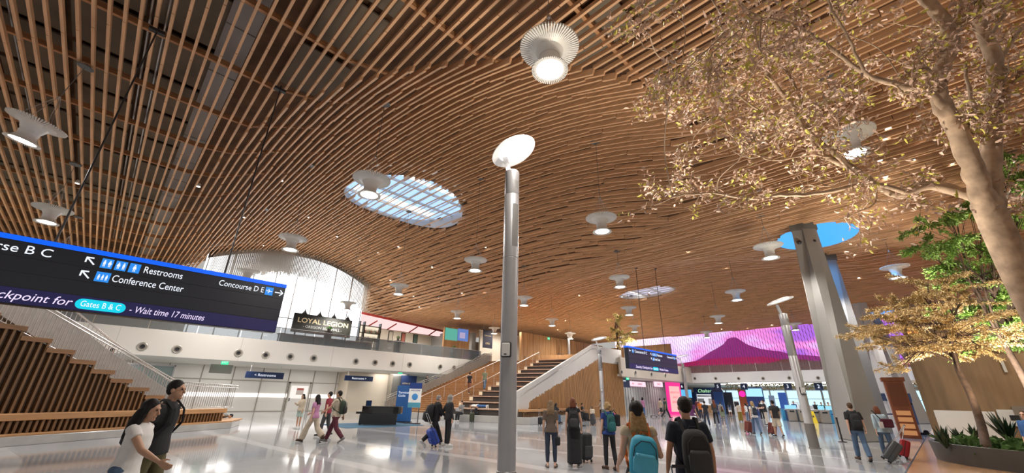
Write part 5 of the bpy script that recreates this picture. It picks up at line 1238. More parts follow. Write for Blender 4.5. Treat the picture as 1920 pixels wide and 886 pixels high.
# -- walking group of four near the white doors
l_, h_ = spot(557, 803, 739); person('girl in beige jacket and pale shorts at the back of the walking four', l_, face_to(200), h_, STAND, 'tan', ('long', 'black'), (cbeige, 1.8, 0.01), (cmint, 'short', 0.36), (shw, 'sneaker'), True, rs=30, re=80, rin=25)
l_, h_ = spot(581, 828, 737); person('woman in pink top and wide beige trousers leading the walking four', l_, face_to(285), h_, WALK, 'fair', ('long', 'black'), (cpink, 0.6), (cbeige, 'wide', 0.92), (shbr, 'shoe'), True, ls=-8, rs=34, hairfwd=1)
l_, h_ = spot(606, 818, 735); person('person in red shirt and dark trousers beside the man with backpack', l_, face_to(275), h_, STEP, 'fair', ('short', 'black'), (cred, 0.8), (cchar, 'straight', 0.95), (shb, 'sneaker'))
l_, h_ = spot(622, 830, 730); g4 = person('man in beige tee and maroon trousers walking left with a backpack', l_, face_to(278), h_, WALK2, 'tan', ('short', 'black'), (cbeige, 0.85), (cmar, 'straight', 0.95), (shg, 'sneaker'), ls=36, le=20)
backpack(g4, 'dark green backpack on the man in maroon trousers', cloth('deep_green', (0.025, 0.04, 0.025)), cbk, (0.30, 0.19, 0.46))
# -- dark clothed couple with the blue suitcase
l_, h_ = spot(812, 836, 738); c1_ = person('man in black jacket with grey hair carrying a big backpack', l_, face_to(62), h_, WALK, 'fair', ('short', 'grey'), (cbk, 1.9, 0.02), (cbk, 'straight', 0.95), (shw, 'sneaker'), lean=6)
backpack(c1_, 'bulky black backpack on the grey haired man', cbk, cbk, (0.40, 0.30, 0.62))
l_, h_ = spot(838, 837, 741); person('hooded person in black jacket and striped track trousers pulling the blue suitcase', l_, face_to(58), h_, STAND, 'fair', ('hood', 'grey'), (cbk, 1.9, 0.025), (cbk, 'straight', 0.93), (shw, 'sneaker'), ls=-32, le=5, lgrip=1)
P = gz(818, 838); suitcase('blue soft suitcase tilted behind the hooded person', (P.x, P.y, 0), face_to(58)-math.pi/2+R_(0), cloth('case_blue', (0.012, 0.045, 0.30), 0.6), (0.42, 0.26, 0.55), 28, 0.5, True)
# -- three women standing, seen from behind
l_, h_ = spot(1034, 876, 752); w1 = person('woman in brown top, blue jeans and sandals, left of the three standing women', l_, face_to(8), h_, STAND, 'fair', ('long', 'ash'), (cbr, 1.0), (cdj, 'slim', 0.84), (mat('sandal_brown', (0.07, 0.035, 0.02), 0.6), 'sandal'), True, True, ls=-6, le=20, la=10, hairlen=0.25, rh=2, lh=-1, yaw=-8)
hb_ = thing('handbag', 'small black handbag hanging beside the woman in brown top', 'bag', W_(w1, w1['A']['r'][2]+Vector((0.0, 0.03, -0.36))), w1['ang'])
MB().box((-0.06, -0.13, 0), (0.06, 0.13, 0.20)).obj('bag_body', cbk, hb_, bevel=0.03); MB().tube([(0, -0.09, 0.18), (0, -0.05, 0.30), (0, 0.0, 0.33), (0, 0.05, 0.30), (0, 0.09, 0.18)], 0.008, 6).obj('strap', cbk, hb_)
l_, h_ = spot(1078, 874, 748); w2 = person('woman in long black sleeveless dress with backpack, middle of the three standing women', l_, face_to(5), h_, STAND, 'fair', ('bob', 'auburn'), (cbk, 0.0), (cbk, 'dress', 0.86), (shg, 'sneaker'), True, True, la=9, ls=0, rs=6, ra=13, rgrip=1, flare=0.1)
backpack(w2, 'black backpack on the woman in the long black dress', cbk, cchar, (0.30, 0.17, 0.47))
P = gz(1098, 866); suitcase('large black suitcase right of the woman in the long dress', (P.x, P.y, 0), face_to(60), cloth('case_black', (0.012, 0.012, 0.014), 0.55), (0.36, 0.28, 0.70), 4, 0.16, True, cchar)
l_, h_ = spot(1146, 881, 756); w3 = person('woman in blue tee and black trousers with blond bun, right of the three standing women', l_, face_to(-14), h_, STAND, 'fair', ('bun', 'blond'), (cblue, 0.5), (cbk, 'slim', 0.90), (shbr, 'shoe'), True, True, lh=5, rh=-5, lk=2, rk=8, yaw=-20, la=9)
backpack(w3, 'teal backpack on the woman with the blond bun', cteal, cloth('teal_light', (0.02, 0.14, 0.15)), (0.27, 0.16, 0.46))
tb = thing('handbag', 'black bag slung behind the right arm of the woman with blond bun', 'bag', W_(w3, w3['Pv']+w3['D']*0.18-w3['Bk']*0.20+Vector((0.20, 0, 0))), w3['ang'])
MB().box((-0.05, -0.05, -0.02), (0.07, 0.07, 0.26)).obj('bag_body', cbk, tb, bevel=0.03); MB().tube([(0, 0, 0.25), (-0.03, 0.10, 0.36), (-0.05, 0.18, 0.30)], 0.009, 6).obj('strap', cbk, tb)
# -- near pair with bright and dark backpacks
n5 = person('woman with dark cap of hair over blond lengths carrying a turquoise backpack', at_depth(1192, 4.7), face_to(6), 1.60, STAND, 'fair', ('long', 'blond'), (cloth('floral_pale', (0.50, 0.42, 0.30)), 0.1), (cbk, 'wide', 0.95), (shb, 'sneaker'), True, True, la=16, ls=-14, le=70, ra=16, rs=-8, re=95, rin=-6, hairlen=0.22)
hb2 = MB(); kk = n5['k']; hb2.ball((n5['Hc']+Vector((0, -0.025, 0.055)))*kk, (0.092*kk, 0.108*kk, 0.10*kk), 16, 10); hb2.ball((n5['Hc']+Vector((0, -0.075, -0.015)))*kk, (0.072*kk, 0.05*kk, 0.07*kk), 14, 8)
remesh(hb2, 'dark_hair_crown', _M['hair_black'], n5['root'], 0.01, 2)
backpack(n5, 'turquoise backpack with orange straps on the woman with blond lengths', csky, cloth('sky_light', (0.08, 0.42, 0.60), 0.6), (0.34, 0.19, 0.44), corg, -0.04, 7)
wb = MB().tube([W_(n5, n5['Pv']+Vector((0.24, -0.14, 0.12))), W_(n5, n5['Pv']+Vector((0.32, -0.24, -0.28))), W_(n5, n5['Pv']+Vector((0.40, -0.34, -0.62)))], 0.02, 8)
P = W_(n5, Vector((0.46, -0.40, 0))); suitcase('teal suitcase trailing behind the woman with the turquoise backpack', (P.x, P.y, 0), n5['ang'], mat('case_teal', (0.01, 0.12, 0.13), 0.4), (0.36, 0.22, 0.50), -18, 0.45)
n6 = person('man in dark tee with a large charcoal backpack, nearest figure right of centre', at_depth(1283, 4.85), face_to(4), 1.665, STAND, 'tan', ('short', 'black'), (cnavy, 0.9, 0.012), (cbk, 'straight', 0.95), (shb, 'sneaker'), False, True, la=16, ra=15, le=16, re=16, yaw=-4)
backpack(n6, 'large charcoal backpack on the nearest man in dark tee', cloth('pack_charcoal', (0.028, 0.028, 0.028)), cchar, (0.33, 0.20, 0.50), cbk, -0.03)
# -- the crowd walking to the check-in hall
def cr(px_, fy, hy, label, face, **k): l_, h_ = spot(px_, fy, hy); return person(label, l_, face_to(face), h_, k.pop('pose', STAND), k.pop('skin', 'fair'), k.pop('hair', ('short', 'brown')), k.pop('top', None), k.pop('bottom', None), k.pop('shoes', (shb, 'sneaker')), k.pop('f', False), **k)
cr(1304, 812, 750, 'woman in purple tee and white shorts with long dark hair', 60, f=True, hair=('long', 'black'), skin='tan', top=(cpur, 0.7), bottom=(cw, 'short', 0.3), shoes=(shw, 'sneaker'), pose=STEP)
cr(1327, 799, 752, 'man in black tee and dark jeans left of the auburn haired woman', 10, top=(cbk, 0.8), bottom=(cdj, 'straight', 0.95), pose=STEP, hair=('short', 'black'))
cr(1345, 798, 750, 'woman with long auburn hair in dark grey top and black leggings', 15, f=True, hair=('wavy', 'auburn'), top=(cchar, 1.2), bottom=(cbk, 'legging', 0.95), pose=STEP, shoes=(shw, 'sneaker'), hairlen=0.40)
cr(1359, 800, 762, 'child in green and grey clothes walking beside the auburn haired woman', 20, f=True, hair=('long', 'brown'), top=(cgrn, 1.5), bottom=(cgrey, 'legging', 0.8), pose=STEP, shoes=(shw, 'sneaker'))
cr(1355, 786, 754, 'person in grey shirt ahead of the walking child', 20, top=(cgrey, 0.8), bottom=(cbeige, 'short', 0.4), hair=('short', 'black'))
cr(1371, 782, 755, 'woman in blue denim top and white shorts near the kiosks', 10, f=True, hair=('long', 'black'), top=(cj, 0.9), bottom=(cw, 'short', 0.3), skin='tan')
cr(1390, 790, 755, 'woman in cream top and mustard trousers', 12, f=True, hair=('bun', 'black'), top=(cbeige, 0.7), bottom=(cmus, 'wide', 0.95), skin='tan')
cr(1403, 790, 756, 'woman in cream tee and blue jeans next to the mustard trousers', -30, f=True, hair=('tail', 'black'), top=(cw, 0.7), bottom=(cj, 'straight', 0.93))
cr(1407, 786, 755, 'person with reddish hair in dark top beyond the cream tee', 30, hair=('short', 'auburn'), top=(cnavy, 1.2), bottom=(cchar, 'straight', 0.95))
q1 = cr(1421, 815, 753, 'woman in white tee and jeans with blond hair and navy backpack', 5, f=True, hair=('bob', 'blond'), top=(cw, 0.4), bottom=(cj, 'slim', 0.95), pose=STEP, ls=-18, lgrip=1, la=14)
backpack(q1, 'small navy backpack on the blond woman in white tee', cnavy, cdj, (0.26, 0.14, 0.40))
P = gz(1403, 812); suitcase('maroon suitcase pulled by the blond woman with navy backpack', (P.x, P.y, 0), face_to(5), mat('case_maroon', (0.14, 0.03, 0.022), 0.35), (0.44, 0.28, 0.56), 14, 0.5)
cr(1440, 797, 750, 'man in black tee and pale trousers turned left holding a bag', 290, top=(cbk, 0.8), bottom=(cbeige, 'straight', 0.95), hair=('short', 'black'), ls=25, le=60, rs=30, re=60)
q2 = cr(1462, 820, 751, 'man in black tee and beige shorts pulling a maroon suitcase', 8, top=(cbk, 0.9, 0.01), bottom=(cbeige, 'short', 0.45), pose=STEP, hair=('short', 'black'), skin='tan', ls=-20, lgrip=1, ra=16)
P = gz(1448, 816); suitcase('maroon suitcase pulled by the man in beige shorts', (P.x, P.y, 0), face_to(5), _M['case_maroon'], (0.44, 0.28, 0.56), 14, 0.5)
cr(1291, 792, 770, 'small child with dark hair beyond the nearest man', 200, hair=('short', 'black'), top=(cred, 0.8), bottom=(cchar, 'straight', 0.9))
cr(1316, 785, 751, 'person in orange shirt in the crowd', 190, top=(corg, 0.8), bottom=(cdj, 'straight', 0.95), hair=('short', 'black'))
cr(1281, 781, 746, 'person in pale shirt beside the pink advert', 160, top=(cw, 0.8), bottom=(cdj, 'straight', 0.95), hair=('short', 'black'))
cr(1311, 782, 748, 'person in dark red top deep in the crowd', 30, top=(cmar, 1.5), bottom=(cbk, 'straight', 0.95), hair=('short', 'black'))
cr(1431, 786, 752, 'person in black behind the blond woman', 10, top=(cbk, 1.5), bottom=(cbk, 'straight', 0.95), hair=('short', 'black'))
cr(1297, 780, 747, 'person in beige top left of the far lamp post', 120, f=True, top=(cbeige, 0.8), bottom=(cbk, 'straight', 0.95), hair=('long', 'brown'), skin='tan')
for n, (x, y, tp, hr_, lab) in enumerate(((1487, 752, cblue, 'black', 'clerk in blue behind the check-in counter, leftmost of the clerks'), (1500, 753, cw, 'brown', 'clerk in white behind the check-in counter beside the blue clerk'), (1512, 753, cpink, 'grey', 'clerk in pink behind the check-in counter near the lamp post'),
        (1527, 753, cbk, 'black', 'clerk in black striped top just right of the lamp post'), (1539, 754, cteal, 'brown', 'clerk in dark teal behind the counter right of the lamp post'), (1552, 754, cbeige, 'black', 'clerk in beige leaning at the counter'), (1562, 753, cw, 'black', 'clerk in white beside the big column'))):
    P = at_y(x, y, 0); d = ray(x, y); t = 52.6/d.x; h_ = min(1.9, CAM_H+d.z*t); person(lab, (CPOS.x+d.x*t, CPOS.y+d.y*t, 0), R_(185+20*(n % 3)), h_, STAND, 'fair' if n % 2 else 'tan', ('short', hr_), (tp, 1.2), (cbk, 'straight', 0.95), (shb, 'shoe'), ls=30, le=50, rs=30, re=50)
# -- by the grey hoarding
cr(1190, 778, 741, 'person in dark hooded jacket standing before the grey hoarding', 185, top=(cbk, 1.8, 0.02), bottom=(cbk, 'straight', 0.95), hair=('long', 'black'), skin='brown', ls=30, le=95, rs=30, re=95)
cr(1208, 782, 745, 'woman in pink and blue with backpack at the luggage cart', 60, f=True, top=(cpink, 1.5), bottom=(cmid, 'legging', 0.95), hair=('bob', 'black'), skin='tan')
cr(1241, 781, 744, 'walker in cream shirt and black shorts before the hoarding', 75, top=(cbeige, 0.9), bottom=(cbk, 'short', 0.45), hair=('short', 'black'), pose=WALK)
cr(1250, 784, 744, 'walker in dark green tee and black trousers before the hoarding', 80, top=(cloth('forest_tee', (0.03, 0.06, 0.05)), 0.9), bottom=(cbk, 'straight', 0.95), hair=('short', 'black'), pose=WALK2, skin='tan')
P = gz(1213, 781); lc = thing('luggage_cart', 'tubular steel luggage cart before the grey hoarding', 'cart', (P.x+0.4, P.y-0.6, 0), 0.4)
MB().tube([(-0.4, -0.3, 0.12), (-0.4, -0.3, 1.3), (-0.4, 0.3, 1.3), (-0.4, 0.3, 0.12)], 0.03, 6).obj('frame', steel_m, lc); MB().box((-0.42, -0.32, 0.13), (0.5, 0.32, 0.17)).obj('deck', dark_m, lc)
for a in (-0.35, 0.42):
    for b in (-0.27, 0.27): MB().lathe([(0.06, -0.02), (0.06, 0.02)], 10, c=(a, b, 0.062), M=Matrix.Rotation(R_(90), 3, 'X')).box((a-0.02, b-0.02, 0.06), (a+0.02, b+0.02, 0.14)).obj('wheel', dark_m, lc)
# -- right hand couple
l_, h_ = spot(1622, 864, 757); r1_ = person('man in black shirt and jeans pulling a grey suitcase by the big column', l_, face_to(22), h_, STEP, 'fair', ('short', 'brown'), (cbk, 1.0, 0.01), (cj, 'straight', 0.95), (shbr, 'shoe'), rs=-16, rgrip=1, re=4)
backpack(r1_, 'black backpack on the man beside the big column', cbk, cbk, (0.30, 0.17, 0.46))
P = gz(1662, 868); suitcase('grey hard suitcase tilted behind the man by the column', (P.x, P.y, 0), face_to(35), mat('case_slate', (0.05, 0.055, 0.058), 0.3), (0.42, 0.26, 0.60), 38, 0.55)
l_, h_ = spot(1672, 864, 763); r2_ = person('woman in pale blue top and jeans with a maroon shoulder bag', l_, face_to(25), h_, STEP, 'fair', ('bob', 'auburn'), (clb, 1.5), (cj, 'slim', 0.95), (shg, 'sneaker'), True)
sb_ = thing('shoulder_bag', 'maroon shoulder bag on the back of the woman in pale blue', 'bag', W_(r2_, r2_['Pv']+r2_['D']*0.10-r2_['Bk']*0.25+Vector((0.12, 0, 0))), r2_['ang'])
MB().box((-0.16, -0.05, 0), (0.16, 0.06, 0.26)).obj('bag_body', cmar, sb_, bevel=0.04); MB().tube([(-0.14, 0, 0.25), (-0.2, 0.06, 0.36), (-0.26, 0.15, 0.50), (-0.24, 0.25, 0.48)], 0.015, 6).obj('strap', cbk, sb_); MB().box((-0.22, -0.07, -0.02), (-0.12, -0.02, 0.17)).obj('white_tag', cw, sb_)
P = gz(1694, 860); suitcase('red and black suitcase behind the woman in pale blue', (P.x, P.y, 0), face_to(40), mat('case_red', (0.36, 0.012, 0.02), 0.4), (0.36, 0.24, 0.52), 20, 0.45)
person('boy in blue shirt cut by the right edge of the photo', at_depth(1913, 10.5), face_to(255), 1.55, STAND, 'fair', ('short', 'brown'), (cmid, 1.2), (cj, 'straight', 0.95), (shw, 'sneaker'), ls=25, le=70)
# -- on and around the central stair
x, y = cs_xy(-1.80, 4.3); sm_ = person('man sitting on the central stair edge with a laptop', (x, y, 0), AN2+math.pi, 1.74, SIT, 'fair', ('short', 'black'), (cgrey, 1.8), (cbk, 'straight', 0.95), (shw, 'sneaker'), seated=True, pitch=18)
lpT = thing('laptop', 'open silver laptop on the seated man on the stair edge', 'laptop', W_(sm_, sm_['Pv']+Vector((0, 0.34, 0.105))), sm_['ang'])
MB().box((-0.16, -0.11, 0), (0.16, 0.11, 0.015)).obj('base', steel_m, lpT); MB().cbox((0, 0.14, 0.11), (0.32, 0.012, 0.22), Matrix.Rotation(R_(-15), 3, 'X')).obj('screen', steel_m, lpT)
x, y = cs_xy(-2.05, 5.1); suitcase('small lilac grey suitcase left of the man with laptop', (x, y, 0), AN2+0.3, mat('case_lilac', (0.30, 0.32, 0.40), 0.35), (0.40, 0.25, 0.56), 0, 0.3)
x, y = cs_xy(-1.85, 3.3); suitcase('olive suitcase right of the man with laptop', (x, y, 0), AN2+0.2, mat('case_olive', (0.035, 0.042, 0.02), 0.4), (0.36, 0.25, 0.56), 0, 0.3)
bp_ = thing('backpack', 'black backpack standing on the stair edge behind the laptop man', 'backpack', (*cs_xy(-0.95, 3.55), 0.45), AN2)
MB().box((-0.16, -0.12, 0), (0.16, 0.12, 0.46)).obj('main_bag', cbk, bp_, bevel=0.08, seg=3); MB().box((-0.12, -0.17, 0.05), (0.12, -0.1, 0.25)).obj('front_pocket', cchar, bp_, bevel=0.03)
o = person('person lying on the lowest tier in white and blue clothes', (*cs_xy(-0.1, 1.9), 1.02), 0, 1.65, STAND, 'fair', ('short', 'brown'), (cw, 1.5), (cmid, 'straight', 0.95), (shw, 'sneaker'))['root']; o.rotation_euler = (R_(-90), 0, AN2); o.location = (*cs_xy(-0.15, 3.1), 1.03)
x, y = cs_xy(1.7, -1.50); person('person in dark hooded jacket sitting bent forward on the white plinth', (x, y, 0), AN2-math.pi/2-0.3, 1.72, SIT, 'brown', ('hood', cbk), (cbk, 1.9, 0.02), (cj, 'straight', 0.95), (shb, 'shoe'), seated=True, lean=16, pitch=15)
P = gz(1006, 796); suitcase('small black trolley bag by the seated hooded person', (P.x, P.y-0.35, 0), AN2, cbk, (0.38, 0.26, 0.44), 0, 0.5, True)
for (a, hr_, lab, tp) in ((5.1, ('bun', 'black'), 'person in white top seated behind the woman in brown', cw), (6.2, ('tail', 'black'), 'person in white top with dark stripes seated between the standing women', cw), (7.6, ('short', 'black'), 'person in black seated behind the woman in the long dress', cbk)):
    x, y = cs_xy(a, -1.50); person(lab, (x, y, 0), AN2-math.pi/2, 1.68, SIT, 'tan', hr_, (tp, 0.9), (cbk, 'straight', 0.95), (shb, 'shoe'), True, seated=True)
cr(1128, 787, 750, 'man in tan tee standing at the lamp post by the slatted stair', 300, top=(cbeige, 0.9), bottom=(cbk, 'straight', 0.95), hair=('short', 'black'), skin='tan', ls=30, le=60)
for (px_, py_, lab, m_, sz_) in ((1112, 797, 'dark grey suitcase with handle beside the woman in blue tee', cchar, (0.45, 0.28, 0.66)), (1098, 788, 'charcoal duffel suitcase standing left of the dark grey one', cbk, (0.5, 0.3, 0.55)), (1088, 786, 'black upright suitcase near the slatted stair end', cbk, (0.4, 0.28, 0.6)), (1152, 786, 'small pink suitcase beside the blond bun woman, far off', mat('case_pink', (0.55, 0.03, 0.10), 0.4), (0.4, 0.25, 0.5))):
    P = gz(px_, py_); suitcase(lab, (P.x, P.y, 0), AN2, m_, sz_, 0, 0.45, True)
P = gz(1112, 797); tt = thing('tote_bag', 'pale tote bag on top of the dark grey suitcase', 'bag', (P.x, P.y, 0.73), AN2); MB().box((-0.26, -0.1, 0), (0.26, 0.1, 0.3)).obj('bag_body', cbeige, tt, bevel=0.05); MB().tube([(-0.12, 0, 0.28), (-0.08, 0, 0.45), (0.08, 0, 0.45), (0.12, 0, 0.28)], 0.015, 6).obj('handles', cbk, tt)
for (px_, py_, lab, k) in ((908, 733, 'man in sage tee and jeans climbing the central stair', dict(top=(cgrn, 0.9), bottom=(cj, 'straight', 0.95), hair=('short', 'grey'))), (879, 741, 'person in black top and rust trousers climbing the central stair', dict(top=(cbk, 0.9), bottom=(cloth('rust', (0.22, 0.09, 0.05)), 'straight', 0.9), hair=('short', 'black'), female=True))):
    H_ = stair_hit(px_, py_); person(lab, H_, AN2+0.15, 1.74, STEP, 'fair', k.pop('hair'), k.pop('top'), k.pop('bottom'), (shb, 'sneaker'), **k)
person('man in dark cap coming down behind the escalator side', (*cs_xy(5.2, 13.85), 1.84), R_(200), 1.75, STAND, 'fair', ('cap', cbk), (cbk, 1.5), (cdj, 'straight', 0.95), (shb, 'sneaker'))
# -- left stair: a head above the grey panel, and someone reclining at the bench end
x, y, z = frame(A1, AN1)(6.11, 5.4, 1.85)
person('man in white shirt descending the left stair, head above the railing', (x, y, z+0.005), AN1, 1.70, STAND, 'tan', ('short', 'black'), (cw, 0.9), (cchar, 'straight', 0.95), (shb, 'shoe'))
o = person('person in grey top lying on the podium at the bench end', (0, 0, 0), 0, 1.68, STAND, 'fair', ('short', 'black'), (cgrey, 0.9), (cbk, 'straight', 0.95), (shb, 'sneaker'))['root']
fr1 = frame(A1, AN1); x, y, z = fr1(9.15, 2.6, 0.45); o.location = (x, y, 0.46); o.rotation_euler = (R_(-90), 0, AN1+R_(-120))
# ================================================================== TREES, PLANTERS, RIGHT SIDE
def leafmat(name, col, amt=0.35):
    m = mat(name, col, 0.5, noise=(5, amt)); b = m.node_tree.nodes['Principled BSDF']
    b.inputs['Subsurface Weight'].default_value = 0.0
    return m
bark_m = mat('bark_pale', (0.40, 0.29, 0.20), 0.8, noise=(7, 0.32), bump=0.6)
bark2_m = mat('bark_brown', (0.085, 0.05, 0.032), 0.85, noise=(8, 0.3), bump=0.5)
def leaf(mb, p, d, n, L, w, curl=0.0):
    s = d.cross(n).normalized(); u = n*curl*L; a = p+d*L*0.28+u*0.18; b = p+d*L*0.68+u*0.12; t = p+d*L-u*0.22; c = s*w*0.46
    mb.add([p, a+c, b+c*0.85, t, b-c*0.85, a-c, a-n*w*0.12, b-n*w*0.12], [(0, 1, 6), (1, 2, 7, 6), (2, 3, 7), (0, 6, 5), (6, 7, 4, 5), (7, 3, 4)])
def rdir(rr):
    a = rr.random()*6.283; z = rr.random()*2-1; q = math.sqrt(1-z*z); return Vector((q*math.cos(a), q*math.sin(a), z))
def smooth_path(pts, sub=5):
    out = []
    n = len(pts)
    for i in range(n-1):
        p0, p1, p2, p3 = pts[max(i-1, 0)], pts[i], pts[i+1], pts[min(i+2, n-1)]
        for t in range(sub):
            f = t/sub; out.append(0.5*((2*p1)+(p2-p0)*f+(2*p0-5*p1+4*p2-p3)*f*f+(3*p1-p0-3*p2+p3)*f**3))
    out.append(pts[-1]); return out
def branch(mb, pix_pts, t0, t1, r0, r1, n=10, wob=0.012, rr=random):
    P = [at_t(x, y, t0+(t1-t0)*i/(len(pix_pts)-1)) if len(q_) == 0 else at_t(x, y, q_[0]) for i, (x, y, *q_) in enumerate(pix_pts)]
    S2 = smooth_path(P); N = len(S2)
    S2 = [p+rdir(rr)*wob*(0 < i < N-1) for i, p in enumerate(S2)]
    rs = [(r0+(r1-r0)*(i/(N-1))**0.8)*(1+0.07*math.sin(i*1.7)) for i in range(N)]
    mb.tube(S2, rs, n); return list(zip(S2, rs))
# --- the big pale-barked tree at the right; its trunk stands just outside the frame
rr = random.Random(11)
bt = thing('big_tree', 'large pale barked tree with sparse pinkish brown leaves, upper right', 'tree', (0, 0, 0))
base = at_t(2040, 760, 5.0); bt.location = (base.x, base.y, 0); off = (base.x, base.y, 0)
tr = MB()
trunk = [Vector((base.x+0.10, base.y-0.10, 0)), Vector((base.x+0.06, base.y-0.06, 0.8)), base.copy(), at_t(1938, 565, 5.0), at_t(1890, 470, 5.02), at_t(1851, 385, 5.05)]
tp = smooth_path(trunk, 6); N = len(tp); tr.tube(tp, [0.20-0.055*(i/(N-1))+(0.10*max(0, 1-i/6)) for i in range(N)], 16)
tr.ball(at_t(1851, 384, 5.05), (0.152, 0.152, 0.13), 14, 10); tr.obj('trunk', bark_m, bt, smooth=True, off=off)
BR = [([(1872, 432), (1860, 370), (1858, 320), (1862, 210), (1868, 135), (1848, 70), (1815, 0), (1790, -70)], 5.05, 5.1, 0.125, 0.055),
      ([(1868, 430), (1842, 365), (1822, 310), (1795, 245), (1766, 195), (1757, 150), (1782, 95), (1779, 50), (1735, 0), (1700, -50)], 5.05, 4.7, 0.130, 0.052),
      ([(1862, 420), (1838, 378), (1800, 360), (1735, 348), (1690, 364), (1645, 348), (1590, 308), (1520, 250), (1490, 205), (1440, 140)], 5.05, 5.7, 0.088, 0.025),
      ([(1700, 362), (1625, 344), (1540, 362), (1460, 366), (1400, 372), (1330, 362), (1260, 368)], 5.3, 5.2, 0.036, 0.010),
      ([(1600, 315), (1535, 285), (1512, 215), (1485, 150), (1455, 110), (1405, 60)], 5.5, 5.9, 0.034, 0.012),
      ([(1772, 200), (1740, 172), (1690, 160), (1620, 138), (1560, 92), (1520, 62)], 4.75, 4.9, 0.05, 0.018),
      ([(1800, 250), (1770, 210), (1730, 160), (1690, 148)], 5.0, 5.2, 0.032, 0.015),
      ([(1868, 140), (1885, 95), (1910, 60), (1940, 40)], 5.1, 5.4, 0.03, 0.015), ([(1864, 210), (1830, 205), (1812, 150), (1810, 120)], 5.0, 5.3, 0.03, 0.015),
      ([(1862, 240), (1830, 220), (1812, 235), (1800, 190)], 5.0, 5.5, 0.028, 0.014), ([(1490, 205), (1440, 215), (1380, 175), (1330, 130), (1270, 120)], 5.7, 5.9, 0.02, 0.008),
      ([(1440, 140), (1400, 90), (1360, 40), (1330, -10)], 5.7, 6.0, 0.022, 0.010), ([(1520, 62), (1470, 40), (1420, 30), (1370, -10)], 4.9, 5.1, 0.018, 0.009), ([(1590, 308), (1530, 290), (1450, 300), (1400, 280)], 5.6, 5.3, 0.02, 0.008),
      ([(1620, 138), (1590, 70), (1560, 20), (1545, -30)], 4.8, 4.8, 0.02, 0.01), ([(1848, 410), (1900, 395), (1960, 380)], 5.1, 5.3, 0.03, 0.02), ([(1852, 385), (1890, 378), (1950, 372)], 5.15, 5.5, 0.02, 0.012),
      ([(1868, 130), (1900, 130), (1950, 110)], 5.2, 5.6, 0.02, 0.012), ([(1850, 75), (1880, 30), (1900, -20)], 5.1, 5.2, 0.025, 0.014), ([(1645, 348), (1640, 380), (1600, 400), (1560, 415)], 5.4, 5.3, 0.012, 0.006)]
skel = []
for (pts, a, b, r0, r1) in BR:
    mb = MB(); S2 = branch(mb, pts, a, b, r0, r1, 12, 0.010, rr); mb.obj('branch', bark_m, bt, smooth=True, off=off); skel.append((S2, r1))
tw, lf, lf2 = MB(), MB(), MB()
lpink = leafmat('leaf_pinkish', (0.64, 0.45, 0.35), 0.4); lyel = leafmat('leaf_yellow_green', (0.60, 0.55, 0.10), 0.35)
def twig(p, d, L, r, depth):
    pts = [p]; q = p.copy(); dd = d.copy(); n = 4
    for i in range(n): dd = (dd+rdir(rr)*0.55+Vector((0, 0, 0.05))).normalized(); q = q+dd*L/n; pts.append(q.copy())
    tw.tube(pts, [r*(1-0.6*i/n) for i in range(n+1)], 5, False)
    if depth > 0:
        for i in range(1, n+1):
            for _ in range(1 if rr.random() < 0.75 else 2): twig(pts[i], (dd+rdir(rr)*1.2).normalized(), L*0.55, r*0.55, depth-1)
    if depth <= 1:
        for i in range(2, n+1):
            for _ in range(2):
                if rr.random() < 0.45: continue
                c = pts[i]+rdir(rr)*0.05
                g = lf2 if rr.random() < 0.22 else lf
                leaf(g, c, rdir(rr), rdir(rr), 0.05+0.05*rr.random(), 0.032, rr.random()*1.5)
for bi, (S2, r1) in enumerate(skel):
    if bi in (0, 1): rng = range(14, len(S2), 7)
    elif bi == 3: rng = range(12, len(S2), 4)
    elif bi == 2: rng = range(24, len(S2), 4)
    else: rng = range(4, len(S2), 4)
    for i in rng:
        p, r = S2[i]; twig(p, rdir(rr), 0.42+0.25*rr.random(), max(0.006, r*0.28), 2)
# outer sprays filling the crown over the left of the tree
poly = [(1200, 70), (1215, 150), (1260, 260), (1300, 330), (1250, 365), (1330, 385), (1400, 330), (1460, 320), (1540, 300), (1580, 250), (1560, 180), (1540, 90), (1480, 30), (1400, 10), (1300, 5), (1230, 20)]
def inside(x, y, P):
    c = False; j = len(P)-1
    for i in range(len(P)):
        if (P[i][1] > y) != (P[j][1] > y) and x < (P[j][0]-P[i][0])*(y-P[i][1])/(P[j][1]-P[i][1])+P[i][0]: c = not c
        j = i
    return c
n_ = 0
allp = [q[0] for S2, _ in skel[2:] for q in S2]
while n_ < 52:
    x, y = rr.uniform(1180, 1900), rr.uniform(-20, 430)
    if not inside(x, y, poly) and rr.random() > (0.28 if x > 1560 and y < 200 else 0.05): continue
    p = at_t(x, y, rr.uniform(4.6, 6.4)); a = min(allp, key=lambda q: (q-p).length)
    if (a-p).length > 1.5: continue
    mid = (a+p)/2+rdir(rr)*0.1; tw.tube(smooth_path([a, mid, p], 4), 0.008, 5, False); twig(p, (p-a).normalized(), 0.45, 0.007, 2); n_ += 1
tw.obj('twigs', bark_m, bt, off=off); f1 = lf.obj('leaves', lpink, bt, off=off); f2 = lf2.obj('leaves', lyel, bt, off=off); f2['label'] = 'yellow green leaves'
for o in (f1, f2): o['kind'] = 'stuff'
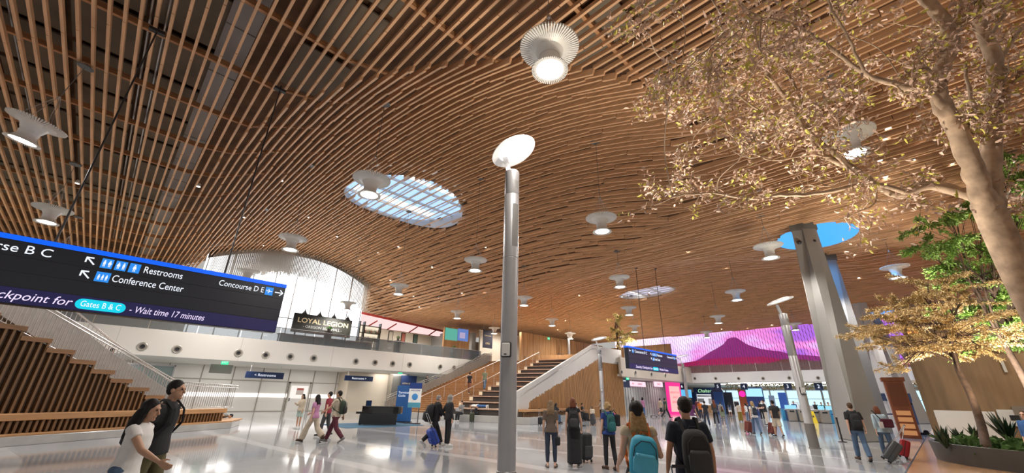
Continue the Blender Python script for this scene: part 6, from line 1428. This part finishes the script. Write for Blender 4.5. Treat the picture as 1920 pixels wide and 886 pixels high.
# --- crowns made of many leaf sprays around limbs
def crown_tree(name, label, trunk_pts, r0, limbs, centres, nleaf, lm, L, w, seed, twm, group=None):
    rr = random.Random(seed); root = thing(name, label, 'tree', (trunk_pts[0][0], trunk_pts[0][1], trunk_pts[0][2]), 0, group); off = tuple(trunk_pts[0])
    mb = MB(); P = smooth_path([Vector(p) for p in trunk_pts], 5); N = len(P); mb.tube(P, [r0*(1-0.55*i/(N-1)) for i in range(N)], 10); mb.obj('trunk', twm, root, smooth=True, off=off)
    top = P[-1]; br = MB(); fo = MB()
    for (c, rad, dens) in centres:
        c = Vector(c); a = P[int(N*0.55)+rr.randrange(max(1, N-int(N*0.55)))]
        m = (a+c)/2+rdir(rr)*rad[0]*0.2; LP = smooth_path([a, m, c], 4); br.tube(LP, [r0*0.35*(1-0.7*i/(len(LP)-1)) for i in range(len(LP))], 6, False)
        for k in range(limbs):
            e = c+Vector((rad[0]*rr.gauss(0, 0.5), rad[1]*rr.gauss(0, 0.5), rad[2]*rr.gauss(0, 0.5))); br.tube(smooth_path([LP[2+k % (len(LP)-3)], (c+e)/2+rdir(rr)*0.08*rad[0], e], 3), [r0*0.10, r0*0.08, r0*0.07, r0*0.06, r0*0.05, r0*0.045, r0*0.03], 4, False)
            for _ in range(int(nleaf*dens)):
                f = rr.random()**0.6; p = c+(e-c)*f+rdir(rr)*rad[2]*0.22*rr.random(); d = (rdir(rr)+(e-c).normalized()*0.6+Vector((0, 0, -0.1))).normalized()
                leaf(fo, p, d, (rdir(rr)*0.7+Vector((0, 0, 1))).normalized(), L*(0.6+0.8*rr.random()), w, rr.random())
    br.obj('branches', twm, root, smooth=True, off=off); o = fo.obj('foliage', lm, root, off=off); o['kind'] = 'stuff'; return root
def C3(x, y, t): p = at_t(x, y, t); return (p.x, p.y, p.z)
# golden feathery tree in the right planter
tb = gz(1846, 832, 0.62); gt = [(tb.x, tb.y, 0.45), C3(1838, 790, pix((tb.x, tb.y, 1.2))[2]), C3(1818, 735, 22.3), C3(1796, 690, 22.6), C3(1786, 640, 22.8), C3(1780, 590, 23)]
t0_ = pix((tb.x, tb.y, 2))[2]; gt = [(tb.x, tb.y, 0.45)]+[C3(x, y, t0_+dt) for x, y, dt in ((1838, 790, 0.3), (1818, 735, 0.8), (1796, 690, 1.2), (1786, 640, 1.5), (1780, 590, 1.7))]
tt_ = t0_+1.5
gl = leafmat('leaf_golden', (0.58, 0.42, 0.19), 0.35)
cen = [(C3(x, y, tt_+dt), (1.5, 1.5, 0.42), d) for x, y, dt, d in ((1650, 590, -0.8, 1), (1690, 570, 0.4, 1.2), (1640, 625, 0.2, 0.8), (1730, 555, -0.5, 1.2), (1770, 545, 0.6, 1.2), (1700, 610, -1, 1.2), (1750, 595, -0.6, 1.3), (1680, 640, 0.4, 0.9), (1720, 650, -0.6, 1), (1790, 610, -1, 1.2), (1830, 600, 0.4, 1), (1800, 570, 1, 1), (1765, 660, 0.6, 0.8), (1840, 650, -0.8, 0.7), (1690, 690, -0.8, 0.35), (1740, 530, 0.8, 0.9), (1870, 620, 0.8, 0.7), (1800, 645, 1.4, 0.9))]
crown_tree('feathery_tree', 'slender dark trunked tree with golden feathery foliage in the right planter', gt, 0.12, 8, cen, 270, gl, 0.078, 0.032, 5, bark2_m)
# bright green tree behind it, rising from the gallery
gm = leafmat('leaf_fresh_green', (0.26, 0.42, 0.085), 0.45); G0 = at_t(1890, 640, 15.5)
cen = [(C3(x, y, 15.5+dt), (1.3, 1.3, 0.7), d) for x, y, dt, d in ((1740, 420, 0, 0.8), (1730, 460, 0.6, 0.7), (1790, 400, 0.8, 1), (1790, 450, -0.5, 1), (1800, 490, 0.3, 1), (1840, 410, 0, 1), (1850, 460, -0.4, 1), (1840, 520, 0.5, 1.1), (1790, 530, 0.8, 0.9), (1880, 330, 0.6, 0.9), (1900, 400, 0, 1.1), (1900, 300, -0.3, 0.8), (1900, 480, 0.8, 1.1), (1890, 560, 0.3, 1.2), (1840, 580, 0.8, 1.1), (1800, 590, 1.2, 1), (1930, 540, 0, 1), (1890, 620, 0.6, 1), (1930, 350, 0, 0.9), (1850, 640, 1, 0.8), (1920, 650, 0.6, 0.9))]
crown_tree('leafy_tree', 'bright green leafy tree filling the right edge behind the big trunk', [(G0.x, G0.y, 0.0), (G0.x+0.05, G0.y, 2.5), (G0.x, G0.y+0.1, 5.0), C3(1880, 500, 15.5)], 0.13, 6, cen, 190, gm, 0.14, 0.06, 9, bark2_m)
# small tree on the terrace behind the central stair
Pt = at_y(1160, 668, 26.9); tz = 6.2
ft = [(Pt.x, Pt.y, tz), (Pt.x, Pt.y, tz+1.5), (Pt.x, Pt.y, tz+3.0), (Pt.x-0.1, Pt.y, tz+5.0)]
tq = pix((Pt.x, Pt.y, 9))[2]
cen = [(C3(x, y, tq+dt), (1.2, 1.2, 0.6), 1) for x, y, dt in ((1155, 602, 0), (1150, 618, -0.5), (1165, 622, 0.6), (1158, 590, 0), (1178, 632, 0), (1148, 634, 0.5), (1170, 640, -0.6), (1182, 622, 0.8), (1160, 645, 0))]
crown_tree('terrace_tree', 'small yellow green tree on the terrace left of the far hanging sign', ft, 0.13, 6, cen, 60, leafmat('leaf_terrace', (0.66, 0.54, 0.20), 0.3), 0.22, 0.09, 21, bark2_m)
# --- curved planter with ferns
pc = (21.2, -3.35); pm = mat('planter_charcoal', (0.055, 0.05, 0.045), 0.5, noise=(2, 0.15))
pln = thing('planter', 'low curved charcoal planter at the lower right', 'planter', (pc[0], pc[1], 0))
ring = lambda rx, ry, z, n=48: [(rx*math.cos(2*math.pi*k/n), ry*math.sin(2*math.pi*k/n), z) for k in range(n)]
mb = MB(); n = 48; mb.add(ring(3.3, 4.0, 0)+ring(3.36, 4.06, 0.55)+ring(3.22, 3.92, 0.55)+ring(3.2, 3.9, 0.40), [(q*n+k, q*n+(k+1) % n, (q+1)*n+(k+1) % n, (q+1)*n+k) for q in range(3) for k in range(n)]); mb.obj('rim_wall', pm, pln, smooth='auto')
MB().add(ring(3.2, 3.9, 0.42), [tuple(range(n))]).obj('soil', mat('soil', (0.03, 0.02, 0.012), 0.95), pln)
fm_ = leafmat('fern_green', (0.085, 0.165, 0.04), 0.4); fd_ = leafmat('dark_blade', (0.02, 0.045, 0.02), 0.3)
rr = random.Random(3); gc = MB()
for k in range(1500):
    a = rr.random()*6.283; q = math.sqrt(rr.random()); x, y = 3.05*q*math.cos(a), 3.75*q*math.sin(a); d = (rdir(rr)*0.8+Vector((0, 0, 0.75))).normalized(); L = 0.25+0.30*rr.random()
    p = Vector((x, y, 0.42)); m = p+d*L*0.6; t = m+(d+Vector((0, 0, -0.8))).normalized()*L*0.5; s = d.cross(Vector((0, 0, 1))).normalized()*0.045
    gc.add([p, m+s, t, m-s], [(0, 1, 2), (0, 2, 3)])
g = tag(gc.obj('ground_cover', fm_), 'bed of green ferns filling the right planter', 'ferns', kind='stuff'); g.location = (pc[0], pc[1], 0)
def blades(label, x, y, n, H, m_):
    r = MB(); q = random.Random(int(x*91+y*17))
    for k in range(n):
        a = q.random()*6.283; e = 0.15+0.5*q.random(); d = Vector((math.cos(a)*math.sin(e), math.sin(a)*math.sin(e), math.cos(e))); s = d.cross(Vector((0, 0, 1))).normalized()*0.06; L = H*(0.7+0.5*q.random())
        r.add([s*0.5, d*L*0.5+s, d*L+Vector((0, 0, -0.1*L)), d*L*0.5-s, s*-0.5], [(0, 1, 2, 3, 4)])
    o = tag(r.obj('bladed_plant', m_), label, 'plant', 'dark bladed plants in the right planter'); o.location = (x, y, 0.42)
for (px_, py_, lab, n, H) in ((1775, 838, 'dark bladed plant at the left end of the right planter', 16, 0.75), (1800, 828, 'small dark bladed plant behind the left end of the planter', 14, 0.6), (1830, 822, 'dark bladed plant beside the golden tree trunk', 14, 0.6), (1895, 830, 'large dark bladed plant right of the golden tree trunk', 26, 1.15), (1915, 812, 'dark bladed plant at the right edge behind the boy', 22, 1.0)):
    P = gz(px_, py_, 0.45); blades(lab, P.x, P.y, n, H, fd_)
# white bench-high panel, wall box, cabinet, tensile barriers
P0, P1_ = gz(1776, 832), gz(1880, 838)
wp = tag(MB().box((-0.1, -2.0, 0), (0.1, 0.0, 1.45)).obj('low_white_wall', mat('low_wall_white', (0.66, 0.65, 0.63), 0.45), bevel=0.01), 'low white panel standing before the brown oak wall', 'panel'); wp.location = (29.9, 0.45, 0)
wb_ = tag(MB().box((-0.08, -0.45, -0.35), (0, 0.45, 0.35)).obj('wall_panel', mat('box_pale', (0.6, 0.6, 0.58), 0.4), bevel=0.02), 'white control box on the oak wall behind the boy', 'box'); P = at_x(1900, 783, 30.99); wb_.location = (30.995, P.y, P.z); MB().box((-0.1, -0.2, -0.1), (-0.08, 0.1, 0.12)).obj('dark_slot', dark_m, wb_)
dr_ = struct(MB().box((30.9, -3.1, 0), (31.0, -2.2, 1.7)).obj('door_3', mat('service_door', (0.20, 0.17, 0.14), 0.5)))
cabm = mat('cherry_wood', (0.30, 0.085, 0.03), 0.4, wood=(4, 4, 0.4, 0.25)); cb_ = thing('display_cabinet', 'tall reddish wood display cabinet with lit lower shelves left of the oak wall', 'cabinet', (32.6, 1.75, 0), R_(8))
MB().box((-0.3, -0.42, 0), (0.3, 0.42, 3.0)).obj('body', cabm, cb_, bevel=0.01); MB().box((-0.36, -0.5, 2.9), (0.36, 0.5, 3.12)).obj('cornice', cabm, cb_, bevel=0.02)
for k in range(4): MB().box((-0.33, -0.3, 0.15+k*0.33), (-0.3, 0.3, 0.38+k*0.33)).obj('lit_shelf', glow('cabinet_glow', (0.95, 0.42, 0.16), 0.45), cb_)
MB().box((-0.32, -0.34, 1.6), (-0.3, 0.34, 2.8)).obj('panel', mat('cherry_dark', (0.22, 0.06, 0.02), 0.4), cb_)
def stanchion(P, label):
    r = thing('barrier_post', label, 'barrier post', (P.x, P.y, 0)); MB().lathe([(0.17, 0), (0.17, 0.02), (0.05, 0.04)], 18).obj('base', dark_m, r, smooth='auto'); MB().lathe([(0.035, 0.02), (0.035, 0.96), (0.045, 0.97), (0.045, 1.05), (0.02, 1.06)], 12).obj('post', dark_m, r, smooth='auto'); return r
stanchion(gz(1580, 828), 'black barrier post at the left foot of the big column')
wh = thing('wheelchair_stand', 'dark rolling frame with belt reel beside the pale column', 'frame', (*gz(1722, 814)[:2], 0), R_(20))
MB().beam((0, -0.5, 0.06), (0, 0.5, 0.06), 0.12, 0.12).beam((0, 0.35, 0.1), (0, 0.05, 1.7), 0.10, 0.12).beam((0, 0.1, 1.65), (0, -0.15, 1.75), 0.25, 0.12).obj('frame', dark_m, wh)
MB().lathe([(0.14, -0.03), (0.14, 0.03)], 14, c=(0, -0.4, 0.13), M=Matrix.Rotation(R_(90), 3, 'Y')).obj('wheel', dark_m, wh)
MB().beam((0, 0.1, 1.15), (2.6, 3.6, 0.95), 0.01, 0.07).obj('belt', mat('belt_navy', (0.02, 0.03, 0.14), 0.6), wh)
# dim orange lamp glow on the gallery
gl_ = tag(MB().lathe([(0.16, 0), (0.22, 0.2), (0.16, 0.4)], 12).obj('gallery_lamp', glow('amber_glow', (1.0, 0.35, 0.08), 2.0)), 'small glowing amber lamp on the gallery edge behind the golden tree', 'lamp'); gl_.location = (30.9, 0.2, 5.15)
# planter uplights for the big tree, then spots added to brighten the other two
lamp('SPOT', 'tree_uplight', (*at_t(1560, 900, 5.6).xy, 0.5), 1500, (1.0, 0.9, 0.76), (Vector((0.15, 0.15, 4.2))).to_track_quat('-Z', 'Y').to_euler(), 0.12, spot_size=R_(95), spot_blend=0.6)
lamp('SPOT', 'tree_uplight', (*at_t(1330, 900, 5.6).xy, 0.5), 1200, (1.0, 0.9, 0.76), (Vector((0.1, 0.1, 4.2))).to_track_quat('-Z', 'Y').to_euler(), 0.12, spot_size=R_(85), spot_blend=0.6)
lamp('SPOT', 'golden_tree_fill', (18.9, -1.4, 0.8), 900, (1.0, 0.86, 0.66), (Vector((1.5, 1.4, 5))).to_track_quat('-Z', 'Y').to_euler(), 0.12, spot_size=R_(100), spot_blend=0.6)  # added spot brightening the golden foliage from below
lamp('SPOT', 'green_tree_fill', (G0.x-3.2, G0.y+2.6, 0.9), 3000, (1.0, 0.95, 0.85), (Vector((2.6, -2.2, 5))).to_track_quat('-Z', 'Y').to_euler(), 0.12, spot_size=R_(80), spot_blend=0.6)  # added in front to lift the dark green foliage
lamp('SPOT', 'green_tree_fill', (G0.x-1.6, G0.y+0.4, 0.9), 2600, (1.0, 0.95, 0.85), (Vector((1.0, -0.2, 5))).to_track_quat('-Z', 'Y').to_euler(), 0.12, spot_size=R_(95), spot_blend=0.6)
# ================================================================== CHECK-IN HALL AND SHOPS
shop_g = glow('shop_sign_glow', (0.95, 0.62, 0.72), 1.1); pink_m = glow('hot_pink', (0.95, 0.03, 0.28), 1.0); adv_m = glow('advert_glow', (1.0, 0.52, 0.50), 0.95)
ad = thing('advert_pillar', 'glowing hot pink framed advert panel beside the grey hoarding', 'advert', (0, 0, 0)); Pa = gz(1270, 776); ad.location = (Pa.x, Pa.y, 0); ad.rotation_euler = (0, 0, R_(-25))
MB().box((-1.1, 0, 0), (1.1, 0.4, 4.0)).obj('frame', pink_m, ad); pn = MB().box((-0.85, -0.03, 0.3), (0.85, 0, 3.5)).obj('poster', adv_m, ad)
rd_ = mat('advert_red', (0.5, 0.05, 0.10), 0.5, emit=(0.75, 0.12, 0.16), estr=0.6)
for k, t_ in enumerate(('BREATHE', 'EASY', 'SERENE')): text(t_, 0.36, rd_, pn, face_mat((0, -0.04, 2.7-k*0.6), FX), align='CENTER')
def wallboard(px0, px1, py0, py1, Y, label, m_, words=(), ts=0.3, tm=None, th=0.15):
    a, b = at_y(px0, py0, Y), at_y(px1, py1, Y); w = b.x-a.x; h = abs(a.z-b.z)+0.0; z = min(a.z, b.z)
    r = tag(MB().box((0, 0, 0), (w, th, h)).obj('shop_sign', m_), label, 'sign'); r.location = (a.x, Y, z)
    for k, (s, fx, fz) in enumerate(words): text(s, h*ts, tm or letter_m, r, face_mat((w*fx, -0.006, h*fz), FX), align='CENTER')
    rods = MB()
    for x in (w*0.1, w*0.9): rods.tube([(x, th/2, h), (x, th/2, 4.17-z)], 0.03, 6)
    rods.obj('hanging_rods', steel_m, r); return r
wallboard(1149, 1180, 724, 709, 26.3, 'dark hanging board with two lines of white text left of the lit shop sign', navy_m, (('Bags  Restrooms', 0.5, 0.72), ('< Gates', 0.3, 0.3)), 0.3)
wallboard(1182, 1210, 723, 716, 28.2, 'pink white lit shop sign left above the hoarding', shop_g, (('SPA', 0.18, 0.5), ('EXPRESS', 0.62, 0.5)), 0.5, mat('shop_ink', (0.35, 0.05, 0.1), 0.5))
wallboard(1228, 1242, 724, 716, 28.2, 'small pink white lit shop sign right above the hoarding', shop_g, (('POPUP', 0.5, 0.5),), 0.5, mat('shop_ink', (0.35, 0.05, 0.1), 0.5))
exit_sign(at_y(1177, 709, 26.2), 'small green exit sign below the cream shop front', 0.6)
# numbered navy boards hanging before the counters
for q, d_, lab in ((1279, '6', 'leftmost hanging navy board with the number six'), (1346, '5', 'hanging navy board with the number five'), (1395, '4', 'hanging navy board with the number four'), (1477, '3', 'hanging navy board with the number three'), (1535, '2', 'hanging navy board with the number two'), (1637, '1', 'hanging navy board with the number one right of the big column')):
    P = at_x(q, 724 if q < 1600 else 730, 63.6); r = thing('number_board', lab, 'sign', P, R_(-90), 'numbered boards in the check-in hall')
    MB().box((-0.42, -0.06, -0.42), (0.42, 0.06, 0.42)).obj('panel', navy_m, r, bevel=0.01); text(d_, 0.6, letter_m, r, face_mat((0, -0.066, 0), FX), align='CENTER'); MB().tube([(0, 0, 0.42), (0, 0, 4.17-P.z)], 0.02, 6).obj('hanging_rod', steel_m, r)
# counters with back screens
def hall_xy(px_, X): d = ray(px_, 760); return CPOS.y+d.y*X/d.x
cn_m = mat('counter_navy', (0.02, 0.05, 0.16), 0.4); cs2 = mat('counter_top_pale', (0.5, 0.52, 0.55), 0.3); scr = glow('kiosk_screen_blue', (0.30, 0.70, 0.90), 1.0); blu_m = mat('airline_blue', (0.015, 0.08, 0.28), 0.5)
for k, (a, b, lab) in enumerate(((1560, 1530, 'navy check-in counter next to the big column'), (1526, 1496, 'navy check-in counter behind the slanted lamp post'), (1492, 1470, 'navy check-in counter left of the slanted lamp post'))):
    y0, y1 = hall_xy(a, 51.2), hall_xy(b, 51.2); r = thing('check_in_counter', lab, 'counter', (51.2, (y0+y1)/2, 0)); L = abs(y1-y0)*0.98
    MB().box((-0.3, -L/2, 0), (0.3, L/2, 1.0)).obj('front', cn_m, r); MB().box((-0.4, -L/2, 1.0), (0.4, L/2, 1.06)).obj('counter_top', cs2, r)
    for q in (-0.25, 0.25): MB().cbox((0.1, L*q, 1.28), (0.04, 0.5, 0.36)).box((0.09, L*q-0.03, 1.05), (0.13, L*q+0.03, 1.15)).obj('screen', scr if (k+int(q*4)) % 2 else cs2, r)
# rows of kiosks and totems further back
def totem(px_, X, w, z0, z1, m_, label, cat='kiosk', band=None, name='kiosk'):
    y = hall_xy(px_, X); r = tag(MB().box((-0.12, -w/2, 0), (0.12, w/2, z1)).obj(name, blu_m if m_ is None else m_), label, cat); r.location = (X, y, 0)
    if band: MB().box((-0.14, -w/2+0.08, z0), (-0.12, w/2-0.08, z1-0.15)).obj('screen', band, r)
    return r
pinkd = glow('pink_disc', (1.0, 0.02, 0.42), 1.0); red_o = mat('orange_board', (0.45, 0.10, 0.03), 0.6)
totem(1419, 66, 2.2, 2.4, 3.6, mat('arch_navy', (0.02, 0.05, 0.2), 0.4), 'kiosk with large sky blue screen in the check-in hall', band=glow('big_sky_screen', (0.42, 0.80, 0.95), 1.0))
ob_ = totem(1400, 67, 1.6, 2.0, 3.4, red_o, 'orange board with hot pink disc in the check-in hall', 'board', name='display_board'); MB().lathe([(0.02, 0), (0.42, 0.0), (0.42, 0.04), (0.02, 0.04)], 24, c=(-0.13, 0.25, 2.75), M=Matrix.Rotation(R_(-90), 3, 'Y')).obj('pink_disc', pinkd, ob_)
totem(1366, 68, 1.5, 1.2, 3.0, mat('hall_dark', (0.03, 0.03, 0.03), 0.5), 'dark square display left of the orange board', 'display', name='display')
tt2 = totem(1350, 66, 1.3, 0.4, 3.0, blu_m, 'tall navy totem with round head near the number five', 'totem', name='totem'); MB().lathe([(0.02, -0.1), (0.75, -0.1), (0.75, 0.1), (0.02, 0.1)], 28, c=(0, 0, 3.0), M=Matrix.Rotation(R_(90), 3, 'Y')).obj('round_head', navy_m, tt2)
totem(1342, 67, 0.8, 0.3, 3.2, navy_m, 'narrow navy totem left of the round headed one', 'totem', name='totem'); totem(1304, 69, 0.8, 0.3, 3.0, navy_m, 'narrow navy totem near the far lamp post', 'totem', name='totem')
totem(1471, 64, 0.9, 0.5, 2.9, mat('banner_bright_blue', (0.02, 0.10, 0.45), 0.5), 'bright blue upright banner in the check-in hall', 'banner', name='upright_banner'); totem(1450, 68, 0.7, 0.8, 2.6, mat('pale_blue_totem', (0.35, 0.45, 0.6), 0.4), 'pale blue totem beside the bright blue banner', 'totem', name='totem')
for k, (px_, lab) in enumerate(((1382, 'white kiosk with dark screen behind the crowd'), (1432, 'white tilted kiosk screen near the man with bag'), (1492, 'white kiosk beside the check-in counters'))):
    y = hall_xy(px_, 60); r = thing('self_service_kiosk', lab, 'kiosk', (60, y, 0)); MB().box((-0.25, -0.35, 0), (0.25, 0.35, 1.0)).obj('pedestal', cs2, r, bevel=0.03); MB().cbox((-0.05, 0, 1.4), (0.06, 0.7, 0.8), Matrix.Rotation(R_(-12), 3, 'Y')).obj('head', mat('kiosk_white', (0.7, 0.72, 0.73), 0.4), r, bevel=0.02); MB().cbox((-0.09, 0, 1.4), (0.02, 0.55, 0.6), Matrix.Rotation(R_(-12), 3, 'Y')).obj('screen', glow('kiosk_white_screen', (0.75, 0.85, 0.9), 0.9) if k else dark_m, r)
# cafe front with white menu
y = hall_xy(1325, 72); cf = thing('cafe_front', 'cafe counter front with green script sign and white menu', 'cafe', (72, y, 0)); MB().box((0, -1.8, 2.75), (0.3, 1.8, 3.75)).obj('fascia', navy_m, cf); MB().box((0.1, -1.5, 0), (0.3, 1.5, 2.75)).obj('menu_wall', glow('menu_white', (0.85, 0.85, 0.88), 0.85), cf)
text('Chalten', 0.72, glow('script_green', (0.45, 0.85, 0.45), 1.0), cf, face_mat((-0.01, 0, 3.25), (0, -1, 0)), align='CENTER', shear=0.25); MB().box((-0.4, -1.9, 0), (0.1, 1.9, 1.1)).obj('counter', oakwall_m, cf)
MB().box((0.05, -1.3, 2.35), (0.1, 1.3, 2.6)).box((0.05, -1.2, 1.3), (0.1, -0.4, 2.1)).box((0.05, 0.3, 1.5), (0.1, 1.3, 2.1)).obj('menu_print', mat('menu_grey', (0.35, 0.35, 0.38), 0.6), cf)
bs = tag(MB().box((-0.1, -0.9, 0), (0.1, 0.9, 1.1)).obj('lit_screen', glow('cyan_screen', (0.12, 0.50, 0.85), 1.0)), 'cyan screens hanging right of the pink advert', 'screen'); P = at_x(1285, 738, 63.5); bs.location = (63.5, P.y, P.z-0.5); MB().tube([(0, 0, 1.1), (0, 0, 4.17-P.z+0.5)], 0.04, 6).obj('hanging_rod', steel_m, bs)
bh2 = tag(MB().box((-0.1, -1.7, -0.35), (0.1, 1.7, 0.35)).obj('hanging_header', navy_m), 'long navy header board right of the big column', 'sign'); P = at_x(1664, 744, 56.0); bh2.location = P; MB().box((-0.06, -1.65, -P.z), (0.06, -1.5, -0.3)).box((-0.06, 1.5, -P.z), (0.06, 1.65, -0.3)).obj('post', navy_m, bh2)
# trailing plants along the inner soffit of the hall
hg = MB(); rr = random.Random(17)
for k in range(1500):
    p = Vector((66+1.5*rr.random(), -2+24*rr.random(), 4.12-0.75*rr.random()**1.4)); leaf(hg, p, (rdir(rr)+Vector((0, 0, -0.5))).normalized(), rdir(rr), 0.28, 0.12)
tag(hg.obj('hanging_greenery', leafmat('leaf_olive_hang', (0.24, 0.20, 0.06), 0.4)), 'trailing olive greenery under the check-in hall ceiling', 'greenery', kind='stuff')
# bins and the yellow floor sign
def bin_(px_, py_, label):
    P = gz(px_, py_); r = thing('litter_bin', label, 'bin', (P.x, P.y, 0), R_(20), 'steel litter bins before the check-in counters')
    MB().box((-0.36, -0.36, 0.03), (0.36, 0.36, 1.02)).obj('body', mat('bin_steel', (0.42, 0.39, 0.35), 0.3, 0.7), r, bevel=0.04); MB().box((-0.38, -0.38, 1.02), (0.38, 0.38, 1.12)).obj('lid', mat('bin_lid', (0.35, 0.33, 0.31), 0.35, 0.6), r, bevel=0.03)
    MB().box((-0.375, -0.2, 0.82), (-0.36, 0.2, 0.98)).obj('opening', dark_m, r); MB().box((-0.34, -0.34, 0), (0.34, 0.34, 0.04)).obj('plinth', dark_m, r)
bin_(1488, 789, 'steel litter bin left of the slanted lamp post'); bin_(1508, 790, 'steel litter bin hidden partly by the slanted lamp post'); bin_(1534, 792, 'steel litter bin right of the yellow floor sign'); bin_(1550, 793, 'steel litter bin nearest the big column')
for px_, py_, lab in ((1476, 787, 'sky blue recycling bin left of the steel bins'), (1563, 793, 'sky blue recycling bin beside the big column')):
    P = gz(px_, py_); r = thing('recycling_bin', lab, 'bin', (P.x, P.y, 0), R_(20)); MB().box((-0.4, -0.38, 0), (0.4, 0.38, 1.05)).obj('body', mat('bin_blue', (0.04, 0.28, 0.52), 0.4), r, bevel=0.03); MB().box((-0.41, -0.39, 1.05), (0.41, 0.39, 1.1)).obj('lid', mat('bin_blue_dark', (0.02, 0.12, 0.25), 0.4), r)
P = gz(1527, 793); ys = thing('wet_floor_sign', 'yellow folding floor sign right of the slanted lamp post', 'sign', (P.x, P.y, 0), R_(-60)); ym = mat('sign_yellow', (0.80, 0.58, 0.02), 0.4)
for s in (-1, 1): MB().prism([(-0.24, 0), (0.24, 0), (0.15, 1.0), (-0.15, 1.0)], lambda a, z: (a, s*(0.22-0.2*z), z), lambda a, z: (a, s*(0.22-0.2*z)+0.02, z)).obj('board', ym, ys)
MB().prism([(-0.08, 0.5), (0.08, 0.5), (0, 0.7)], lambda a, z: (a, -(0.235-0.2*z), z), lambda a, z: (a, -(0.24-0.2*z), z)).obj('warning_mark', dark_m, ys)
# yellowish lit tower and dark pier at the end of the shop mezzanine
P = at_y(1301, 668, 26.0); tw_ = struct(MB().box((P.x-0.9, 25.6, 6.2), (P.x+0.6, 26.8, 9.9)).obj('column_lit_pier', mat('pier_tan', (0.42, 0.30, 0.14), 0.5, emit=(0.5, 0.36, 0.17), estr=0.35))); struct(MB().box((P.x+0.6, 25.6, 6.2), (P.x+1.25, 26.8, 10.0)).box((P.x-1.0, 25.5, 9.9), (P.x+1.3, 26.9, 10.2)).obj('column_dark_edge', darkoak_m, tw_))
gr = tag(MB().box((44, RY+0.1, 6.25), (59.8, RY+0.14, 7.3)).obj('glass_balustrade', mat('clear_balustrade', (0.2, 0.2, 0.2), 0.04, alpha=0.22, spec=0.9)), 'clear glass railing on the cream mezzanine above the shops', 'railing'); MB().box((44, RY+0.08, 7.3), (59.8, RY+0.17, 7.34)).obj('top_rail', steel_m, gr)
